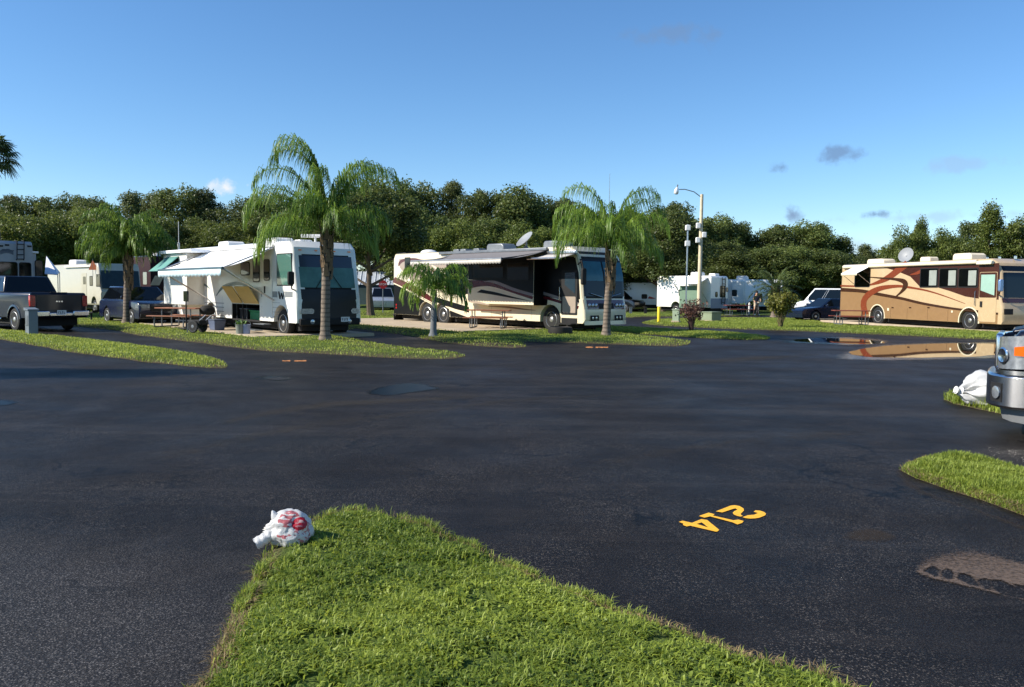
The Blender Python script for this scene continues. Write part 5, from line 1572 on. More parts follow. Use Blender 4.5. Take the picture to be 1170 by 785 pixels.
    p = text_plate(root, 'licence_plate', 0.32, 0.17, (-6.35, 0.0, 0.70), (0, 0, math.pi), M_WPLASTIC, M_BLACK)
    MB().box(-6.16, -6.12, -0.3, 0.3, 1.42, 1.44).build('tailgate_cap', M_BLACK, root)
    return root


# the pickup entering at the right edge: near front corner of its bumper
hx, hy = -0.85, 0.527
ang = math.atan2(hy, hx)
c0 = AT(1146, 450, 9.8)
S_ = 0.95
fx = c0.x+0.05*hx+0.95*hy; fy = c0.y+0.05*hy-0.95*hx
pickup('dark blue pickup truck with chrome bumper and orange marker lamp entering at the right edge', Frame(fx, fy, ang), S_)
# the pickup parked on the lane at the far left, seen from behind
ang = math.atan2(0.60, -0.80)
c0 = G(66, 378.5)
pickup('dark navy pickup truck seen from behind on the left lane, red tail lights', Frame(c0.x+6.0*math.cos(ang), c0.y+6.0*math.sin(ang), ang), 1.0)

# blue crossover between the slim palm and the white motorhome
ang = math.atan2(-0.69, 0.72)
c0 = G(184, 372)
r_ = car('crossover_car', 'shiny blue crossover facing right, parked behind the first picnic table', 'car', Frame(c0.x, c0.y, ang), 4.5, 1.86,
         [(0.02, 0.5), (0.04, 0.75), (-0.05, 0.95), (-0.25, 1.03), (-1.25, 1.10), (-4.3, 1.08), (-4.48, 1.0), (-4.5, 0.5)], (-1.15, -1.95, -3.7, -4.3), 1.68, (-0.9, -3.6), 0.35, P_BLUE, 0.3, (0.40, 0.45, 0.76, 0.80))
for s in (-1, 1):
    MB().prism([(0.065, s*0.5), (0.05, s*0.78), (-0.05, s*0.925), (-0.36, s*0.95), (-0.3, s*0.85), (-0.05, s*0.5)], 0.76, 0.92, plane='xy').build('headlight', M_LENS, r_)
MB().prism(rrect(-0.45, 0.45, 0.62, 0.86, 0.04), 0.0, 0.065, plane='yz').build('grille', M_BLACK, r_)
MB().prism(rrect(-0.9, 0.9, 0.34, 0.52, 0.05), 0.0, 0.07, plane='yz').build('bumper', M_BLACK, r_, bevel=0.02)

# dark sedan and white van beyond the tan coach, silver and black cars far off
ang = math.atan2(-0.25, -0.95)
c0 = G(907, 367)
car('sedan', 'dark blue sedan parked beside the leafy green bush', 'car', Frame(c0.x, c0.y, ang), 4.8, 1.8,
    [(0.03, 0.45), (0.03, 0.66), (-0.15, 0.78), (-1.4, 0.93), (-4.0, 0.96), (-4.7, 0.92), (-4.8, 0.78), (-4.8, 0.45)], (-1.3, -2.1, -3.2, -4.1), 1.42, (-0.92, -3.75), 0.33, P_SED, 0.25, (0.48, 0.53))
ang = math.atan2(0.35, -0.94)
c0 = AT(905, 352, 64)
car('van', 'white passenger van parked behind the dark sedan', 'van', Frame(c0.x, c0.y, ang), 5.4, 2.0,
    [(0.02, 0.5), (0.0, 0.85), (-0.5, 1.1), (-0.95, 1.2), (-5.3, 1.2), (-5.4, 1.1), (-5.4, 0.5)], (-0.85, -1.6, -5.2, -5.35), 2.12, (-1.0, -4.3), 0.36, P_VAN, 0.35, (0.26, 0.29, 0.60, 0.63), tum=0.15)
ang = math.atan2(-0.95, 0.2)
c0 = AT(438, 353, 64)
car('silver_car', 'silver car facing the camera under the grey metal shed roof', 'car', Frame(c0.x, c0.y, ang), 4.6, 1.85,
    [(0.02, 0.5), (0.02, 0.8), (-0.2, 0.98), (-1.2, 1.1), (-4.5, 1.1), (-4.6, 0.5)], (-1.0, -1.8, -4.0, -4.5), 1.78, (-0.9, -3.6), 0.36, P_SILV, 0.3, (0.5, 0.54))
ang = math.atan2(-0.6, 0.8)
c0 = AT(731, 354, 68)
car('dark_suv', 'dark sport utility car beyond the nose of the black motorhome', 'car', Frame(c0.x, c0.y, ang), 4.7, 1.88,
    [(0.02, 0.5), (0.02, 0.85), (-0.2, 1.02), (-1.2, 1.12), (-4.6, 1.12), (-4.7, 0.5)], (-1.1, -1.8, -4.2, -4.6), 1.76, (-0.9, -3.65), 0.37, P_BLACK, 0.32, (0.45, 0.5))


# ------------------------------------------------------------------ other rigs
def rig(name, label, cat, fr, L_, W, H, paint, zb=0.5, wheels=(), wrad=0.38, nose=None, ac=(), acm=M_WPLASTIC, dec=None, decm=(), bevel=0.08):
    root = thing(name, label, cat, (fr.x, fr.y, 0), fr.a)
    side = arch_outline(-L_, 0.0, zb, [(x, wrad*1.2) for x in wheels], max(zb, wrad))
    side += list(nose or [(0.0, H-0.12), (-0.12, H)])+[(-L_+0.1, H), (-L_, H-0.1)]
    profile_body(root, 'body', side, W, [paint]+list(decm), bevel=bevel, seg=3, bevel_ok=lambda v: v.z > 1.3, mb_extra=dec)
    MB().box(-L_+0.2, -0.2, -W/2+0.3, W/2-0.3, 0.28, zb+0.5 if False else zb).build('chassis', M_DARK, root)
    for x in wheels:
        for s in (-1, 1): add_wheel(root, x, s*(W/2-0.16), wrad, 0.24, s, M_RIM, 0.6, 6)
    for x, sx in ac: roof_unit(root, 'air_conditioner', x, 0.0, H, sx, 0.75, 0.32, acm)
    return root


def win(root, fr, yv, px0, px1, py0, py1, gl=M_GLASS, name='window', r=0.08):
    a = fr.side(px0, py0, yv); b = fr.side(px1, py1, yv)
    return pane(root, name, rrect(min(a[0], b[0]), max(a[0], b[0]), min(a[1], b[1]), max(a[1], b[1]), r), yv, gl)


def fwin(root, fr, px0, px1, py0, py1, gl=M_GLASS, name='window', r=0.08, x=0.0):
    a = fr.front(px0, py0, x); b = fr.front(px1, py1, x)
    y0, y1 = sorted((a[0], b[0])); z0, z1 = sorted((a[1], b[1]))
    f = MB().prism(rrect(y0-.04, y1+.04, z0-.04, z1+.04, r+.03), x-0.01, x+0.014, plane='yz').build(name, M_BLACK, root)
    MB().prism(rrect(y0, y1, z0, z1, r), x-0.01, x+0.02, plane='yz').build('glass', gl, f)
    return f


def place_front(px, Y, a, ylocal):
    """frame whose front edge at local y = ylocal passes under pixel column px at depth Y"""
    p = AT(px, 340, Y)
    return Frame(p.x+ylocal*math.sin(a), p.y-ylocal*math.cos(a), a)


A1 = -0.852
# beige motorhome at the left with its nose to the right
fr = place_front(115, 50, -0.80, -1.2)
xr = fr.side(52, 330, -1.2)[0]
d = MB()
decal(d, fr, [(58, 345), (114, 347), (114, 348.5), (58, 346.3)], -1.2, 1, 1)
rb_ = rig('motorhome', 'older beige motorhome beyond the pickup, nose to the right', 'motorhome', fr, min(10.5, max(7.5, -xr)), 2.4, 3.05, M_BEIGE, 0.55, (-1.2, -5.6), 0.42,
          [(0.05, 0.7), (0.05, 1.35), (-0.1, 1.6), (-0.3, 2.75), (-0.5, 3.05)], (), dec=d, decm=(mat('olive_stripe', (120, 116, 96), 0.4),))
win(rb_, fr, -1.2, 95, 98.5, 316, 325); win(rb_, fr, -1.2, 102.5, 106, 316, 326)
win(rb_, fr, -1.2, 110, 114.3, 314, 327, M_GLASS, 'cab_window', 0.04)
a = fr.side(93, 312, -1.2); b = fr.side(99.5, 347, -1.2)
MB().prism(rrect(a[0], b[0], b[1], a[1], 0.05), -1.19, -1.214).build('door', M_BEIGE, rb_)
roof_unit(rb_, 'air_conditioner', fr.side(90, 303, 0)[0], 0, 3.05, 1.5, 0.8, 0.36)
MB().box(-6.5, -0.9, -1.32, -1.2, 2.82, 2.95).build('rolled_awning', M_WHITE, rb_, bevel=0.03)
wsh = MB(); wsh.add([(0.0, -1.1, 1.55), (0.0, 1.1, 1.55), (-0.24, 1.1, 2.62), (-0.24, -1.1, 2.62)], [(0, 1, 2, 3)]); wo_ = wsh.build('windshield', mat('blue_grey_pane', (40, 54, 60), 0.12, var=0.2, spec=0.25), rb_, fix=False)
wo_.location.x = 0.03
MB().box(-0.02, 0.16, -1.15, 1.15, 0.45, 0.75).build('bumper', P_NAVY, rb_, bevel=0.04)
for s in (-1, 1): MB().prism(rrect(s*0.85-0.2, s*0.85+0.2, 0.95, 1.15, 0.05), 0.03, 0.075, plane='yz').build('headlight', M_LENS, rb_)
# its white side awning and a small orange pennant on the roof
p0 = fr.world(-9.6, -1.3, 3.5)
q = fr.hit(66, 304, 'y', -1.6)
ob = thing('awning_canopy', 'small white sloping canopy between the fifth wheel trailer and the beige motorhome', 'canopy', AT(60, 345, 47).to_3d())
ob.location.z = 0.1
c = AT(60, 340, 47)
pts = [AT(53, 292.5, 48), AT(68, 310.5, 48), AT(66, 313.5, 45.5), AT(51, 312.5, 45.5)]
mb = MB(); V = [p-ob.location for p in pts]; mb.add(V+[v-Vector((0, 0, .04)) for v in V], [(0, 1, 2, 3), (4, 5, 6, 7), (0, 1, 5, 4), (1, 2, 6, 5), (2, 3, 7, 6), (3, 0, 4, 7)])
mb.build('fabric', mat('canopy_white', (232, 232, 240), 0.7, var=0.05), ob, smooth=0)
for v in (V[1], V[2]): MB().tube([v, (v.x, v.y, 0)], 0.025).build('post', M_ALU, ob)
c = AT(106, 306.5, 50.5)
fl = MB().tube([(0, 0, -0.5), (0, 0, 0.55)], 0.015)
fo = fl.build('pennant', M_GREYMET); fo.location = c; tag(fo, 'small orange pennant on a stick above the beige motorhome roof', 'pennant')
MB().prism([(0.0, 0.5), (0.32, -0.1), (0.0, -0.1), (-0.25, -0.1)], -0.012, 0.012).build('flag', mat('orange_cloth', (196, 112, 70), 0.8), fo)

# grey fifth wheel trailer at the left edge: we look at its rear cap
fr = place_front(38.5, 42, -0.80, 1.22)
M_GREYRV = mat('grey_rv', (150, 152, 156), 0.4, var=0.05, coat=0.3)
d = MB()
ft = rig('fifth_wheel_trailer', 'tall grey trailer at the left edge with black ladder on its rear', 'trailer', fr, 9.0, 2.44, 3.85, M_GREYRV, 0.6, (-5.0,), 0.4, [(0.0, 3.72), (-0.1, 3.85)])
fwin(ft, fr, -8, 19.5, 299.5, 317); fwin(ft, fr, 22.5, 35, 300.5, 317)
ld = MB()
for px in (19.5, 27.5):
    a = fr.front(px, 297, 0.12); b = fr.front(px, 275.5, 0.12)
    ld.tube([(0.0, a[0], a[1]), (0.12, a[0], a[1]+.05), (0.12, b[0], b[1]), (-0.3, b[0], b[1]+0.05)], 0.025, 6)
for py in (279, 285, 291, 296):
    a = fr.front(19.5, py, 0.12); b = fr.front(27.5, py, 0.12); ld.tube([(0.12, a[0], a[1]), (0.12, b[0], b[1])], 0.022, 6)
ld.build('ladder', M_BLACK, ft)
# arched lettering too worn to read, as short dark strokes; marker lamps
lt = MB()
for k in range(9):
    u = k/8; px = 1+u*13.5; py = 289.5-2.6*math.sin(math.pi*(0.15+0.75*u))
    y, z = fr.front(px, py, 0.0)
    lt.box(0.001, 0.008, y-.03, y+.03, z-.10, z+.10); lt.box(0.001, 0.008, y-.08, y+.06, z+.04*(k % 3), z+.04*(k % 3)+.04)
lt.build('lettering', mat('slate_letters', (84, 92, 102), 0.5), ft)
for px, py in ((1, 281), (8, 280), (33.5, 281.5)):
    y, z = fr.front(px, py, 0.0); MB().box(0, 0.03, y-.09, y+.09, z-.04, z+.04).build('marker_light', M_BLACK, ft)
x0 = -2.4
so_ = MB().box(-4.8, x0, 1.2, 2.0, 0.95, 3.35).build('slide_out', M_GREYRV, ft, bevel=0.03)
f = fwin(so_, fr, 40.5, 48.5, 298, 317, x=x0)
MB().box(-4.9, x0+0.1, 1.2, 2.1, 3.36, 3.46).build('slide_topper', M_WPLASTIC, ft, bevel=0.02)

# maroon rig half hidden behind the white motorhome
fr = place_front(172.5, 57, -0.80, -1.2)
M_MARRV = mat('maroon_rv', (44, 18, 20), 0.6, var=0.15, spec=0.2)
mr_ = rig('motorhome', 'dark maroon motorhome half hidden behind the teal window awning', 'motorhome', fr, 5.0, 2.4, 3.72, M_MARRV, 0.6, (-1.4,), 0.45, [(0.0, 3.4), (-0.2, 3.72)], ((-1.5, 0.9),))
MB().box(-4.8, -0.3, -1.1, 1.1, 3.725, 3.8).build('roof_cap', mat('slate_cap', (84, 98, 116), 0.45), mr_, bevel=0.03)
win(mr_, fr, -1.2, 163.5, 168, 311, 325, glass('pale_grey_pane', (120, 130, 128), 0.1))
sw = MB()
for k in range(3):
    a = fr.front(173.5+k*3.2, 326, 0.0); b = fr.front(179+k*3.2, 315, 0.0)
    sw.add([(0.012, a[0]-.12, a[1]), (0.012, a[0]+.12, a[1]), (0.012, b[0]+.12, b[1]), (0.012, b[0]-.12, b[1])], [(0, 1, 2, 3)])
sw.build('stripes', mat('sand_stripe', (196, 170, 140), 0.4), mr_, fix=False)

# trailer beyond the lamp pole: lit white side, shaded end with dark lower skirt
fr = place_front(812, 64, -0.80, -1.2)
xs_ = fr.side(771.5, 340, -1.2)[0]
t1 = rig('travel_trailer', 'white trailer with screened side standing behind the lamp pole', 'trailer', fr, max(5.0, -xs_), 2.4, 3.0, M_WHITE, 0.55, (-3.2,), 0.36, None, ((-2.0, 0.9),), decm=())
awn = MB(); p0 = fr.side(783, 322, -1.2)[0]
q0 = Vector((p0, -1.22, 2.85)); q1 = Vector((-0.25, -1.22, 2.85)); tv = Vector((0, -1.5, -0.5))
aw = awning_sheet('awning', t1, q0, q1, q1+tv, q0+tv, M_FABW, 0.04, 8, 4)
MB().prism([(p0+.1, 0.5), (-0.4, 0.5), (-0.4, 2.2), (p0+.1, 2.2)], -2.1, -2.08).build('screen', mat('green_screen', (108, 132, 112), 0.9, var=0.1), aw)
for x in (p0, -0.25): MB().tube([(x, -2.7, 2.36), (x, -1.22, 1.0)], 0.03).build('arm', M_ALU, aw)
win(t1, fr, -1.2, 776, 780, 331, 338)
a = fr.front(813, 341, 0.0); b = fr.front(834, 358, 0.0)
sk = MB().prism([(-1.18, 0.5), (1.18, 0.5), (1.18, a[1]), (-1.18, a[1])], 0.0, 0.012, plane='yz').build('lower_panel', mat('blue_grey_panel', (96, 112, 136), 0.4), t1)
fwin(t1, fr, 823, 828.5, 327, 339); fwin(t1, fr, 817.5, 819.5, 334, 339); fwin(t1, fr, 830, 831.5, 329, 333, r=0.03)
lt = MB(); lt.tube([(0.06, 0.3, 0.8), (0.06, 0.3, 2.9)], 0.03, 6).tube([(0.06, 0.75, 0.8), (0.06, 0.75, 2.9)], 0.03, 6)
for k in range(6): lt.tube([(0.06, 0.3, 0.95+k*.36), (0.06, 0.75, 0.95+k*.36)], 0.022, 6)
lt.build('ladder', M_BLACK, t1)
roof_unit(t1, 'roof_vent', -0.7, 0.3, 3.0, 0.6, 0.6, 0.2)

# white trailer to its right with slide-out
fr = place_front(893, 70, -0.35, -1.2)
xs_ = fr.side(836, 340, -1.2)[0]
t2 = rig('travel_trailer', 'bright white trailer with slide-out behind the date palm', 'trailer', fr, max(6.0, -xs_), 2.4, 2.85, M_WHITE, 0.6, (-2.4, -3.3), 0.36, None, ((-3.3, 1.0), (-5.6, 0.9)))
x0 = fr.side(836, 340, -1.8)[0]; x1 = fr.side(849.5, 340, -1.8)[0]
so_ = MB().box(x0, x1, -1.8, -1.1, 0.8, 2.7).build('slide_out', M_WHITE, t2, bevel=0.03)
win(so_, fr, -1.8, 836.8, 841.5, 331.5, 338)
win(t2, fr, -1.2, 862.5, 870.5, 336, 342.5); win(t2, fr, -1.2, 878, 884, 334, 341)
MB().box(-1.6, -0.4, -1.23, -1.2, 0.7, 1.15).build('panel', mat('sand_panel', (222, 206, 176), 0.5), t2)

# low white trailer with a red swoosh, under the spreading oak
fr = place_front(759, 72, -0.25, -1.15)
xs_ = fr.side(731, 345, -1.15)[0]
d = MB()
decal(d, fr, [(742, 338.5), (749.5, 341), (744.5, 341.6), (740, 341)], -1.15, 1, 1)
t3 = rig('travel_trailer', 'low white trailer with red swoosh under the spreading oak', 'trailer', fr, max(4.0, -xs_), 2.3, 2.5, M_WHITE, 0.6, (-2.0,), 0.34, [(0.0, 2.3), (-0.2, 2.5)], (), dec=d, decm=(mat('red_swoosh', (176, 52, 38), 0.4),))
win(t3, fr, -1.15, 733.5, 739, 336.5, 341)
t4fr = place_front(775, 76, -0.25, -1.15)
t4 = rig('cargo_trailer', 'small low white trailer between the oak trunk and the green utility cabinet', 'trailer', t4fr, 2.6, 2.0, 1.7, M_WHITE, 0.5, (-1.3,), 0.32, [(0.0, 1.6), (-0.1, 1.7)], ())
MB().box(-2.5, -0.2, -1.02, -1.0, 0.9, 0.98).build('rub_rail', M_GREYMET, t4)

# shed with a ribbed metal roof
c0 = AT(436, 352, 84)
sh = thing('shed', 'open shed with pale ribbed metal roof left of the black motorhome', 'shed', (c0.x, c0.y, 0.0), 0.12)
z0, z1 = AT(436, 325.5, 84).z, AT(436, 310.5, 86).z
rf = MB()
n = 26
for k in range(n):
    x0 = -2.6+k*(6.2/n); x1 = x0+6.2/n
    rf.add([(x0, -1.0, z0), (x1, -1.0, z0), (x1, 2.2, z1), (x0, 2.2, z1)], [(0, 1, 2, 3)])
    if k % 2 == 0: rf.add([(x0, -1.0, z0), (x0+.05, -1.0, z0+.08), (x0+.05, 2.2, z1+.08), (x0, 2.2, z1), (x0+.1, -1.0, z0), (x0+.1, 2.2, z1)], [(0, 1, 2, 3), (1, 4, 5, 2)])
rf.build('roof', mat('metal_roof', (188, 196, 204), 0.45, 0.2, var=0.08), sh, smooth=0, fix=False)
MB().box(-2.5, 3.5, 2.0, 2.1, 0, z0).build('wall', mat('shed_wall', (92, 112, 122), 0.7), sh)
MB().box(-2.6, 3.6, -0.95, -0.85, z0-0.35, z0).build('fascia', mat('dark_fascia', (44, 62, 72), 0.6), sh)
for x in (-2.4, 0.5, 3.4): MB().box(x-.06, x+.06, -0.96, -0.84, 0, z0-0.35).build('post', M_GREYMET, sh)


# ------------------------------------------------------------------ site furniture
def picnic_table(label, c, rz, wood, h=0.76, L_=1.85):
    t = thing('picnic_table', label, 'picnic table', (c.x, c.y, c.z), rz, 'picnic tables on the pads')
    mb = MB()
    for k in range(5): mb.box(-L_/2, L_/2, -0.38+k*0.154, -0.38+k*0.154+0.142, h-0.045, h)
    mb.build('tabletop', wood, t, bevel=0.006)
    for s in (-1, 1):
        b = MB()
        for k in range(2): b.box(-L_/2, L_/2, s*0.74-0.135+k*0.14, s*0.74-0.135+k*0.14+0.128, 0.42, 0.46)
        b.build('seat', wood, t, bevel=0.006)
    for x in (-L_/2+0.28, L_/2-0.28):
        lg = MB()
        lg.tube([(x, -0.74, 0.42), (x, -0.76, 0.05), (x, -0.70, 0.025), (x, 0.70, 0.025), (x, 0.76, 0.05), (x, 0.74, 0.42)], 0.026, 8)
        for s in (-1, 1): lg.tube([(x, s*0.30, h-0.05), (x, s*0.30, 0.025)], 0.026, 8)
        lg.tube([(x, -0.86, 0.41), (x, 0.86, 0.41)], 0.022, 8)
        lg.build('leg', M_GREYMET, t)
    return t


def PZ(px, py, z): return G(px, py, z)


picnic_table('brown picnic table on steel legs beside the white motorhome awning', PZ(207, 373.5, 0.115), -0.25, M_TABLEWOOD)
picnic_table('brown picnic table in front of the black and maroon motorhome', PZ(558, 374.5, 0.115), -0.15, M_TABLEWOOD)
picnic_table('red picnic table beside the rear wheel of the tan coach', PZ(972, 371, 0.1), -0.1, M_TABLERED)
picnic_table('far red picnic table in front of the bright white trailers', AT(842, 358, 62).to_3d() if False else Vector((AT(842, 358, 62).x, 62, 0.05)), 0.1, M_TABLERED)

# things under the white awning
c = PZ(213, 376, 0.115)
tv = thing('television', 'black television on a slim stand under the white awning', 'television', c, FR1.a)
sc_ = (c-ORG).y/F_PX
w_, h_ = 12.5*sc_, 12.0*sc_
zt = AT(213, 332.5, c.y).z-c.z
MB().box(-w_/2, w_/2, -0.03, 0.03, zt-h_, zt).build('screen', M_GLASS, tv, bevel=0.01)
MB().tube([(0, 0, 0.02), (0, 0, zt-h_)], 0.03).build('pole', M_BLACK, tv)
MB().box(-0.3, 0.3, -0.2, 0.2, 0, 0.03).build('base', M_BLACK, tv)
c = PZ(226, 380, 0.115)
ct = thing('utility_cart', 'small two-wheeled black cart at the end of the first picnic table', 'cart', c, -0.4)
for y in (-0.22, 0.22): add_wheel(ct, 0.0, y, 0.22, 0.06, 1 if y > 0 else -1, M_GREYMET, 0.8, 8)
MB().box(-0.28, 0.24, -0.18, 0.18, 0.26, 0.44).build('tray', M_BLACK, ct, bevel=0.02)
MB().tube([(0.22, -0.15, 0.42), (0.5, -0.15, 0.62), (0.5, 0.15, 0.62), (0.22, 0.15, 0.42)], 0.016).build('handle', M_ALU, ct)
MB().tube([(0.0, -0.22, 0.22), (0.0, 0.22, 0.22)], 0.02).build('axle', M_GREYMET, ct)
MB().tube([(-0.3, -0.15, 0.32), (-0.32, -0.15, 0.0)], 0.02).build('leg', M_GREYMET, ct)
c = PZ(237, 374, 0.115)
gr = thing('portable_grill', 'black portable grill beside the first picnic table', 'grill', c, -0.5)
MB().lathe([(0.05, 0.48), (0.24, 0.52), (0.29, 0.62), (0.29, 0.66)], 16).build('bowl', M_BLACK, gr)
MB().lathe([(0.295, 0.66), (0.28, 0.75), (0.18, 0.84), (0.0001, 0.87)], 16).build('lid', M_BLACK, gr)
for k in range(3):
    a = 2.1*k; MB().tube([(0.12*math.cos(a), 0.12*math.sin(a), 0.52), (0.3*math.cos(a), 0.3*math.sin(a), 0)], 0.015).build('leg', M_GREYMET, gr)
c = PZ(248, 377, 0.115)
st = thing('storage_tote', 'blue grey plastic storage tote by the rear wheel of the white motorhome', 'tote', c, FR1.a)
MB().add([(-.25, -.18, 0), (.25, -.18, 0), (.25, .18, 0), (-.25, .18, 0), (-.30, -.22, .36), (.30, -.22, .36), (.30, .22, .36), (-.30, .22, .36)], [(0, 3, 2, 1), (4, 5, 6, 7), (0, 1, 5, 4), (1, 2, 6, 5), (2, 3, 7, 6), (3, 0, 4, 7)]).build('bin', mat('tote_blue', (84, 94, 116), 0.5), st, bevel=0.02)
MB().box(-0.32, 0.32, -0.24, 0.24, 0.36, 0.40).build('lid', mat('tote_lid', (70, 80, 98), 0.5), st, bevel=0.015)
for px, lab, col_, hh in ((274, 'grey green bucket with a leafy plant on the pad', (122, 126, 116), 0.32), (281.5, 'pale blue bucket standing right of the leafy bucket', (132, 142, 168), 0.32)):
    c = PZ(px, 381.3, 0.115)
    b = thing('bucket', lab, 'bucket', c, 0.3, 'buckets by the storage bay')
    MB().lathe([(0.0001, 0), (0.12, 0), (0.145, hh), (0.155, hh), (0.155, hh-.03), (0.148, hh-.03)], 18).build('pail', mat('pail_%d' % px, col_, 0.5), b)
    MB().tube([(-0.15, 0, hh-.02), (-0.12, 0, hh+.08), (0, 0, hh+.13), (0.12, 0, hh+.08), (0.15, 0, hh-.02)], 0.006, 6).build('handle', M_ALU, b)
    if px == 274:
        lf = MB(); r2 = random.Random(5)
        for k in range(26):
            a = r2.uniform(0, 6.28); e = r2.uniform(.2, 1.2); l = r2.uniform(.1, .22)
            p = Vector((0.05*math.cos(a), 0.05*math.sin(a), hh-.04)); q = p+Vector((math.cos(a)*math.cos(e), math.sin(a)*math.cos(e), math.sin(e)))*l; s_ = Vector((-math.sin(a), math.cos(a), 0))*0.03
            lf.add([p, q-s_, q+Vector((0, 0, .04)), q+s_], [(0, 1, 2, 3)])
        lf.build('foliage', mat('pot_leaf', (92, 124, 52), 0.6), b, fix=False)
# green tub inside the open storage bay
bx0, bx1, bz0, bz1, bY = bay
p = FR1.world(bx0+(bx1-bx0)*0.72, bY+0.45, bz0+0.0)
tb = thing('storage_tub', 'green plastic tub inside the open storage bay', 'tub', p, FR1.a)
MB().box(-0.5, 0.5, -0.3, 0.3, 0.0, 0.3).build('bin', mat('green_tub', (28, 120, 70), 0.5), tb, bevel=0.03)
MB().box(-0.53, 0.53, -0.33, 0.33, 0.3, 0.35).build('lid', mat('green_lid', (34, 138, 84), 0.5), tb, bevel=0.02)
p = FR1.world(bx0+(bx1-bx0)*0.25, bY+0.5, bz0)
tb = thing('storage_crate', 'dark crate with grey lid inside the open storage bay', 'crate', p, FR1.a)
MB().box(-0.35, 0.35, -0.3, 0.3, 0.0, 0.36).build('bin', M_BLACK, tb, bevel=0.03)
MB().box(-0.37, 0.37, -0.32, 0.32, 0.36, 0.4).build('lid', M_PLASTIC, tb, bevel=0.02)

# fire ring: an old tyre-like steel ring on the grass
c = PZ(640, 381, 0.09)
o = MB().lathe([(0.40, 0), (0.46, 0.0), (0.47, 0.05), (0.455, 0.24), (0.40, 0.26), (0.39, 0.22), (0.40, 0.05), (0.40, 0)], 28).build('fire_ring', mat('sooty_steel', (46, 44, 42), 0.7, 0.4, var=0.3))
o.location = c; tag(o, 'low dark fire ring on the grass by the front wheel of the black motorhome', 'fire ring')

# meter pedestal on the left tongue, park grill, posts
c = PZ(36.5, 382.5, 0.07)
pd = thing('meter_pedestal', 'grey meter pedestal with sloped cap on the left grass tongue', 'pedestal', c, -0.75)
k_ = c.y/F_PX
hh = AT(36, 352.5, c.y).z-c.z
MB().box(-0.17, 0.17, -0.14, 0.14, 0, hh-.06).build('cabinet', mat('pedestal_grey', (112, 120, 126), 0.5, 0.2), pd, bevel=0.01)
MB().prism([(-0.20, hh-.06), (0.20, hh-.06), (0.20, hh-.02), (-0.20, hh+.03)], -0.17, 0.17).build('cap', mat('pedestal_grey', (112, 120, 126)), pd)
MB().box(-0.12, 0.12, -0.152, -0.14, hh*0.35, hh*0.75).build('door', M_GREYMET, pd, bevel=0.005)
MB().box(-0.32, -0.172, -0.1, 0.1, 0, hh*0.42).build('side_box', M_GREYMET, pd, bevel=0.01)
c = PZ(104.5, 366, 0.09)
pg = thing('park_grill', 'small black park grill on a post on the left lawn', 'grill', c, -0.3)
MB().tube([(0, 0, 0), (0, 0, 0.35)], 0.04).build('post', M_BLACK, pg)
MB().box(-0.24, 0.24, -0.18, 0.18, 0.35, 0.40).box(-0.24, -0.22, -0.18, 0.18, 0.40, 0.48).box(0.22, 0.24, -0.18, 0.18, 0.40, 0.48).build('firebox', M_BLACK, pg)

# stop sign
c = AT(437.5, 350, 56); c.z = 0.08
sg = thing('stop_sign', 'red octagonal stop sign left of the black motorhome', 'stop sign', c, 0.12)
zc = AT(437.5, 325, 56).z-0.08
MB().tube([(0, 0.03, 0), (0, 0.03, zc+0.3)], 0.035).build('post', M_GREYMET, sg)
oc = [(0.30*math.cos(R(22.5+45*k)), zc+0.30*math.sin(R(22.5+45*k))) for k in range(8)]
MB().prism(oc, -0.012, 0.0).build('plate', mat('sign_red', (176, 34, 40), 0.5, var=0.05), sg, smooth=0)
tx = bpy.data.curves.new('word', 'FONT'); tx.body = 'STOP'; tx.size = 0.2; tx.align_x = 'CENTER'; tx.align_y = 'CENTER'; tx.extrude = 0.002
to_ = bpy.data.objects.new('tmp', tx); COL.objects.link(to_)
dg = bpy.context.evaluated_depsgraph_get(); wm = bpy.data.meshes.new_from_object(to_.evaluated_get(dg)); bpy.data.objects.remove(to_)
wm.materials.clear(); wm.materials.append(M_WPLASTIC)
wo = link('word', wm, sg); wo.location = (0, -0.017, zc); wo.rotation_euler = (R(90), 0, 0)

# yellow bollard, green cabinet, pad-mounted transformer, posts
c = PZ(752.6, 368.5, 0.06)
hh = AT(752.6, 350, c.y).z-c.z
o = MB().lathe([(0.085, 0), (0.085, hh-.06), (0.06, hh-.015), (0.0001, hh)], 16).build('bollard', mat('bollard_yellow', (236, 204, 36), 0.5, var=0.08)); o.location = c
tag(o, 'yellow bollard on the tip of the grass by the lane', 'bollard')
c = PZ(772.3, 369, 0.06); hh = AT(772, 353, c.y).z-c.z
cb = thing('utility_cabinet', 'pale green utility cabinet left of the reddish bush', 'cabinet', c, -0.4)
MB().box(-0.17, 0.17, -0.15, 0.15, 0.12, hh-.05).build('cabinet', mat('cabinet_green', (156, 172, 146), 0.5), cb, bevel=0.01)
MB().box(-0.20, 0.20, -0.18, 0.18, hh-.05, hh).build('lid', mat('cabinet_green', (156, 172, 146)), cb, bevel=0.015)
MB().box(-0.22, 0.22, -0.2, 0.2, 0, 0.12).build('base', M_CONC, cb, bevel=0.01)
c = PZ(818.5, 367.2, 0.06); hh = AT(818, 356.3, c.y).z-c.z
tf = thing('transformer_box', 'green pad-mounted transformer box right of the lamp pole', 'transformer', c, -0.85)
MB().box(-0.75, 0.0, -0.45, 0.45, 0.06, hh-.06).build('cabinet', mat('transformer_green', (128, 140, 112), 0.55, var=0.1), tf, bevel=0.015)
MB().box(-0.79, 0.03, -0.49, 0.49, hh-.06, hh).build('lid', mat('transformer_green', (128, 140, 112)), tf, bevel=0.02)
MB().box(-0.85, 0.1, -0.55, 0.55, 0, 0.06).build('base', M_CONC, tf)
c = Vector((AT(856, 355, 63).x, 63, 0.05)); hh = AT(856, 345.5, 63).z
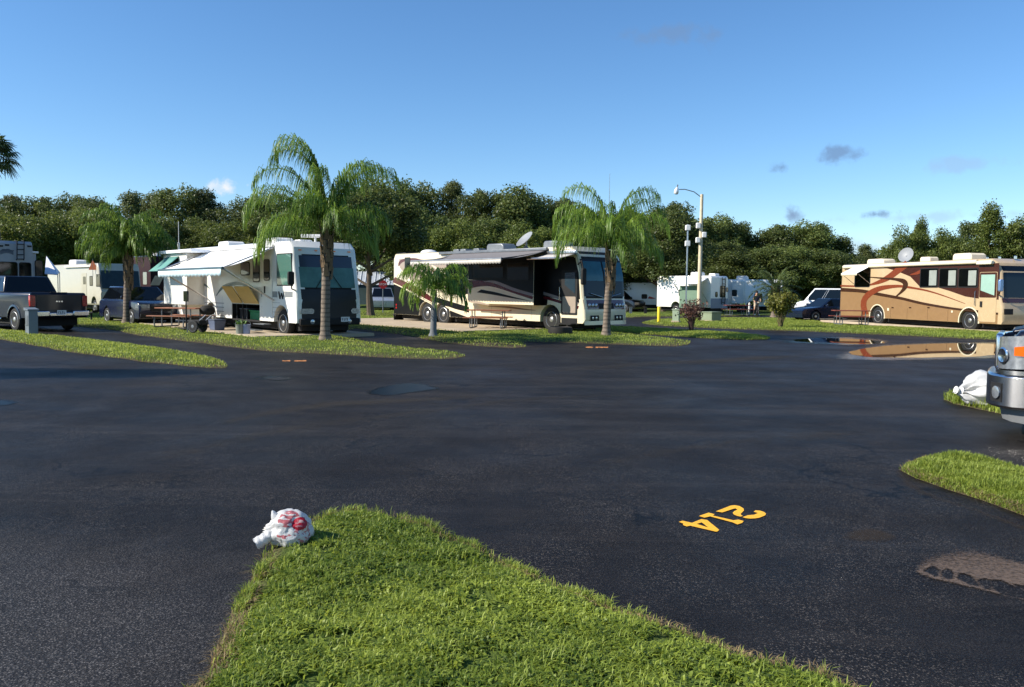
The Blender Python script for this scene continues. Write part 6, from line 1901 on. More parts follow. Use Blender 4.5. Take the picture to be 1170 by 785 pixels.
o = MB().lathe([(0.07, 0), (0.07, hh-.1), (0.0001, hh-.05)], 10).build('marker_post', M_WPLASTIC); o.location = c; tag(o, 'short white post beside the standing person', 'post')
for px, d_, lab in ((720.5, 62, 'short grey post on the back lawn near the dark sport utility car'), (737.5, 62, 'short dark post on the back lawn below the low white trailer')):
    c = Vector((AT(px, 355, d_).x, d_, 0.08))
    o = MB().box(-.1, .1, -.08, .08, 0, 0.45).box(-.13, .13, -.1, .1, 0.45, 0.5).build('marker_post', M_GREYMET if px < 730 else M_BLACK); o.location = c; tag(o, lab, 'post')

# lamp pole with cobra arm, slim pole with flood boxes
b = G(798.3, 359.6, 0.05); Yp = b.y
top = AT(802.3, 222, Yp)
lp = thing('street_lamp', 'tall tan lamp pole with long arm and silver lamp head', 'street lamp', b)
tl_ = top-b; tl_ = Vector((tl_.x*0.45, 0, tl_.z))
MB().tube([(0, 0, 0), tl_*0.5, tl_], [0.17, 0.145, 0.115], 12).build('pole', M_POLE, lp)
e = AT(776, 216.5, Yp)-b; s0 = tl_-Vector((0, 0, .25))
MB().tube([s0, s0.lerp(e, 0.35)+Vector((0, 0, .22)), s0.lerp(e, 0.75)+Vector((0, 0, .16)), e], 0.035, 8).build('arm', M_ALU, lp)
hd = MB().lathe([(0.06, 0.2), (0.12, 0.10), (0.17, -0.04), (0.18, -0.22), (0.14, -0.32), (0.0001, -0.36)], 18)
ho = hd.build('lamp_head', mat('lamp_white', (220, 224, 226), 0.25, 0.2, coat=0.6), lp); ho.location = (e.x-0.18, 0, e.z-0.02); ho.rotation_euler = (0, R(10), 0)
MB().tube([(0, 0, 0.18), (0, 0, 0.38)], 0.045).build('photocell', M_GREYMET, ho)
for (px, py, w_) in ((797.3, 258, .15), (804.0, 268.5, .15), (796.8, 274.5, .15)):
    q = AT(px, py, Yp)-b
    MB().box(q.x-w_, q.x+w_, -0.3, 0.0, q.z-.2, q.z+.2).build('flood_box', M_WPLASTIC, lp, bevel=0.04)
b = G(783.3, 362, 0.05); Yp = b.y
top = AT(784.6, 256.5, Yp)-b
sp = thing('antenna_pole', 'slim silver pole carrying two white boxes left of the lamp pole', 'pole', b)
MB().tube([(0, 0, 0), (0, 0, top.z)], 0.055, 10).build('pole', M_ALU, sp)
for py in (260.3, 278.3):
    q = AT(784.4, py, Yp)-b
    MB().box(-0.16, 0.16, -0.2, 0.1, q.z-.18, q.z+.18).build('box', M_WPLASTIC, sp, bevel=0.03)
c = AT(694.3, 330, 60); z1 = AT(694.3, 199, 60).z
o = MB().tube([(0, 0, 0), (0, 0, z1*0.8), (0, 0, z1)], [0.05, 0.03, 0.015], 8).build('mast', M_ALU); o.location = (c.x, 60, 0.05)
tag(o, 'thin metal mast rising above the right queen palm', 'mast')


# ------------------------------------------------------------------ bags
def bag(name, label, loc, rx, ry, rz_, ma, seed, rot=0.0, n=40, crumple=0.10):
    me = bpy.data.meshes.new(name); bm = bmesh.new(); bmesh.ops.create_icosphere(bm, subdivisions=5, radius=1)
    for v in bm.verts:
        p = v.co.copy()
        # folds running towards the tied neck at -x
        ang_ = math.atan2(p.z, p.y)
        neck = max(0, -p.x-0.2)/0.8
        k = 1+crumple*noise.noise(p*1.7+Vector((seed, 0, 0)))*1.6+crumple*0.5*noise.noise(p*4.2+Vector((seed, 3, 0)))+0.03*noise.noise(p*11+Vector((seed, 7, 0)))
        k -= crumple*0.7*abs(noise.noise(p*2.6+Vector((seed, 11, 2))))+crumple*0.35*abs(noise.noise(p*6.0+Vector((seed, 1, 9))))
        k += (0.02+0.10*neck)*math.sin(ang_*8+3*noise.noise(p*2))
        q = p*k
        sq = 1-(0.72 if not name.startswith('gro') else 0.42)*neck**1.3
        v.co = Vector((q.x*rx, q.y*ry*sq, q.z*rz_*sq))
        if v.co.z < -0.62*rz_: v.co.z = -0.62*rz_+(v.co.z+0.62*rz_)*0.15
    bm.to_mesh(me); bm.free()
    me.polygons.foreach_set('use_smooth', [True]*len(me.polygons))
    me.materials.append(ma)
    o = link(name, me); o.location = (loc[0], loc[1], loc[2]+0.62*rz_); o.rotation_euler = (0, 0, rot)
    return tag(o, label, 'bag')


def bagmat(logo=True):
    ma = bpy.data.materials.new('bag_film' if logo else 'sack_film'); ma.use_nodes = True
    nt = ma.node_tree; N = nt.nodes; L = nt.links; b = N['Principled BSDF']; out = N['Material Output']
    b.inputs['Roughness'].default_value = 0.32
    base = (0.70, 0.70, 0.69, 1)
    b.inputs['Base Color'].default_value = base
    tc = N.new('ShaderNodeTexCoord')
    colr = None
    if logo:
        def math_(op, a, bb=None):
            n = N.new('ShaderNodeMath'); n.operation = op
            for i, v in enumerate((a, bb)):
                if v is None: continue
                if isinstance(v, (int, float)): n.inputs[i].default_value = v
                else: L.new(v, n.inputs[i])
            return n.outputs[0]
        def ell(c, s):
            v = N.new('ShaderNodeVectorMath'); v.operation = 'SUBTRACT'; L.new(tc.outputs['Object'], v.inputs[0]); v.inputs[1].default_value = c
            w_ = N.new('ShaderNodeVectorMath'); w_.operation = 'DIVIDE'; L.new(v.outputs[0], w_.inputs[0]); w_.inputs[1].default_value = s
            l = N.new('ShaderNodeVectorMath'); l.operation = 'LENGTH'; L.new(w_.outputs[0], l.inputs[0]); return l.outputs['Value']
        n1 = N.new('ShaderNodeTexNoise'); n1.inputs['Scale'].default_value = 46; n1.inputs['Detail'].default_value = 3
        mp = N.new('ShaderNodeMapping'); mp.inputs['Scale'].default_value = (0.35, 1, 1); mp.inputs['Rotation'].default_value = (0, 0.5, 0)
        L.new(tc.outputs['Object'], mp.inputs['Vector']); L.new(mp.outputs[0], n1.inputs['Vector'])
        disc = math_('LESS_THAN', ell((0.095, -0.085, 0.072), (0.055, 0.085, 0.042)), 1.0)
        eye = math_('LESS_THAN', ell((0.093, -0.09, 0.073), (0.032, 0.07, 0.024)), 1.0)
        disc = math_('MULTIPLY', disc, math_('SUBTRACT', 1.0, math_('MULTIPLY', math_('MULTIPLY', eye, 0.6), math_('GREATER_THAN', n1.outputs['Fac'], 0.52))))
        smear = math_('MULTIPLY', math_('LESS_THAN', ell((0.015, -0.07, 0.10), (0.075, 0.14, 0.05)), 1.0), math_('GREATER_THAN', n1.outputs['Fac'], 0.46))
        side_ = math_('MULTIPLY', math_('LESS_THAN', ell((0.115, -0.08, 0.01), (0.055, 0.14, 0.075)), 1.0), math_('MULTIPLY', math_('GREATER_THAN', n1.outputs['Fac'], 0.53), 0.7))
        txt = math_('MULTIPLY', math_('LESS_THAN', ell((-0.005, -0.12, -0.005), (0.055, 0.06, 0.017)), 1.0), math_('GREATER_THAN', n1.outputs['Fac'], 0.5))
        m1 = math_('MAXIMUM', math_('MAXIMUM', disc, math_('MULTIPLY', smear, 0.8)), math_('MAXIMUM', side_, math_('MULTIPLY', txt, 0.8)))
        mx = N.new('ShaderNodeMix'); mx.data_type = 'RGBA'; L.new(m1, mx.inputs['Factor']); mx.inputs['A'].default_value = base; mx.inputs['B'].default_value = (0.45, 0.012, 0.03, 1)
        L.new(mx.outputs['Result'], b.inputs['Base Color']); colr = mx.outputs['Result']
    tr = N.new('ShaderNodeBsdfTranslucent'); tr.inputs['Color'].default_value = base
    if colr: L.new(colr, tr.inputs['Color'])
    ms = N.new('ShaderNodeMixShader'); ms.inputs[0].default_value = 0.3
    L.new(b.outputs[0], ms.inputs[1]); L.new(tr.outputs[0], ms.inputs[2]); L.new(ms.outputs[0], out.inputs['Surface'])
    n2 = N.new('ShaderNodeTexNoise'); n2.inputs['Scale'].default_value = 16 if logo else 6; n2.inputs['Detail'].default_value = 5; n2.inputs['Distortion'].default_value = 1.2
    L.new(tc.outputs['Object'], n2.inputs['Vector'])
    bp = N.new('ShaderNodeBump'); bp.inputs['Strength'].default_value = 0.35; bp.inputs['Distance'].default_value = 0.03
    L.new(n2.outputs['Fac'], bp.inputs['Height']); L.new(bp.outputs[0], b.inputs['Normal'])
    return ma


BM_ = bagmat(True)
bc = G(331, 622, 0.03)
gb = bag('grocery_bag', 'tied white grocery bag with red print on the tip of the near grass island', bc, 0.165, 0.135, 0.150, BM_, 5.0, crumple=0.11)
gb.scale = (0.9, 0.9, 0.92)


def ear(pts, ws, name='handle'):
    mb = MB(); vs = []
    P = spl(pts, 5)
    n = len(P)
    for i, p in enumerate(P):
        t = i/(n-1); w_ = ws[0]+(ws[1]-ws[0])*t
        for k in range(9):
            a = k/8*2-1
            vs.append((p.x+0.004*math.sin(k*2.1), p.y-abs(a)*0.02+0.012*math.sin(5*a+3*t), p.z+a*w_))
    fs = [(i*9+k, i*9+k+1, i*9+k+10, i*9+k+9) for i in range(n-1) for k in range(8)]
    mb.add(vs, fs)
    o = mb.build(name, BM_, gb, smooth=60, fix=False)
    s = o.modifiers.new('thickness', 'SOLIDIFY'); s.thickness = 0.004
    return o


eb = MB()
eb.tube(spl([(-0.09, -0.04, -0.01), (-0.13, -0.06, -0.025), (-0.175, -0.075, -0.05), (-0.215, -0.085, -0.075)], 5), [0.036+0.008*(k/15)+0.004*math.sin(k*1.7) for k in range(16)], 16)
eb.v = [(x, y, z+0.010*noise.noise(Vector((x*14, y*40, z*40)))) for x, y, z in eb.v]
eb.v = [(x+0.012*noise.noise(Vector((y*50, z*50, 1))), y, z) if x < -0.20 else (x, y, z) for x, y, z in eb.v]
eb.build('handle', BM_, gb, smooth=60)
mb_ = MB(); mb_.add([(-0.05, -0.03, 0.07), (-0.13, -0.02, 0.04), (-0.165, 0.0, 0.165), (-0.145, 0.015, 0.17), (-0.04, 0.04, 0.08), (-0.12, 0.05, 0.03)],
    [(0, 1, 2), (0, 2, 3), (4, 5, 2), (4, 2, 3), (1, 5, 2), (0, 3, 4)])
o_ = mb_.build('handle', BM_, gb, smooth=60); s_ = o_.modifiers.new('soft', 'SUBSURF'); s_.levels = 2; s_.render_levels = 2
# the big sack behind the pickup bumper
sc0 = G(1128, 461, 0.05)
sk = bag('sack', 'large white plastic sack on the verge behind the chrome bumper', sc0, 0.50, 0.34, 0.31, bagmat(False), 9.0, rot=0.12, crumple=0.13)
kn = MB().lathe([(0.05, 0), (0.07, 0.03), (0.035, 0.06), (0.06, 0.11), (0.0001, 0.10)], 10).build('knot', M_WPLASTIC, sk); kn.rotation_euler = (0, R(-80), 0); kn.location = (-0.42, 0, 0.0)


# ------------------------------------------------------------------ person with a bicycle on the far lawn
def skin_body(name, joints, edges, radii, ma, parent, sub=2):
    me = bpy.data.meshes.new(name); me.from_pydata([tuple(j) for j in joints], edges, [])
    o = link(name, me, parent)
    sk_ = o.modifiers.new('skin', 'SKIN'); sk_.use_smooth_shade = True
    if not me.skin_vertices: me.skin_vertices.new()
    for v, r in zip(me.skin_vertices[0].data, radii): v.radius = (r, r) if not isinstance(r, tuple) else r
    me.skin_vertices[0].data[0].use_root = True
    s = o.modifiers.new('sub', 'SUBSURF'); s.levels = sub; s.render_levels = sub
    me.materials.append(ma)
    return o


pc = Vector((AT(864, 357, 62.5).x, 62.5, 0.06))
pr = thing('person', 'person in dark shirt and pale shorts standing with a bicycle by the white trailer', 'person', pc, 0.1)
SK = mat('skin', (196, 150, 122), 0.55, var=0.06)
J = [(0, 0, 0.95), (0, 0, 1.15), (0, 0.01, 1.40), (0, 0, 1.50), (0, -0.01, 1.62), (0, -0.01, 1.70),
     (0.19, 0, 1.42), (0.27, -0.06, 1.16), (0.24, -0.26, 1.0), (0.23, -0.33, 0.98),
     (-0.19, 0, 1.42), (-0.27, -0.06, 1.16), (-0.24, -0.26, 1.0), (-0.23, -0.33, 0.98),
     (0.10, 0, 0.90), (0.13, -0.03, 0.50), (0.13, 0.0, 0.08), (0.14, -0.15, 0.04),
     (-0.10, 0, 0.90), (-0.16, -0.10, 0.52), (-0.18, 0.05, 0.08), (-0.19, -0.10, 0.04)]
E_ = [(0, 1), (1, 2), (2, 3), (3, 4), (4, 5), (2, 6), (6, 7), (7, 8), (8, 9), (2, 10), (10, 11), (11, 12), (12, 13), (0, 14), (14, 15), (15, 16), (16, 17), (0, 18), (18, 19), (19, 20), (20, 21)]
RR = [(.15, .11), (.14, .10), (.16, .11), .055, (.085, .10), (.075, .085), .06, .045, .035, .03, .06, .045, .035, .03, .085, .06, .045, .04, .085, .06, .045, .04]
skin_body('body', J, E_, RR, SK, pr)
cl = lambda idx: [J[i] for i in idx]
skin_body('shirt', cl([0, 1, 2, 6, 10])+[(0.25, -0.03, 1.25), (-0.25, -0.03, 1.25)], [(0, 1), (1, 2), (2, 3), (2, 4), (3, 5), (4, 6)], [(.165, .125), (.16, .12), (.175, .125), .078, .078, .068, .068], mat('navy_cloth', (26, 30, 48), 0.85), pr)
skin_body('shorts', [J[0], J[14], J[18], (0.125, -0.02, 0.56), (-0.15, -0.08, 0.58)], [(0, 1), (0, 2), (1, 3), (2, 4)], [(.16, .125), .105, .105, .09, .09], mat('khaki_cloth', (186, 170, 148), 0.85), pr)
hm = MB().lathe([(0.10, 0.0), (0.108, 0.05), (0.09, 0.12), (0.05, 0.155), (0.0001, 0.165)], 14, org=(0, 0.0, 1.67)); hm.build('hair', mat('dark_hair', (38, 30, 26), 0.7), pr)
fc = MB()
for s in (-1, 1):
    fc.lathe([(0.014, 0), (0.0001, 0.008)], 8, org=(s*0.035, -0.115, 1.655), axis='y')
fc.build('eyes', M_BLACK, pr)
MB().add([(-0.015, -0.10, 1.63), (0.015, -0.10, 1.63), (0, -0.135, 1.625), (0, -0.10, 1.665)], [(0, 1, 2), (0, 2, 3), (1, 3, 2)]).build('nose', SK, pr)
for s in (-1, 1): MB().box(s*0.16-.05, s*0.16+.05, -0.2, 0.07, 0, 0.09).build('shoe', M_WPLASTIC, pr, bevel=0.02)
bk = thing('bicycle', 'dark bicycle facing the camera held by the standing person', 'bicycle', pc+Vector((0.0, -0.35, 0)), R(80))
for x in (-0.5, 0.52):
    wv = MB(); wv.lathe([(0.30, -0.02), (0.335, -0.02), (0.345, 0), (0.335, 0.02), (0.30, 0.02), (0.30, -0.02)], 26, axis='y'); wo2 = wv.build('wheel', M_TYRE, bk); wo2.location = (x, 0, 0.345)
    sp_ = MB()
    for k in range(9): a = math.pi*k/9; sp_.tube([(0.31*math.cos(a), 0, 0.31*math.sin(a)), (-0.31*math.cos(a), 0, -0.31*math.sin(a))], 0.003, 4)
    sp_.build('spokes', M_ALU, wo2)
ff = MB()
for a, b_ in (((-0.5, 0, .345), (-0.08, 0, .32)), ((-0.08, 0, .32), (-0.18, 0, .85)), ((-0.5, 0, .345), (-0.16, 0, .75)), ((-0.08, 0, .32), (0.38, 0, .75)), ((-0.16, 0, .75), (0.36, 0, .82)), ((0.36, 0, .95), (0.52, 0, .345))): ff.tube([a, b_], 0.02, 8)
ff.build('frame', M_BLACK, bk)
MB().tube([(0.34, -0.3, 1.0), (0.38, -0.1, 0.98), (0.38, 0.1, 0.98), (0.34, 0.3, 1.0)], 0.016).build('handlebar', M_BLACK, bk)
MB().prism([(-0.32, -0.08), (-0.32, 0.08), (-0.05, 0.03), (-0.05, -0.03)], 0.86, 0.92, plane='xy').build('saddle', M_BLACK, bk, bevel=0.02)
#@@PART4
# ------------------------------------------------------------------ foliage
LEAF_OAK = leafmat('oak_leaf', (0.034, 0.058, 0.012), (0.150, 0.185, 0.046), 0.34, 0.5, 0.30)
LEAF_PINE = leafmat('pine_leaf', (0.038, 0.058, 0.016), (0.15, 0.17, 0.048), 0.28, 0.6, 0.25)
LEAF_BRIGHT = leafmat('bright_leaf', (0.046, 0.078, 0.013), (0.185, 0.225, 0.046), 0.34, 0.5, 0.25)
LEAF_PALM = leafmat('palm_leaf', (0.045, 0.108, 0.012), (0.215, 0.325, 0.05), 0.38, 0.42, 0.15)
LEAF_DATE = leafmat('date_leaf', (0.03, 0.06, 0.016), (0.14, 0.18, 0.05), 0.25, 0.45, 0.1)
LEAF_BUSH = leafmat('bush_leaf', (0.07, 0.09, 0.014), (0.26, 0.25, 0.05), 0.3, 0.5, 0.1)
LEAF_DRY = leafmat('dry_leaf', (0.06, 0.030, 0.022), (0.20, 0.10, 0.075), 0.2, 0.7, 0.1)


def crown_arrays(seed, blobs, n, size, flat=0.0, aspect=0.6):
    rg = np.random.default_rng(seed)
    B = np.array([(b[0], b[1], b[2]) for b in blobs]); S = np.array([(b[3], b[4], b[5]) for b in blobs])
    wgt = (S[:, 0]*S[:, 2]); wgt = wgt/wgt.sum()
    bi = rg.choice(len(blobs), n, p=wgt)
    d = rg.normal(size=(n, 3)); d /= np.linalg.norm(d, axis=1)[:, None]
    rad = rg.uniform(0.25, 1, n)**0.55
    # ragged outline
    rad *= 1+0.22*np.sin(d[:, 0]*7+bi)*np.sin(d[:, 2]*6+bi*1.7)+0.10*rg.normal(size=n)
    P = B[bi]+d*S[bi]*rad[:, None]
    nrm = d*0.7+rg.normal(size=(n, 3))*0.75+np.array([0, 0, 0.35]); nrm /= np.linalg.norm(nrm, axis=1)[:, None]
    t = np.cross(nrm, rg.normal(size=(n, 3))); t /= np.linalg.norm(t, axis=1)[:, None]
    u = np.cross(nrm, t)
    s = size*rg.uniform(0.55, 1.25, n)
    a = t*s[:, None]; b = u*(s*aspect)[:, None]
    V = np.stack([P-a*0.5, P+b*0.5+nrm*(s*0.08)[:, None], P+a*0.5, P-b*0.5+nrm*(s*0.08)[:, None]], 1).reshape(-1, 3)
    Q = np.arange(4*n).reshape(n, 4)
    bv = rg.uniform(-0.22, 0.22, len(blobs))
    v = np.clip(0.5+bv[bi]+rg.normal(size=n)*0.2, 0, 1)
    return V, Q, np.repeat(v, 4)


def blobs_round(seed, Rr, z0, z1, n, br=(0.22, 0.40), squash=0.8, top_bias=0.0):
    r = random.Random(seed); out = []
    zc, hz = (z0+z1)/2, (z1-z0)/2
    for k in range(n):
        a = r.uniform(0, 2*math.pi); e = math.asin(r.uniform(-0.85+top_bias, 1.0)); q = r.uniform(0.55, 0.86)
        s = r.uniform(*br)*Rr
        out.append((math.cos(a)*math.cos(e)*q*Rr, math.sin(a)*math.cos(e)*q*Rr, zc+math.sin(e)*q*hz, s*r.uniform(.8, 1.25), s*r.uniform(.8, 1.25), s*squash*r.uniform(.8, 1.2)))
    out.append((0, 0, zc, Rr*0.55, Rr*0.55, hz*0.6))
    return out


def trunk_mesh(seed, h, r0, limbs, spread, top):
    r = random.Random(seed); mb = MB()
    pts = [(0, 0, 0), (r.uniform(-.1, .1), r.uniform(-.1, .1), h*0.35), (r.uniform(-.2, .2), r.uniform(-.2, .2), h*0.75), (r.uniform(-.25, .25), r.uniform(-.25, .25), top*0.95)]
    mb.tube(spl(pts, 4), [r0*(1.25 if i == 0 else 1)*(1-0.06*i) for i in range(13)], 9)
    for k in range(limbs):
        a = 2*math.pi*k/limbs+r.uniform(-.4, .4); z = h*r.uniform(0.45, 0.95); l = spread*r.uniform(.6, 1)
        p = Vector((0, 0, z)); q = p+Vector((math.cos(a)*l*0.5, math.sin(a)*l*0.5, l*0.35)); e = p+Vector((math.cos(a)*l, math.sin(a)*l, l*r.uniform(.5, .9)))
        mb.tube([p, q, e], [r0*0.45, r0*0.3, r0*0.1], 6)
    return mb


VAR = {}


def make_variant(kind):
    """first tree of a kind; later ones share its meshes"""
    if kind.startswith('oak'):
        s = {'oak_a': 1, 'oak_b': 2, 'oak_c': 3, 'oak_high': 4}[kind]
        bl = blobs_round(s, 3.6, 3.6 if kind == 'oak_high' else 1.2, 9.6, 64, (0.13, 0.32), 0.85)
        V, Q, v = crown_arrays(s, bl, 27000, 0.215); lm_ = LEAF_OAK; tm = trunk_mesh(s, 4.0, 0.26, 6, 2.8, 7.5)
    elif kind.startswith('pine'):
        s = {'pine_a': 11, 'pine_b': 12}[kind]
        r = random.Random(s); bl = []
        for k in range(46):
            u = k/45; z = 1.8+8.0*u; q = (2.9*(1-u**1.6)+0.75)
            a = r.uniform(0, 6.28); d = q*r.uniform(.25, .8)
            w_ = r.uniform(.75, 1.25); bl.append((math.cos(a)*d, math.sin(a)*d, z+r.uniform(-.2, .2), w_, w_, w_*0.55))
        V, Q, v = crown_arrays(s, bl, 23000, 0.21, aspect=0.5); lm_ = LEAF_PINE; tm = trunk_mesh(s, 8.0, 0.2, 7, 1.6, 9.6)
    elif kind.startswith('bright'):
        s = {'bright_a': 21, 'bright_b': 22}[kind]
        bl = blobs_round(s, 3.9, 0.6, 9.7, 66, (0.12, 0.30), 0.9)
        V, Q, v = crown_arrays(s, bl, 26000, 0.21); lm_ = LEAF_BRIGHT; tm = trunk_mesh(s, 3.2, 0.22, 6, 2.6, 7.0)
    elif kind == 'spire':
        r = random.Random(31); bl = []
        for k in range(60):
            u = k/59; z = 0.8+9.0*u; q = 3.3*(1-u**1.4)+0.5
            a = r.uniform(0, 6.28); d = q*r.uniform(.3, .85); w_ = r.uniform(.6, 1.05)
            bl.append((math.cos(a)*d, math.sin(a)*d, z, w_*.9, w_*.9, w_))
        V, Q, v = crown_arrays(31, bl, 22000, 0.2); lm_ = LEAF_BRIGHT; tm = trunk_mesh(31, 5.0, 0.2, 6, 1.6, 9.0)
    else:  # shrub
        bl = blobs_round(41, 4.4, 0.0, 9.4, 44, (0.18, 0.34), 0.9, -0.1)
        V, Q, v = crown_arrays(41, bl, 12000, 0.42); lm_ = LEAF_OAK; tm = trunk_mesh(41, 2.4, 0.3, 7, 3.0, 6)
    return V, Q, v, lm_, tm


def tree(kind, label, x, y, h, w, group, rz=None, name='tree'):
    r = rnd.uniform(0, 6.28) if rz is None else rz
    if kind not in VAR:
        t = thing(name, label, 'tree', (x, y, 0), r, group)
        V, Q, v, lm_, tm = make_variant(kind)
        c = arrays_mesh('crown', V, Q, lm_, t, var=v)
        tr = tm.build('trunk', M_BARK, t)
        VAR[kind] = (t, c, tr, np.percentile(V[:, 2], 99.6), np.percentile(np.abs(V[:, 0]), 99)*2)
    else:
        t0, c0, tr0 = VAR[kind][:3]
        t = t0.copy(); COL.objects.link(t); t.name = name; t.location = (x, y, 0); t.rotation_euler = (0, 0, r)
        tag(t, label, 'tree', group)
        for src in (c0, tr0):
            o = src.copy(); COL.objects.link(o); o.parent = t
    sz, sx = h/VAR[kind][3], w/VAR[kind][4]
    t.scale = (sx, sx*rnd.uniform(.9, 1.1), sz)
    return t


def tree_px(kind, label, px, ytop, d, wpx, group, name='tree'):
    p = AT(px, ytop, d); h = max(p.z/0.985, 1.5); w_ = wpx*d/F_PX
    return tree(kind, label, p.x, d, h, w_, group, name=name)


GB = 'tall trees of the back row'
BACK = [
    (-30, 236, 96, 60, 'oak_a', 'dark oak at the far left end of the back row'),
    (10, 226, 98, 50, 'pine_a', 'dark layered pine above the grey trailer at the left edge'),
    (38, 230, 96, 56, 'oak_c', 'dark oak just right of the grey trailer ladder'),
    (66, 226, 99, 52, 'oak_a', 'dark oak above the white sloping canopy'),
    (95, 229, 95, 52, 'oak_b', 'dark oak above the roof of the beige motorhome'),
    (124, 231, 92, 56, 'oak_c', 'rounded oak behind the left side of the slim palm'),
    (152, 223, 97, 44, 'pine_b', 'tall pine directly behind the slim palm crown'),
    (176, 224, 92, 46, 'pine_a', 'dark pine right of the slim palm'),
    (204, 217, 90, 62, 'oak_a', 'big rounded oak above the teal window awning'),
    (236, 220, 92, 44, 'pine_b', 'pointed pine just left of the small white cloud'),
    (262, 238, 88, 52, 'oak_c', 'lower oak directly under the small white cloud'),
    (292, 229, 90, 56, 'oak_b', 'oak behind the left fronds of the tall palm'),
    (322, 226, 92, 56, 'oak_a', 'oak seen between the fronds of the tall palm'),
    (352, 229, 90, 56, 'oak_c', 'oak behind the trunk top of the tall palm'),
    (386, 232, 90, 56, 'oak_b', 'oak behind the right drooping frond of the tall palm'),
    (446, 207, 88, 60, 'oak_a', 'high oak just right of the tall palm crown'),
    (474, 214, 90, 50, 'oak_c', 'broad dark oak between the high oak and the twin pine'),
    (516, 211, 90, 46, 'pine_a', 'pine with the highest top above the black motorhome rear'),
    (546, 222, 88, 56, 'oak_b', 'oak left of the raised dish of the black motorhome'),
    (582, 219, 88, 64, 'oak_a', 'wide oak behind the raised dish of the black motorhome'),
    (616, 229, 90, 50, 'oak_c', 'oak right behind the front roof unit of the black motorhome'),
    (642, 230, 92, 48, 'pine_b', 'pine left of the right queen palm'),
    (668, 240, 90, 54, 'oak_b', 'oak behind the left fronds of the right queen palm'),
    (704, 243, 92, 54, 'oak_c', 'oak behind the thin metal mast'),
    (742, 244, 90, 54, 'oak_a', 'oak behind the right fronds of the right queen palm'),
    (768, 236, 86, 54, 'oak_b', 'high dark oak left of the slim antenna pole'),
    (792, 250, 90, 48, 'oak_c', 'dark oak directly behind the lamp pole'),
    (818, 249, 88, 56, 'oak_a', 'oak just right of the lamp pole'),
    (846, 258, 90, 50, 'oak_b', 'oak rising above the bright white trailer'),
    (874, 262, 90, 52, 'oak_c', 'rounded oak above the date palm'),
    (908, 257, 90, 58, 'oak_a', 'broad oak under the small grey cloud'),
    (934, 261, 92, 46, 'oak_b', 'oak above the white passenger van'),
    (964, 273, 90, 46, 'spire', 'narrow tree above the rear corner of the tan coach'),
    (990, 281, 96, 30, 'pine_b', 'small pine in the gap left of the weeping tree'),
]
for px, yt, d, wp, kd, lb in BACK: tree_px(kd, lb, px, yt, d, wp*(1.35 if kd.startswith('pine') else 1.5)*rnd.uniform(.88, 1.08), GB)
GM = 'brighter trees in front of the back row'
MID = [
    (2, 243, 70, 70, 'bright_a', 'yellow green tree behind the grey trailer at the left edge'),
    (52, 247, 72, 62, 'bright_b', 'yellow green tree behind the white sloping canopy'),
    (97, 241, 74, 60, 'bright_a', 'olive tree behind the beige motorhome nose'),
    (186, 252, 74, 56, 'oak_b', 'dark low tree behind the maroon motorhome'),
    (222, 252, 76, 60, 'bright_b', 'olive tree behind the rear of the white motorhome'),
    (258, 258, 74, 56, 'bright_a', 'olive tree behind the middle of the white awning'),
    (300, 252, 74, 60, 'bright_b', 'yellow green tree behind the front end of the white awning'),
    (345, 256, 72, 56, 'oak_a', 'low oak behind the white motorhome nose'),
    (482, 246, 72, 60, 'oak_c', 'dark low oak behind the small palm'),
    (526, 256, 70, 64, 'bright_a', 'dull green tree over the dome of the black motorhome'),
    (566, 254, 72, 60, 'oak_b', 'low oak behind the rear roof unit of the black motorhome'),
    (606, 258, 70, 64, 'bright_b', 'green tree under the raised dish of the black motorhome'),
    (650, 262, 72, 60, 'oak_a', 'dark low oak left of the right queen palm trunk'),
    (700, 270, 74, 60, 'oak_c', 'dark low oak right of the right queen palm trunk'),
    (828, 279, 80, 60, 'oak_b', 'low dark oak behind the bright white trailer'),
    (866, 283, 80, 56, 'oak_c', 'low dark oak behind the date palm'),
    (902, 283, 80, 60, 'oak_a', 'low dark oak behind the leafy bush'),
    (944, 288, 80, 60, 'oak_b', 'low dark oak behind the white passenger van'),
    (978, 296, 84, 46, 'oak_c', 'low oak behind the rear of the tan coach'),
]
for px, yt, d, wp, kd, lb in MID: tree_px(kd, lb, px, yt, d, wp*1.35, GM)
GS = 'undergrowth bushes below the back row'
k = 0
SH = [(-20, 'left of everything'), (30, 'behind the grey trailer'), (75, 'behind the beige motorhome middle'), (120, 'behind the beige motorhome windshield'), (160, 'behind the blue crossover'),
      (455, 'behind the shed roof'), (500, 'behind the rear wheels of the black motorhome'), (640, 'behind the front of the black motorhome'), (690, 'behind the blue windshield'), (735, 'behind the low white trailer'),
      (790, 'behind the lamp pole trailer'), (835, 'behind the bright white trailer slide-out'), (880, 'behind the date palm trunk'), (925, 'behind the white van'), (960, 'behind the tan coach rear'), (1000, 'behind the tan coach dish')]
for px, wh in SH:
    d = 100; p = AT(px, 288, d)
    tree('shrub', 'dense dark undergrowth bush '+wh, p.x, d, p.z+rnd.uniform(-.6, .8), 8.4, GS, name='bush')['category'] = 'bush'
GR = 'trees behind the tan coach'
RT = [(1036, 262, 62, 46, 'bright_b', 'feathery green tree behind the dish of the tan coach'), (1052, 253, 64, 40, 'spire', 'pointed green tree right of the tan coach dish'),
      (1083, 266, 62, 52, 'bright_a', 'low round tree above the middle windows of the tan coach'), (1106, 257, 64, 46, 'oak_b', 'dark tree behind the roof unit of the tan coach'),
      (1134, 237, 62, 58, 'spire', 'tall pointed tree above the front roof of the tan coach'), (1160, 252, 62, 56, 'bright_b', 'bushy tree at the right edge above the tan coach'),
      (1192, 256, 62, 60, 'bright_a', 'bushy tree cut by the right edge of the view')]
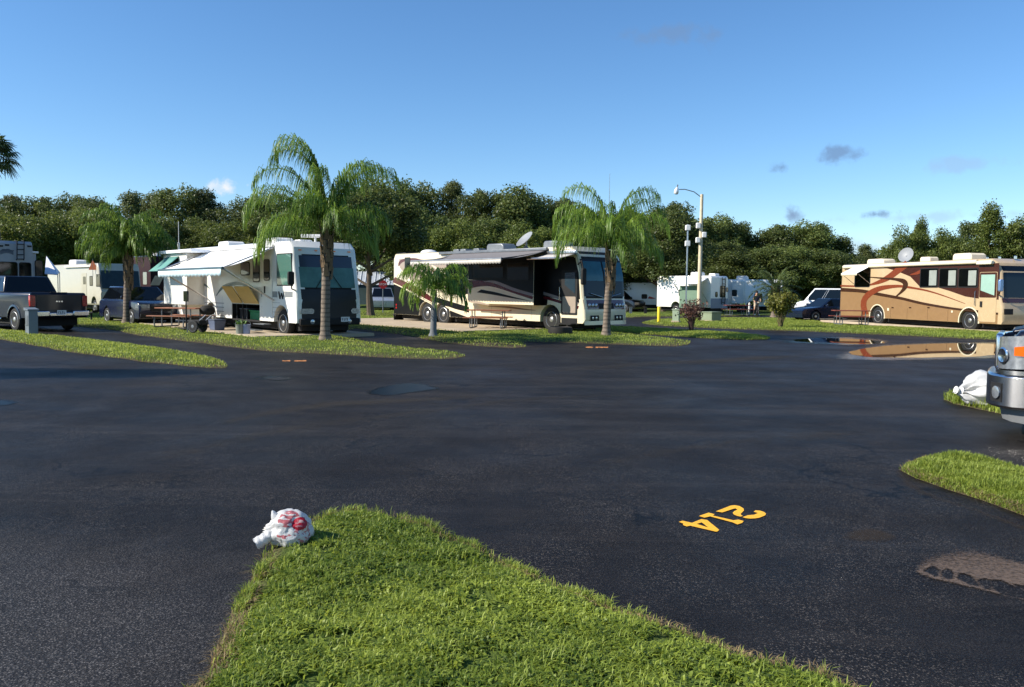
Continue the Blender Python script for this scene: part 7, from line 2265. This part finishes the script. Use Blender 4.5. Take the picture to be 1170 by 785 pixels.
for px, yt, d, wp, kd, lb in RT: tree_px(kd, lb, px, yt, d, wp*1.2, GR)
# the two nearer oaks
tree_px('oak_high', 'dense near oak with dark trunk just behind the right side of the white motorhome', 424, 217, 50, 104, None)
tree_px('oak_a', 'spreading oak whose dark trunk stands right of the yellow bollard', 759, 246, 70, 100, None)
# tree outside the frame at the left whose shadow lies across the asphalt
tree('oak_b', 'slim tree outside the left edge throwing a long shadow over the asphalt', -16.6, 14.0, 7.2, 2.3, None)


# ------------------------------------------------------------------ palms
def frond_arrays(seed, org, az, el, ln, bend, leaf=0.55, droop=0.8, n=46, wid=0.03, fold=0.0, start=0.12, power=1.3):
    rg = np.random.default_rng(seed)
    K = 22; P = [np.array(org, float)]; D = []
    e = el
    for i in range(K):
        t = i/K
        e2 = el-bend*(t**power)
        d = np.array([math.cos(az)*math.cos(e2), math.sin(az)*math.cos(e2), math.sin(e2)])
        D.append(d); P.append(P[-1]+d*ln/K)
    D.append(D[-1])
    P = np.array(P); D = np.array(D)
    V = []; Q = []; var = []
    side0 = np.array([-math.sin(az), math.cos(az), 0])
    base = rg.uniform(0.25, 0.75)
    for j in range(n):
        t = start+(1-start)*(j+rg.uniform(0, .6))/n; f = min(t, 0.999)*K; i = int(f); fr_ = f-i
        p = P[i]*(1-fr_)+P[min(i+1, K)]*fr_; d = D[i]
        l = leaf*(0.35+0.65*math.sin(math.pi*min(1, 0.18+0.75*t)))*rg.uniform(.8, 1.15)
        for s in (-1, 1):
            q1 = d*0.55+side0*s*rg.uniform(.35, 1.0)+np.array([0, 0, rg.uniform(-.35, .75)+fold])
            q1 /= np.linalg.norm(q1)
            a = p+q1*l*0.40
            q2 = q1*(1-droop)+np.array([0, 0, -1.0])*droop+d*0.2; q2 /= np.linalg.norm(q2)
            b = a+q2*l*0.34
            q3 = q2*0.5+np.array([0, 0, -1.0])*droop+rg.normal(size=3)*0.1; q3 /= np.linalg.norm(q3)+1e-9
            c = b+q3*l*0.34
            w_ = np.cross(q1, np.array([0, 0, 1.0]))+rg.normal(size=3)*0.25; w_ /= np.linalg.norm(w_)+1e-9; w_ = w_*wid*0.5
            k = len(V)
            V += [p-w_*.7, p+w_*.7, a+w_, a-w_, b+w_*.8, b-w_*.8, c+w_*.15, c-w_*.15]
            Q += [(k, k+1, k+2, k+3), (k+3, k+2, k+4, k+5), (k+5, k+4, k+6, k+7)]
            vv = np.clip(base+rg.normal()*0.2, 0, 1); var += [vv]*8
    # rachis
    for i in range(K):
        r0 = 0.030*(1-0.8*i/K); r1 = 0.030*(1-0.8*(i+1)/K); k = len(V)
        u = np.array([0, 0, 1.0])
        for (pp, rr) in ((P[i], r0), (P[i+1], r1)):
            V += [pp+side0*rr, pp+u*rr*.7, pp-side0*rr, pp-u*rr*.7]
        Q += [(k+m_, k+(m_+1) % 4, k+4+(m_+1) % 4, k+4+m_) for m_ in range(4)]
        var += [0.95]*8
    return V, Q, var


def palm(label, base, h, fronds, tr=(0.17, 0.13), boot=None, lean=(0, 0), leafmat_=LEAF_PALM, group=None, bark=M_PALMBARK, cat='palm', boots=True, **kw):
    t = thing('palm_tree', label, cat, base, 0, group)
    pts = [(0, 0, 0), (lean[0]*.3, lean[1]*.3, h*.35), (lean[0]*.7, lean[1]*.7, h*.7), (lean[0], lean[1], h)]
    P = spl(pts, 7); n = len(P); mb = MB()
    rr = []
    for i in range(n):
        u = i/(n-1); rr.append((tr[0]*(1+0.45*max(0, 1-u*9))*(1-u)+tr[1]*u)*(1+0.05*(i % 2)))
    rr = [q*1.0 for q in rr]
    mb.tube(P, rr, 12); mb.build('trunk', bark, t, smooth=60)
    V = []; Q = []; var = []
    for i, f in enumerate(fronds):
        az, el, ln, bend = f[:4]
        o = (lean[0]+0.08*math.cos(az), lean[1]+0.08*math.sin(az), h+0.05*math.sin(el))
        a, b, c = frond_arrays(100+i*7+int(h*100), o, az, el, ln, bend, power=(f[4] if len(f) > 4 else 1.5), **kw)
        k = len(V); V += a; Q += [tuple(q+k for q in qq) for qq in b]; var += c
    arrays_mesh('crown', np.array(V), np.array(Q), leafmat_, t, var=np.array(var))
    if boots:
        bm_ = MB(); r = random.Random(3)
        hb = boot or 1.2
        for k in range(26):
            a = k*2.4; z = h-hb+hb*(k/26); rad = tr[1]+0.01+0.035*(k/26)
            p = Vector((lean[0]+rad*math.cos(a)*.9, lean[1]+rad*math.sin(a)*.9, z)); q = p+Vector((math.cos(a)*.055, math.sin(a)*.055, 0.40))
            s_ = Vector((-math.sin(a), math.cos(a), 0))*0.085; o_ = Vector((math.cos(a), math.sin(a), 0))*0.035
            bm_.add([p-s_, p+s_, q+s_*.45, q-s_*.45, p-s_+o_, p+s_+o_, q+s_*.45+o_, q-s_*.45+o_], [(0, 1, 2, 3), (4, 5, 6, 7), (0, 1, 5, 4), (1, 2, 6, 5), (2, 3, 7, 6), (3, 0, 4, 7)])
        bm_.build('boots', M_BOOT, t)
    return t


def auto_fronds(seed, n, ln, el=(0.1, 1.3), bend=(1.4, 2.1)):
    r = random.Random(seed); out = []
    for k in range(n):
        u = k/(n-1)
        out.append((k*2.399+r.uniform(-.2, .2), el[0]+(el[1]-el[0])*u, ln*r.uniform(.85, 1.1)*(0.8+0.2*u), bend[0]+(bend[1]-bend[0])*r.random()))
    return out


Lf, Rt, Bk, Fd = math.pi, 0.0, math.pi/2, -math.pi/2
# tall queen palm before the white motorhome
b = G(371.5, 388.3, 0.08); h = AT(371, 268, b.y).z-0.08
F1 = [(Lf+.06, 1.50, 4.1, 3.9, 4.0), (Lf+.3, 1.54, 3.8, 3.6, 3.6), (Lf+.5, 1.50, 3.6, 3.0, 3.0), (Rt+.10, 1.27, 3.5, 2.7, 2.6), (Rt-.5, 1.42, 3.2, 2.6, 2.4), (Rt+.6, 1.40, 3.6, 2.9, 2.8),
      (Lf+.02, 0.92, 3.3, 2.6, 1.9), (Lf+.35, 1.05, 3.2, 2.7, 2.0), (Lf-.3, 0.72, 3.0, 2.4, 1.6), (Lf+.7, 0.5, 2.6, 2.1, 1.5), (Lf-.1, 0.5, 2.8, 2.1, 1.4), (Rt+.5, 0.95, 2.6, 2.5, 1.8), (Rt-.4, 0.75, 2.4, 2.4, 1.7),
      (Fd-.2, 1.15, 2.5, 2.7, 1.8), (Fd+.5, 0.85, 2.2, 2.4, 1.7), (Bk, 1.1, 2.8, 2.5, 1.9), (Bk+.6, 1.25, 3.1, 2.5, 2.2), (Fd, 1.45, 2.8, 2.5, 2.4), (Lf+.2, 1.3, 3.5, 2.9, 2.4), (Bk-.5, 1.35, 3.2, 2.6, 2.4), (Rt+.2, 0.35, 1.8, 1.8, 1.4)]
palm('tall queen palm with drooping fronds in front of the white motorhome nose', b, h, F1, (0.15, 0.12), 1.4, (0.06, 0), leaf=0.80, droop=0.82, n=84, wid=0.023)
# right queen palm
b = G(692.5, 383.4, 0.08); h = AT(697, 286, b.y).z-0.08
F2 = [(Rt+.2, 1.32, 3.2, 2.9, 2.3), (Rt-.3, 1.1, 2.8, 2.6, 1.9), (Lf, 1.25, 3.2, 2.9, 2.1), (Lf+.4, 1.05, 3.0, 2.6, 1.9), (Lf-.4, 0.85, 2.7, 2.5, 1.8), (Rt+.6, 0.8, 2.6, 2.4, 1.7), (Fd, 1.1, 2.5, 2.8, 1.9), (Fd+.6, 0.9, 2.4, 2.6, 1.8), (Fd-.6, 0.95, 2.5, 2.6, 1.8),
      (Bk, 1.3, 3.1, 2.6, 2.2), (Bk+.7, 1.2, 3.0, 2.6, 2.1), (Bk-.7, 1.2, 3.0, 2.6, 2.1), (Rt, 0.55, 2.2, 2.1, 1.5), (Lf+.1, 0.6, 2.4, 2.2, 1.6), (Rt-.1, 1.47, 3.2, 2.6, 2.6), (Lf+.1, 1.47, 3.3, 2.6, 2.6), (Fd+.3, 0.45, 1.9, 2.0, 1.5)]
palm('right queen palm with brown boots in front of the blue windshield', b, h, F2, (0.14, 0.115), 1.6, (0.12, 0), leaf=0.84, droop=0.86, n=82, wid=0.023)
# slim palm by the blue crossover
b = G(145, 369, 0.09); h = AT(146, 292, b.y).z-0.09
palm('slim palm with bushy upright crown beside the blue crossover', b, h, [(a_, e_, l_, b_, 2.3) for a_, e_, l_, b_ in auto_fronds(5, 40, 2.7, (0.35, 1.55), (2.0, 2.9))], (0.16, 0.13), 1.5, (0.1, 0), leaf=0.62, droop=0.8, n=54, wid=0.032)
# little palm before the coach
b = G(495, 384, 0.08); h = AT(497, 331, b.y).z-0.08
palm('young palm with short grey trunk before the rear wheels of the black motorhome', b, h, auto_fronds(9, 15, 1.75, (0.2, 1.45), (1.8, 2.7)), (0.12, 0.07), 0.5, (0.05, 0), leaf=0.62, droop=0.75, n=40, wid=0.03, bark=mat('grey_palm_bark', (104, 108, 112), 0.9, var=0.2, scale=10), boots=False)
# date palm beyond the leafy bush
b = Vector((AT(884, 365, 58).x, 58, 0.05)); h = AT(884, 333, 58).z
palm('date palm with arching feather fronds behind the leafy bush', b, h, auto_fronds(12, 30, 2.2, (-0.3, 1.45), (0.9, 1.5)), (0.2, 0.24), 0.9, (0.08, 0), leafmat_=LEAF_DATE, leaf=0.34, droop=0.25, n=40, wid=0.035)


# fan palm at the left edge: stiff round leaves on stalks
def fan_palm(label, base, h, n=34, R_=0.75, stalk=0.9):
    t = thing('palm_tree', label, 'palm', base)
    MB().tube([(0, 0, 0), (0.05, 0, h*.5), (0.02, 0, h)], [0.26, 0.19, 0.17], 12).build('trunk', M_PALMBARK, t)
    rg = random.Random(2); V = []; Q = []; var = []
    for k in range(n):
        az = k*2.399; el = -0.75+2.2*k/(n-1)
        d = Vector((math.cos(az)*math.cos(el), math.sin(az)*math.cos(el), math.sin(el)))
        c = Vector((0, 0, h))+d*stalk
        s = Vector((-math.sin(az), math.cos(az), 0)); u = d.cross(s)
        k0 = len(V); w_ = s*0.02
        V += [Vector((0, 0, h))-w_, Vector((0, 0, h))+w_, c+w_, c-w_]; Q.append((k0, k0+1, k0+2, k0+3)); var += [.9]*4
        for j in range(17):
            a = (j/16*2-1)*2.0
            e = (d*math.cos(a)+s*math.sin(a))
            p1 = c+e*R_*0.62+u*0.04; p2 = c+e*R_*rg.uniform(.9, 1.05)-Vector((0, 0, rg.uniform(.1, .34)))
            ws = (s*math.cos(a)-d*math.sin(a))*0.045
            k0 = len(V); V += [c-ws*.2, c+ws*.2, p1+ws, p1-ws, p2+ws*.1, p2-ws*.1]; Q += [(k0, k0+1, k0+2, k0+3), (k0+3, k0+2, k0+4, k0+5)]; var += [rg.uniform(.0, .4)]*6
    arrays_mesh('crown', np.array([tuple(v) for v in V]), np.array(Q), LEAF_DATE, t, var=np.array(var))
    return t


p = AT(-8, 180, 44)
fan_palm('tall fan palm whose dark crown enters at the left edge', (p.x, 44, 0), p.z, R_=0.8, stalk=0.7)


# ------------------------------------------------------------------ bushes
def bush(name, label, base, h, w_, ma, n, size, twigs, twigcol, bare=False, seed=1):
    t = thing(name, label, 'bush', base)
    r = random.Random(seed); mb = MB(); tips = []
    for k in range(twigs):
        a = r.uniform(0, 6.28); sp = r.uniform(.15, 1)*w_*0.5
        e = Vector((math.cos(a)*sp, math.sin(a)*sp, h*r.uniform(.6, 1)))
        m_ = Vector((e.x*.35+r.uniform(-.05, .05), e.y*.35, e.z*.5))
        mb.tube([(r.uniform(-.08, .08), r.uniform(-.08, .08), 0), m_, e], [0.022, 0.015, 0.006], 5); tips += [e, m_.lerp(e, .6)]
        for q in range(3):
            f = m_.lerp(e, r.uniform(.1, .8)); g_ = f+Vector((r.uniform(-.25, .25), r.uniform(-.25, .25), r.uniform(.1, .4)))*w_*0.6
            mb.tube([f, g_], [0.009, 0.004], 4); tips.append(g_)
    mb.build('branches', mat(twigcol[0], twigcol[1], 0.9, var=0.2), t)
    bl = [(p.x, p.y, max(p.z, 0.12), 0.17*w_, 0.17*w_, 0.15*w_) for p in tips]
    V, Q, v = crown_arrays(seed, bl, n, size)
    V[:, 2] = np.maximum(V[:, 2], 0.02)
    arrays_mesh('foliage', V, Q, ma, t, var=v)
    return t


b = G(789, 378.6, 0.07); hh = AT(789, 345, b.y).z-.07
bush('bush', 'reddish half bare bush before the lamp pole', b, hh, 1.3, LEAF_DRY, 1100, 0.10, 30, ('dark_twig', (70, 52, 50)), seed=4)
b = G(892, 374, 0.06); hh = AT(892, 337, b.y).z-.06
bush('bush', 'leafy yellow green bush on the grass left of the dark sedan', b, hh, 1.4, LEAF_BUSH, 4200, 0.13, 24, ('green_twig', (92, 84, 52)), seed=8)
